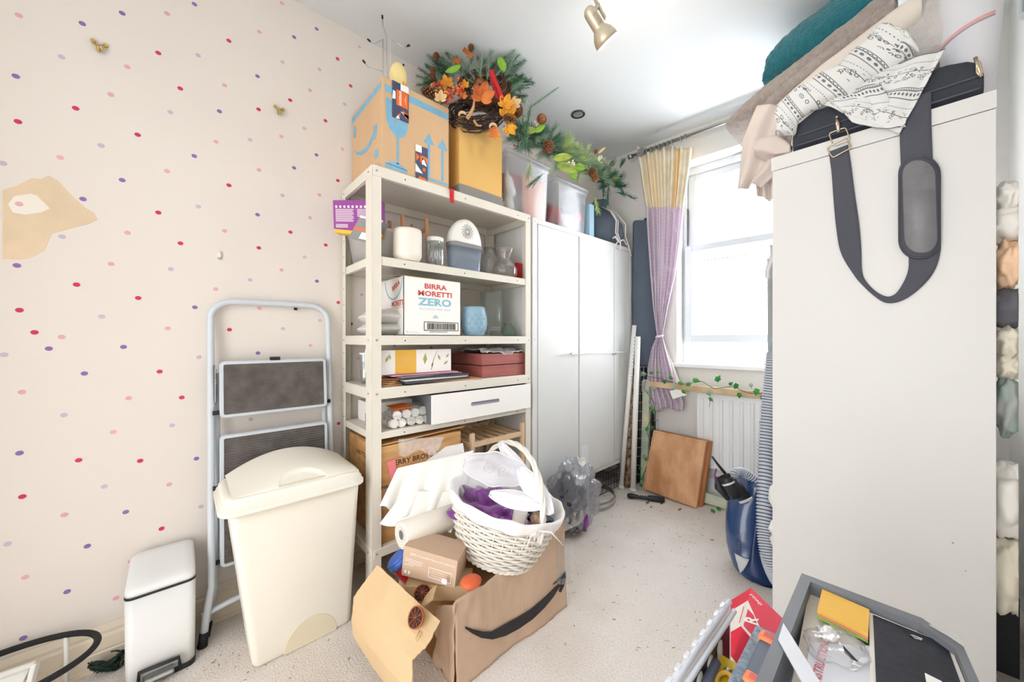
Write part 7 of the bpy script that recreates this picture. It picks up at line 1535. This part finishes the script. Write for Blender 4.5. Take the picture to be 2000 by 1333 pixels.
mxn = n_.new('ShaderNodeMix'); mxn.data_type = 'RGBA'; l_.new(mth('MULTIPLY', ink, .82), mxn.inputs['Factor']); mxn.inputs['A'].default_value = srgb('#dedfdd'); mxn.inputs['B'].default_value = srgb('#3c4048'); l_.new(mxn.outputs['Result'], b_.inputs['Base Color'])
t = thing('patterned_fabric', 'white fabric printed with black borders and dots draped over the black bag', 'cloth', (-.15, 1.66, 1.83))
def uvpart(nm, fn, nu, nv, su, sv, ou=0, ov=0, th=.002):
    m = MB(); m.grid(fn, nu, nv); o = part(nm, m, fm, t, solid=th); ul = o.data.uv_layers.new(name='UVMap')
    for lp in o.data.loops:
        i = lp.vertex_index; ul.data[lp.index].uv = (ou + su*((i % (nu+1))/nu), ov + sv*((i // (nu+1))/nv))
    return o
def quadmesh(TLp, TRp, BRp, BLp, y0, amp, wv, seed, bow=0.):
    def fn(u, v):
        a = [TLp[i]*(1-u)+TRp[i]*u for i in (0, 1)]; b = [BLp[i]*(1-u)+BRp[i]*u for i in (0, 1)]; p = [a[i]*(1-v)+b[i]*v for i in (0, 1)]
        p[1] += bow*math.sin(math.pi*u)*v
        q = py(p[0], p[1], y0); return q + V((0, -abs(amp*math.sin(u*wv+seed)) + amp*.8*noise.noise(V((u*3, v*3, seed))), 0)) + V((0, 0, .006*noise.noise(V((u*4, v*5, seed+3)))))
    return fn
# main panel: from the gathered top right down to the scalloped edge
uvpart('main_panel', quadmesh((1638, 160), (1846, 97), (1757, 262), (1610, 208), 1.652, .010, 9, 1), 60, 50, .30, .20)
uvpart('lower_fold', quadmesh((1600, 170), (1700, 130), (1770, 250), (1665, 240), 1.648, .006, 5, 4, 6), 40, 40, .18, .16, .3, .05)
def roll(rows, y0, dep, nm, su, sv, ou):
    def fn(u, v):
        x = v*(len(rows)-1); i = min(int(x), len(rows)-2); f = x-i; r_ = [rows[i][k]*(1-f)+rows[i+1][k]*f for k in range(4)]
        c = py((r_[0]), (r_[1]), y0); e = py(r_[2], r_[3], y0); an = math.pi*u; mid = (c+e)/2; h = (c-e)/2
        return mid + h*math.cos(an) + V((0, -dep*math.sin(an) + .010*noise.noise(V((u*3, v*7, ou*9))), 0)) + V((0, 0, .004*math.sin(v*30+u*4)))
    return uvpart(nm, fn, 30, 70, su, sv, ou, 0)
roll([(1720, 52, 1792, 92), (1695, 72, 1772, 118), (1668, 100, 1730, 138), (1640, 125, 1700, 158), (1610, 142, 1665, 182), (1580, 160, 1625, 198), (1552, 178, 1585, 215), (1530, 195, 1560, 240), (1514, 225, 1553, 262), (1516, 262, 1530, 268)], 1.650, .035, 'gathered_edge', .09, .45, .1)
roll([(1728, 55, 1745, 60), (1750, 58, 1790, 92), (1762, 75, 1795, 100), (1740, 100, 1770, 118)], 1.640, .03, 'top_tuft', .08, .12, .5)
# rolled calendar / poster tube standing at the right
a = py(1905, 190, 1.86); t = thing('rolled_calendar', 'big rolled calendar sheet standing upright at the right end of the wardrobe top', 'poster roll', (.12, 1.80, WZ+.001))
uL, uR = 1846, 1960; m = MB(); yc = 1.80; cL, cR = py(1846, 60, yc), py(1936, 180, yc); r_ = .066; cc = V((.120, 1.80, WZ+.002))
def cal(u, v): an = R(150) + R(300)*u; rr_ = r_*(.74+.42*v)*(1-.04*u); return cc + V((rr_*math.cos(an), rr_*math.sin(an), .50*v))
m.grid(cal, 60, 20); part('sheet', m, 'calendar_paper', t, solid=.001)
m = MB(); m.grid(lambda u, v: cal(.05+.5*u, .42+.02*v+.10*u) + (cal(.05+.5*u, .45)-cc-V((0, 0, .225))).normalized()*.0016, 40, 2); part('printed_line', m, 'calendar_red', t)
m = MB(); m.grid(lambda u, v: cal(.05+.5*u, .412+.005*v+.10*u) + (cal(.05+.5*u, .45)-cc-V((0, 0, .225))).normalized()*.0016, 40, 1); part('printed_text', m, 'grey_card', t)
# ================================================================ NEAR RIGHT CORNER: low table, organiser tray and tool crate
zt_ = .34
t = thing('low_table', 'low white table carrying the tray tower and the tool crate', 'table', (-.09, .52, 0))
m = MB(); m.box(-.27, .10, .20, .80, zt_-.02, zt_); part('tabletop', m, 'melamine', t, bevel=.002)
for x in (-.25, .08):
    for y in (.22, .78): m = MB(); m.box(x-.015, x+.015, y-.015, y+.015, 0, zt_-.02); part('leg', m, 'melamine', t)
zR = .680
t = thing('drawer_tower', 'pale plastic drawer block under the desk tray', 'drawers', (-.04, .6, zt_+.001))
m = MB(); m.box(-.125, .045, .42, .80, zt_+.001, zR-.072); part('body', m, 'tray_light', t, bevel=.003)
outl = [pz(1566, 1120, zR), pz(1801, 1208, zR), pz(1882, 1264, zR), pz(1914, 1336, zR)]; outl += [V((outl[3].x+.004, .46, zR)), V((outl[0].x+.004, .46, zR))]
cen_ = sum(outl, V())/len(outl)
t = thing('desk_tray', 'grey-rimmed desk tray full of stationery at the bottom right', 'tray', (cen_.x, cen_.y, zR-.07))
inn = [cen_ + (p-cen_)*.875 for p in outl]; inn[1] = inn[1]; n6 = len(outl); dn = V((0, 0, -.062))
m = MB()
m.add(outl + inn, [(i, (i+1) % n6, n6+(i+1) % n6, n6+i) for i in range(n6)]); m.add(inn + [p+dn for p in inn], [(i, (i+1) % n6, n6+(i+1) % n6, n6+i) for i in range(n6)])
part('rim', m, 'tray_grey', t)
m = MB(); lo_ = [cen_ + (p-cen_)*.96 + V((0, 0, -.07)) for p in outl]; m.add(outl + lo_, [(i, (i+1) % n6, n6+(i+1) % n6, n6+i) for i in range(n6)]); m.add(lo_, [tuple(range(n6))]); m.v = [p - V((0, 0, .0006)) for p in m.v]; part('shell', m, 'tray_light', t)
m = MB(); 
q = [pz(1530, 1220, zR+.001), pz(1520, 1252, zR+.001), pz(1565, 1333, zR+.001), pz(1600, 1345, zR+.001), pz(1600, 1333, zR+.001)]; m.prism(q, (0, 0, .002)); part('corner_cap', m, 'tray_light', t)
zc = zR-.012
m = MB(); nb = .0125
A, B, D = pz(1606, 1151, zc+.008), pz(1698, 1191, zc+.008), pz(1596, 1192, zc+.008); C_ = B + (D-A)
t = thing('sticky_note_block', 'block of orange-yellow sticky notes with pink and green pads beneath', 'sticky notes', (A+C_)/2 - V((0, 0, .016)))
m = MB(); m.slab([A, B, C_, D], V((0, 0, -.005))); part('pad', m, 'note_yellow', t)
k1 = V((0, 0, -.0052)); s_ = (D-A)*.02
m = MB(); m.slab([A+k1+s_, B+k1+s_, C_+k1+s_, D+k1+s_], V((0, 0, -.003))); part('pad', m, 'note_pink', t)
k1 = V((0, 0, -.0084)); m = MB(); m.slab([A+k1+s_*2, B+k1+s_*2, C_+k1+s_*2, D+k1+s_*2], V((0, 0, -.003))); part('pad', m, 'note_green', t)
A, B, C_, D = pz(1697, 1196, zc+.002), pz(1856, 1262, zc+.002), pz(1890, 1345, zc+.002), pz(1700, 1345, zc+.002)
t = thing('black_notebook', 'speckled black notebook with cream edges in the desk tray', 'notebook', (A+C_)/2-V((0, 0, .012)))
m = MB(); m.slab([A, B, C_, D], V((0, 0, -.008))); part('pages', m, 'note_cream' if 'note_cream' in MATS else 'box_cream', t)
i_ = lambda a, b: (A*(1-a)+B*a)*(1-b) + (D*(1-a)+C_*a)*b + V((0, 0, .0012))
m = MB(); m.slab([i_(.055, .03), i_(.955, .03), i_(.945, .98), i_(.06, .98)], V((0, 0, -.001))); part('cover', m, 'notebook_black', t)
m = MB(); q = pz(1776, 1241, zc+.004); m.tube([q, q + RT*.007 - FW*.004, q + RT*.009 - FW*.008, q + RT*.002 - FW*.006], .0008, 6, closed=True); m.tube([q + RT*.003, q + RT*.011 - FW*.007, q + RT*.006 - FW*.009], .0008, 6); solo('paper_clips', m, 'clip_silver', 'silver paper clips lying on the black notebook', 'clips')
m = MB(); m.slab([pz(1806, 1316, zc+.004), pz(1840, 1333, zc+.004), pz(1840, 1350, zc+.004), pz(1812, 1350, zc+.004)], V((0, 0, .0008))); solo('white_note', m, 'paper', 'white paper corner on the black notebook', 'paper')
m = MB(); m.slab([pz(1580, 1158, zc-.012), pz(1640, 1170, zc-.012), pz(1715, 1345, zc-.012), pz(1545, 1345, zc-.012)], V((0, 0, .002))); solo('paper_sheets', m, 'sheet_cream', 'cream papers lying under the plastic bag in the desk tray', 'paper')
m = MB(); m.slab([pz(1583, 1260, zc-.006), pz(1700, 1266, zc-.006), pz(1704, 1350, zc-.006), pz(1566, 1350, zc-.006)], V((0, 0, .003)))
ib = solo('instruction_leaflet', m, 'tray_light', 'pale blue leaflet lettered INSTRUCTIONS in red, under the plastic bag', 'leaflet')
mat('ink_bright_red', '#d9586a', .6); lw_ = basis(pz(1604, 1290, zc-.0022), (pz(1612, 1255, zc) - pz(1595, 1330, zc)), -(pz(1640, 1290, zc)-pz(1600, 1290, zc))); text('lettering', 'INSTRUCTIONS', lw_, .0135, 'ink_bright_red', ib, bold=.0001)
t = thing('zip_bag', 'crinkled clear plastic bag of bits below the sticky notes', 'bag', pz(1636, 1250, zc-.004)); m = MB()
c = pz(1634, 1262, zc+.004); crumple(m, c, (.030, .042, .010), 34, .3, 2, 3, X=rot_z(R(-10))); part('plastic', m, 'film', t)
m = MB(); q = pz(1655, 1275, zc+.010); m.slab([pz(1646, 1262, zc+.014), pz(1676, 1294, zc+.012), pz(1662, 1288, zc+.008)]+[pz(1650, 1276, zc+.008)], V((0, 0, .001))); part('metal_blade', m, 'dark_steel', t)
m = MB(); crumple(m, pz(1618, 1238, zc+.004), (.010, .014, .006), 18, .5, 3, 1); part('white_bits', m, 'lining', t)
for (p4, lab, mm) in (([(1680, 1176), (1700, 1184), (1745, 1222), (1722, 1212)], 'grey slip standing along the tray\'s back edge, left one', 'linen_grey'), ([(1745, 1205), (1778, 1222), (1815, 1258), (1790, 1246)], 'grey slip with dark print along the tray\'s back edge, right one', 'clip_silver')):
    m = MB(); m.slab([pz(u, v, zc-.004+.004*(i < 2)) for i, (u, v) in enumerate(p4)], V((0, 0, .001))); solo('paper_slip', m, mm, lab, 'paper')
m = MB(); q = [pz(1815, 1222, zR+.004), pz(1868, 1240, zR+.004), pz(1884, 1262, zR+.004)]; m.prism(q, (0, 0, .0015)); solo('plastic_corner', m, 'milky_plastic', 'milky clear plastic corner beyond the right end of the desk tray', 'plastic')
# clear tool crate
t = thing('tool_crate', 'clear plastic crate of tools at the bottom edge, left of the desk tray', 'crate', (-.18, .55, zt_+.001))
zk = .60; p0, p1 = pz(1424, 1176, zk), pz(1322, 1345, zk); x0, x1 = p0.x, -.128
m = MB()
yk0, yk1 = .40, p0.y
m.box(x0, x0+.003, yk0, yk1, zt_+.002, zk); m.box(x0, x1, yk1-.003, yk1, zt_+.002, zt_+.12); m.box(x1-.003, x1, yk0, yk1, zt_+.002, zt_+.10); m.box(x0, x1, yk0, yk1, zt_+.002, zt_+.006); part('body', m, 'milky_plastic', t)
m = MB(); m.tube([V((x0, yk0, zk)), V((x0, yk1, zk))], .0055, 10); m.tube([V((x0+.010, yk0, zk-.01)), V((x0+.010, yk1-.004, zk-.01))], .0045, 10)
for i in range(9): m.box(x0-.006, x0+.0, yk1-.03-i*.032, yk1-.018-i*.032, zk-.006, zk+.0065)
part('rim', m, 'tray_light', t)
m = MB(); m.box(x0+.0045, x0+.007, yk0, yk1-.02, zt_+.03, zk-.02); 
bk = part('black_card', m, 'black_plastic', t)
for i in range(4):
    m = MB(); c = V((x0+.0076, yk1-.075-i*.045, zk-.05)); m.loft([[c + V((xx, q.x, q.y)) for q in rrect(.012, .022, .010, 0)] for xx in (0, .001)]); part('card_window', m, 'box_cream', t)
# red screw box
Vx = pd(1447, 1224, .715); A = pd(1467, 1148, .80); Lq = pd(1403, 1250, .735); Rq = pd(1540, 1219, .70)
a_, b_, c_ = A-Vx, Lq-Vx, (Rq-A)
t = thing('screw_box', 'red and cream printed cardboard box tipped up in the tool crate', 'box', Vx)
m = MB(); m.para(Vx, a_, b_, c_); part('body', m, 'box_red', t, bevel=.0008)
nl = a_.cross(b_).normalized(); nl = nl if nl.dot(-FW) > 0 else -nl
def pan(o, e1, e2, pts, mm, nm, outn): 
    m = MB(); m.prism([o + e1*x + e2*y + outn*.0003 for x, y in pts], outn*.0004); return part(nm, m, mm, t)
# left face (a,b), right face (a,c)
fl1 = -(c_.normalized() - a_.normalized()*c_.normalized().dot(a_.normalized())); n1_ = a_.cross(b_).normalized(); n1_ = n1_ if n1_.dot(c_) < 0 else -n1_
n2_ = a_.cross(c_).normalized(); n2_ = n2_ if n2_.dot(b_) < 0 else -n2_
pan(Vx, a_, b_, [(.0, 0), (.62, 0), (.62, 1), (0, 1)], 'box_cream', 'cream_panel', n1_); pan(Vx, a_, c_, [(0, 0), (.64, 0), (.02, .95), (0, .95)], 'box_cream', 'cream_panel', n2_)
pan(Vx, a_, c_, [(.06, .06), (.46, .06), (.46, .22), (.30, .42), (.06, .42)], 'box_red', 'red_badge', n2_*1.8)
mk = basis(Vx + a_*.32 + c_*.22 + n2_*.0016, a_, -c_ if a_.cross(-c_).dot(n2_) > 0 else c_); text('lettering', 'R', mk, .030, 'print_white', t, bold=.0008)
mk = basis(Vx + a_*.84 + c_*.20 + n2_*.0010, c_ if c_.cross(-a_).dot(n2_) > 0 else -c_, -a_ if c_.cross(-a_).dot(n2_) > 0 else a_); text('lettering', 'spectra', mk, .011, 'print_white', t)
pan(Vx, a_, b_, [(.1, .08), (.50, .08), (.50, .11), (.1, .11)], 'box_red', 'printed_line', n1_*1.8); pan(Vx, a_, b_, [(.30, .50), (.42, .50), (.36, .62)], 'grey_card', 'printed_mark', n1_*1.8)
# yellow book, scissors
m = MB(); m.para(pz(1405, 1290, .53), V((.055, 0, -.0)), V((0, -.10, 0)), V((0, 0, .012))); o_ = solo('yellow_packet', m, 'kit_yellow_bright' if 'kit_yellow_bright' in MATS else mat('packet_yellow', '#e2bf1c', .5), 'bright yellow packet with black print under the red box', 'packet')
text('lettering', 'for exteriors', basis(pz(1432, 1312, .5424), (pz(1400, 1312, .5424)-pz(1440, 1306, .5424)), -(pz(1432, 1300, .5424)-pz(1432, 1320, .5424))), .011, 'print_black', o_)
t = thing('scissors', 'yellow-handled scissors between the crate side and the hard case', 'scissors', pz(1410, 1320, .54)); m = MB(); c = pz(1415, 1330, .55)
m.tube([c + V((.010*math.cos(k*.4), .018*math.sin(k*.4), 0)) for k in range(16)], .0035, 8, closed=True); part('handle', m, 'note_yellow', t); m = MB(); m.tube([c + V((-.004, .02, 0)), c + V((-.012, .06, -.02))], .004, 8, flat=.4); part('blade', m, 'steel', t)
m = MB(); a = pz(1400, 1293, .56); m.tube([a, a + V((-.002, -.05, -.01))], [.007, .008], 10); solo('marker_pen', m, 'case_dark', 'dark-capped silver pen standing in the tool crate', 'pen')
# hard case with orange latches
zc_ = .615; q = [pz(1476, 1219, zc_), pz(1523, 1240, zc_), pz(1470, 1400, zc_), pz(1398, 1372, zc_)]
t = thing('hard_tool_case', 'textured grey-blue hard tool case with two orange latches', 'tool case', (q[0]+q[2])/2 - V((0, 0, .12)))
m = MB(); m.slab(q, V((0, 0, -.10))); part('body', m, 'case_grey', t, bevel=.004)
ax1 = (pz(1444, 1345, zc_) - pz(1503, 1238, zc_)).normalized(); sd = ax1.cross(V((0, 0, 1))).normalized()
m = MB(); h0, h1 = pz(1506, 1245, zc_+.012), pz(1448, 1380, zc_+.012); m.beam(h0 + ax1*.012, h1, .019, .016); part('handle', m, 'case_dark', t, bevel=.003)
for (u, v) in ((1505, 1249), (1478, 1331)):
    m = MB(); c = pz(u, v, zc_+.014); m.beam(c - ax1*.0, c + ax1*.021, .025, .022); lt = part('latch', m, 'latch_orange', t, bevel=.004)
    m = MB()
    for j in range(7): m.tube([c + ax1*(.005+j*.0018) - sd*.008 + V((0, 0, .0112)), c + ax1*(.005+j*.0018) + sd*.006 + V((0, 0, .0112))], .0004, 4)
    part('grip_ridges', m, 'red_pink_card', lt)

# ================================================================ repeats share a group
GR = {}
for o in COL.objects:
    if o.parent is None and 'label' in o: GR.setdefault(o.name.split('.')[0], []).append(o)
for k, v in GR.items():
    if len(v) > 1:
        for o in v:
            if 'group' not in o: o['group'] = {'twig_wreath': 'twig wreaths on the yellow box', 'foam_sheet': 'foam sheets against the crate', 'refill_packet': 'refill packets on the third shelf', 'coaster': 'splayed wooden coasters', 'storage_tote': 'clear totes on top', 'white_pole': 'white poles beside the cabinet', 'bunny_ear': 'white wing petals in the basket', 'folded_cloth': 'cloths in the gap behind the wardrobe', 'coat_hook': 'brass hooks on the dotted wall', 'red_tin': 'red tins on the second shelf', 'bud_vase': 'bud vases on the third shelf', 'grey_towel': 'grey towels on the wardrobe', 'dry_leaf': 'dry leaves on the carpet', 'dried_orange_slice': 'dried orange slices', 'dark_folder': 'charcoal folders', 'white_cloth_bump': 'white cloth bumps at the wardrobe edge', 'linen_drape': 'linen hanging by the window', 'paper_slip': 'slips along the tray edge'}.get(k, k.replace('_', ' ') + 's')
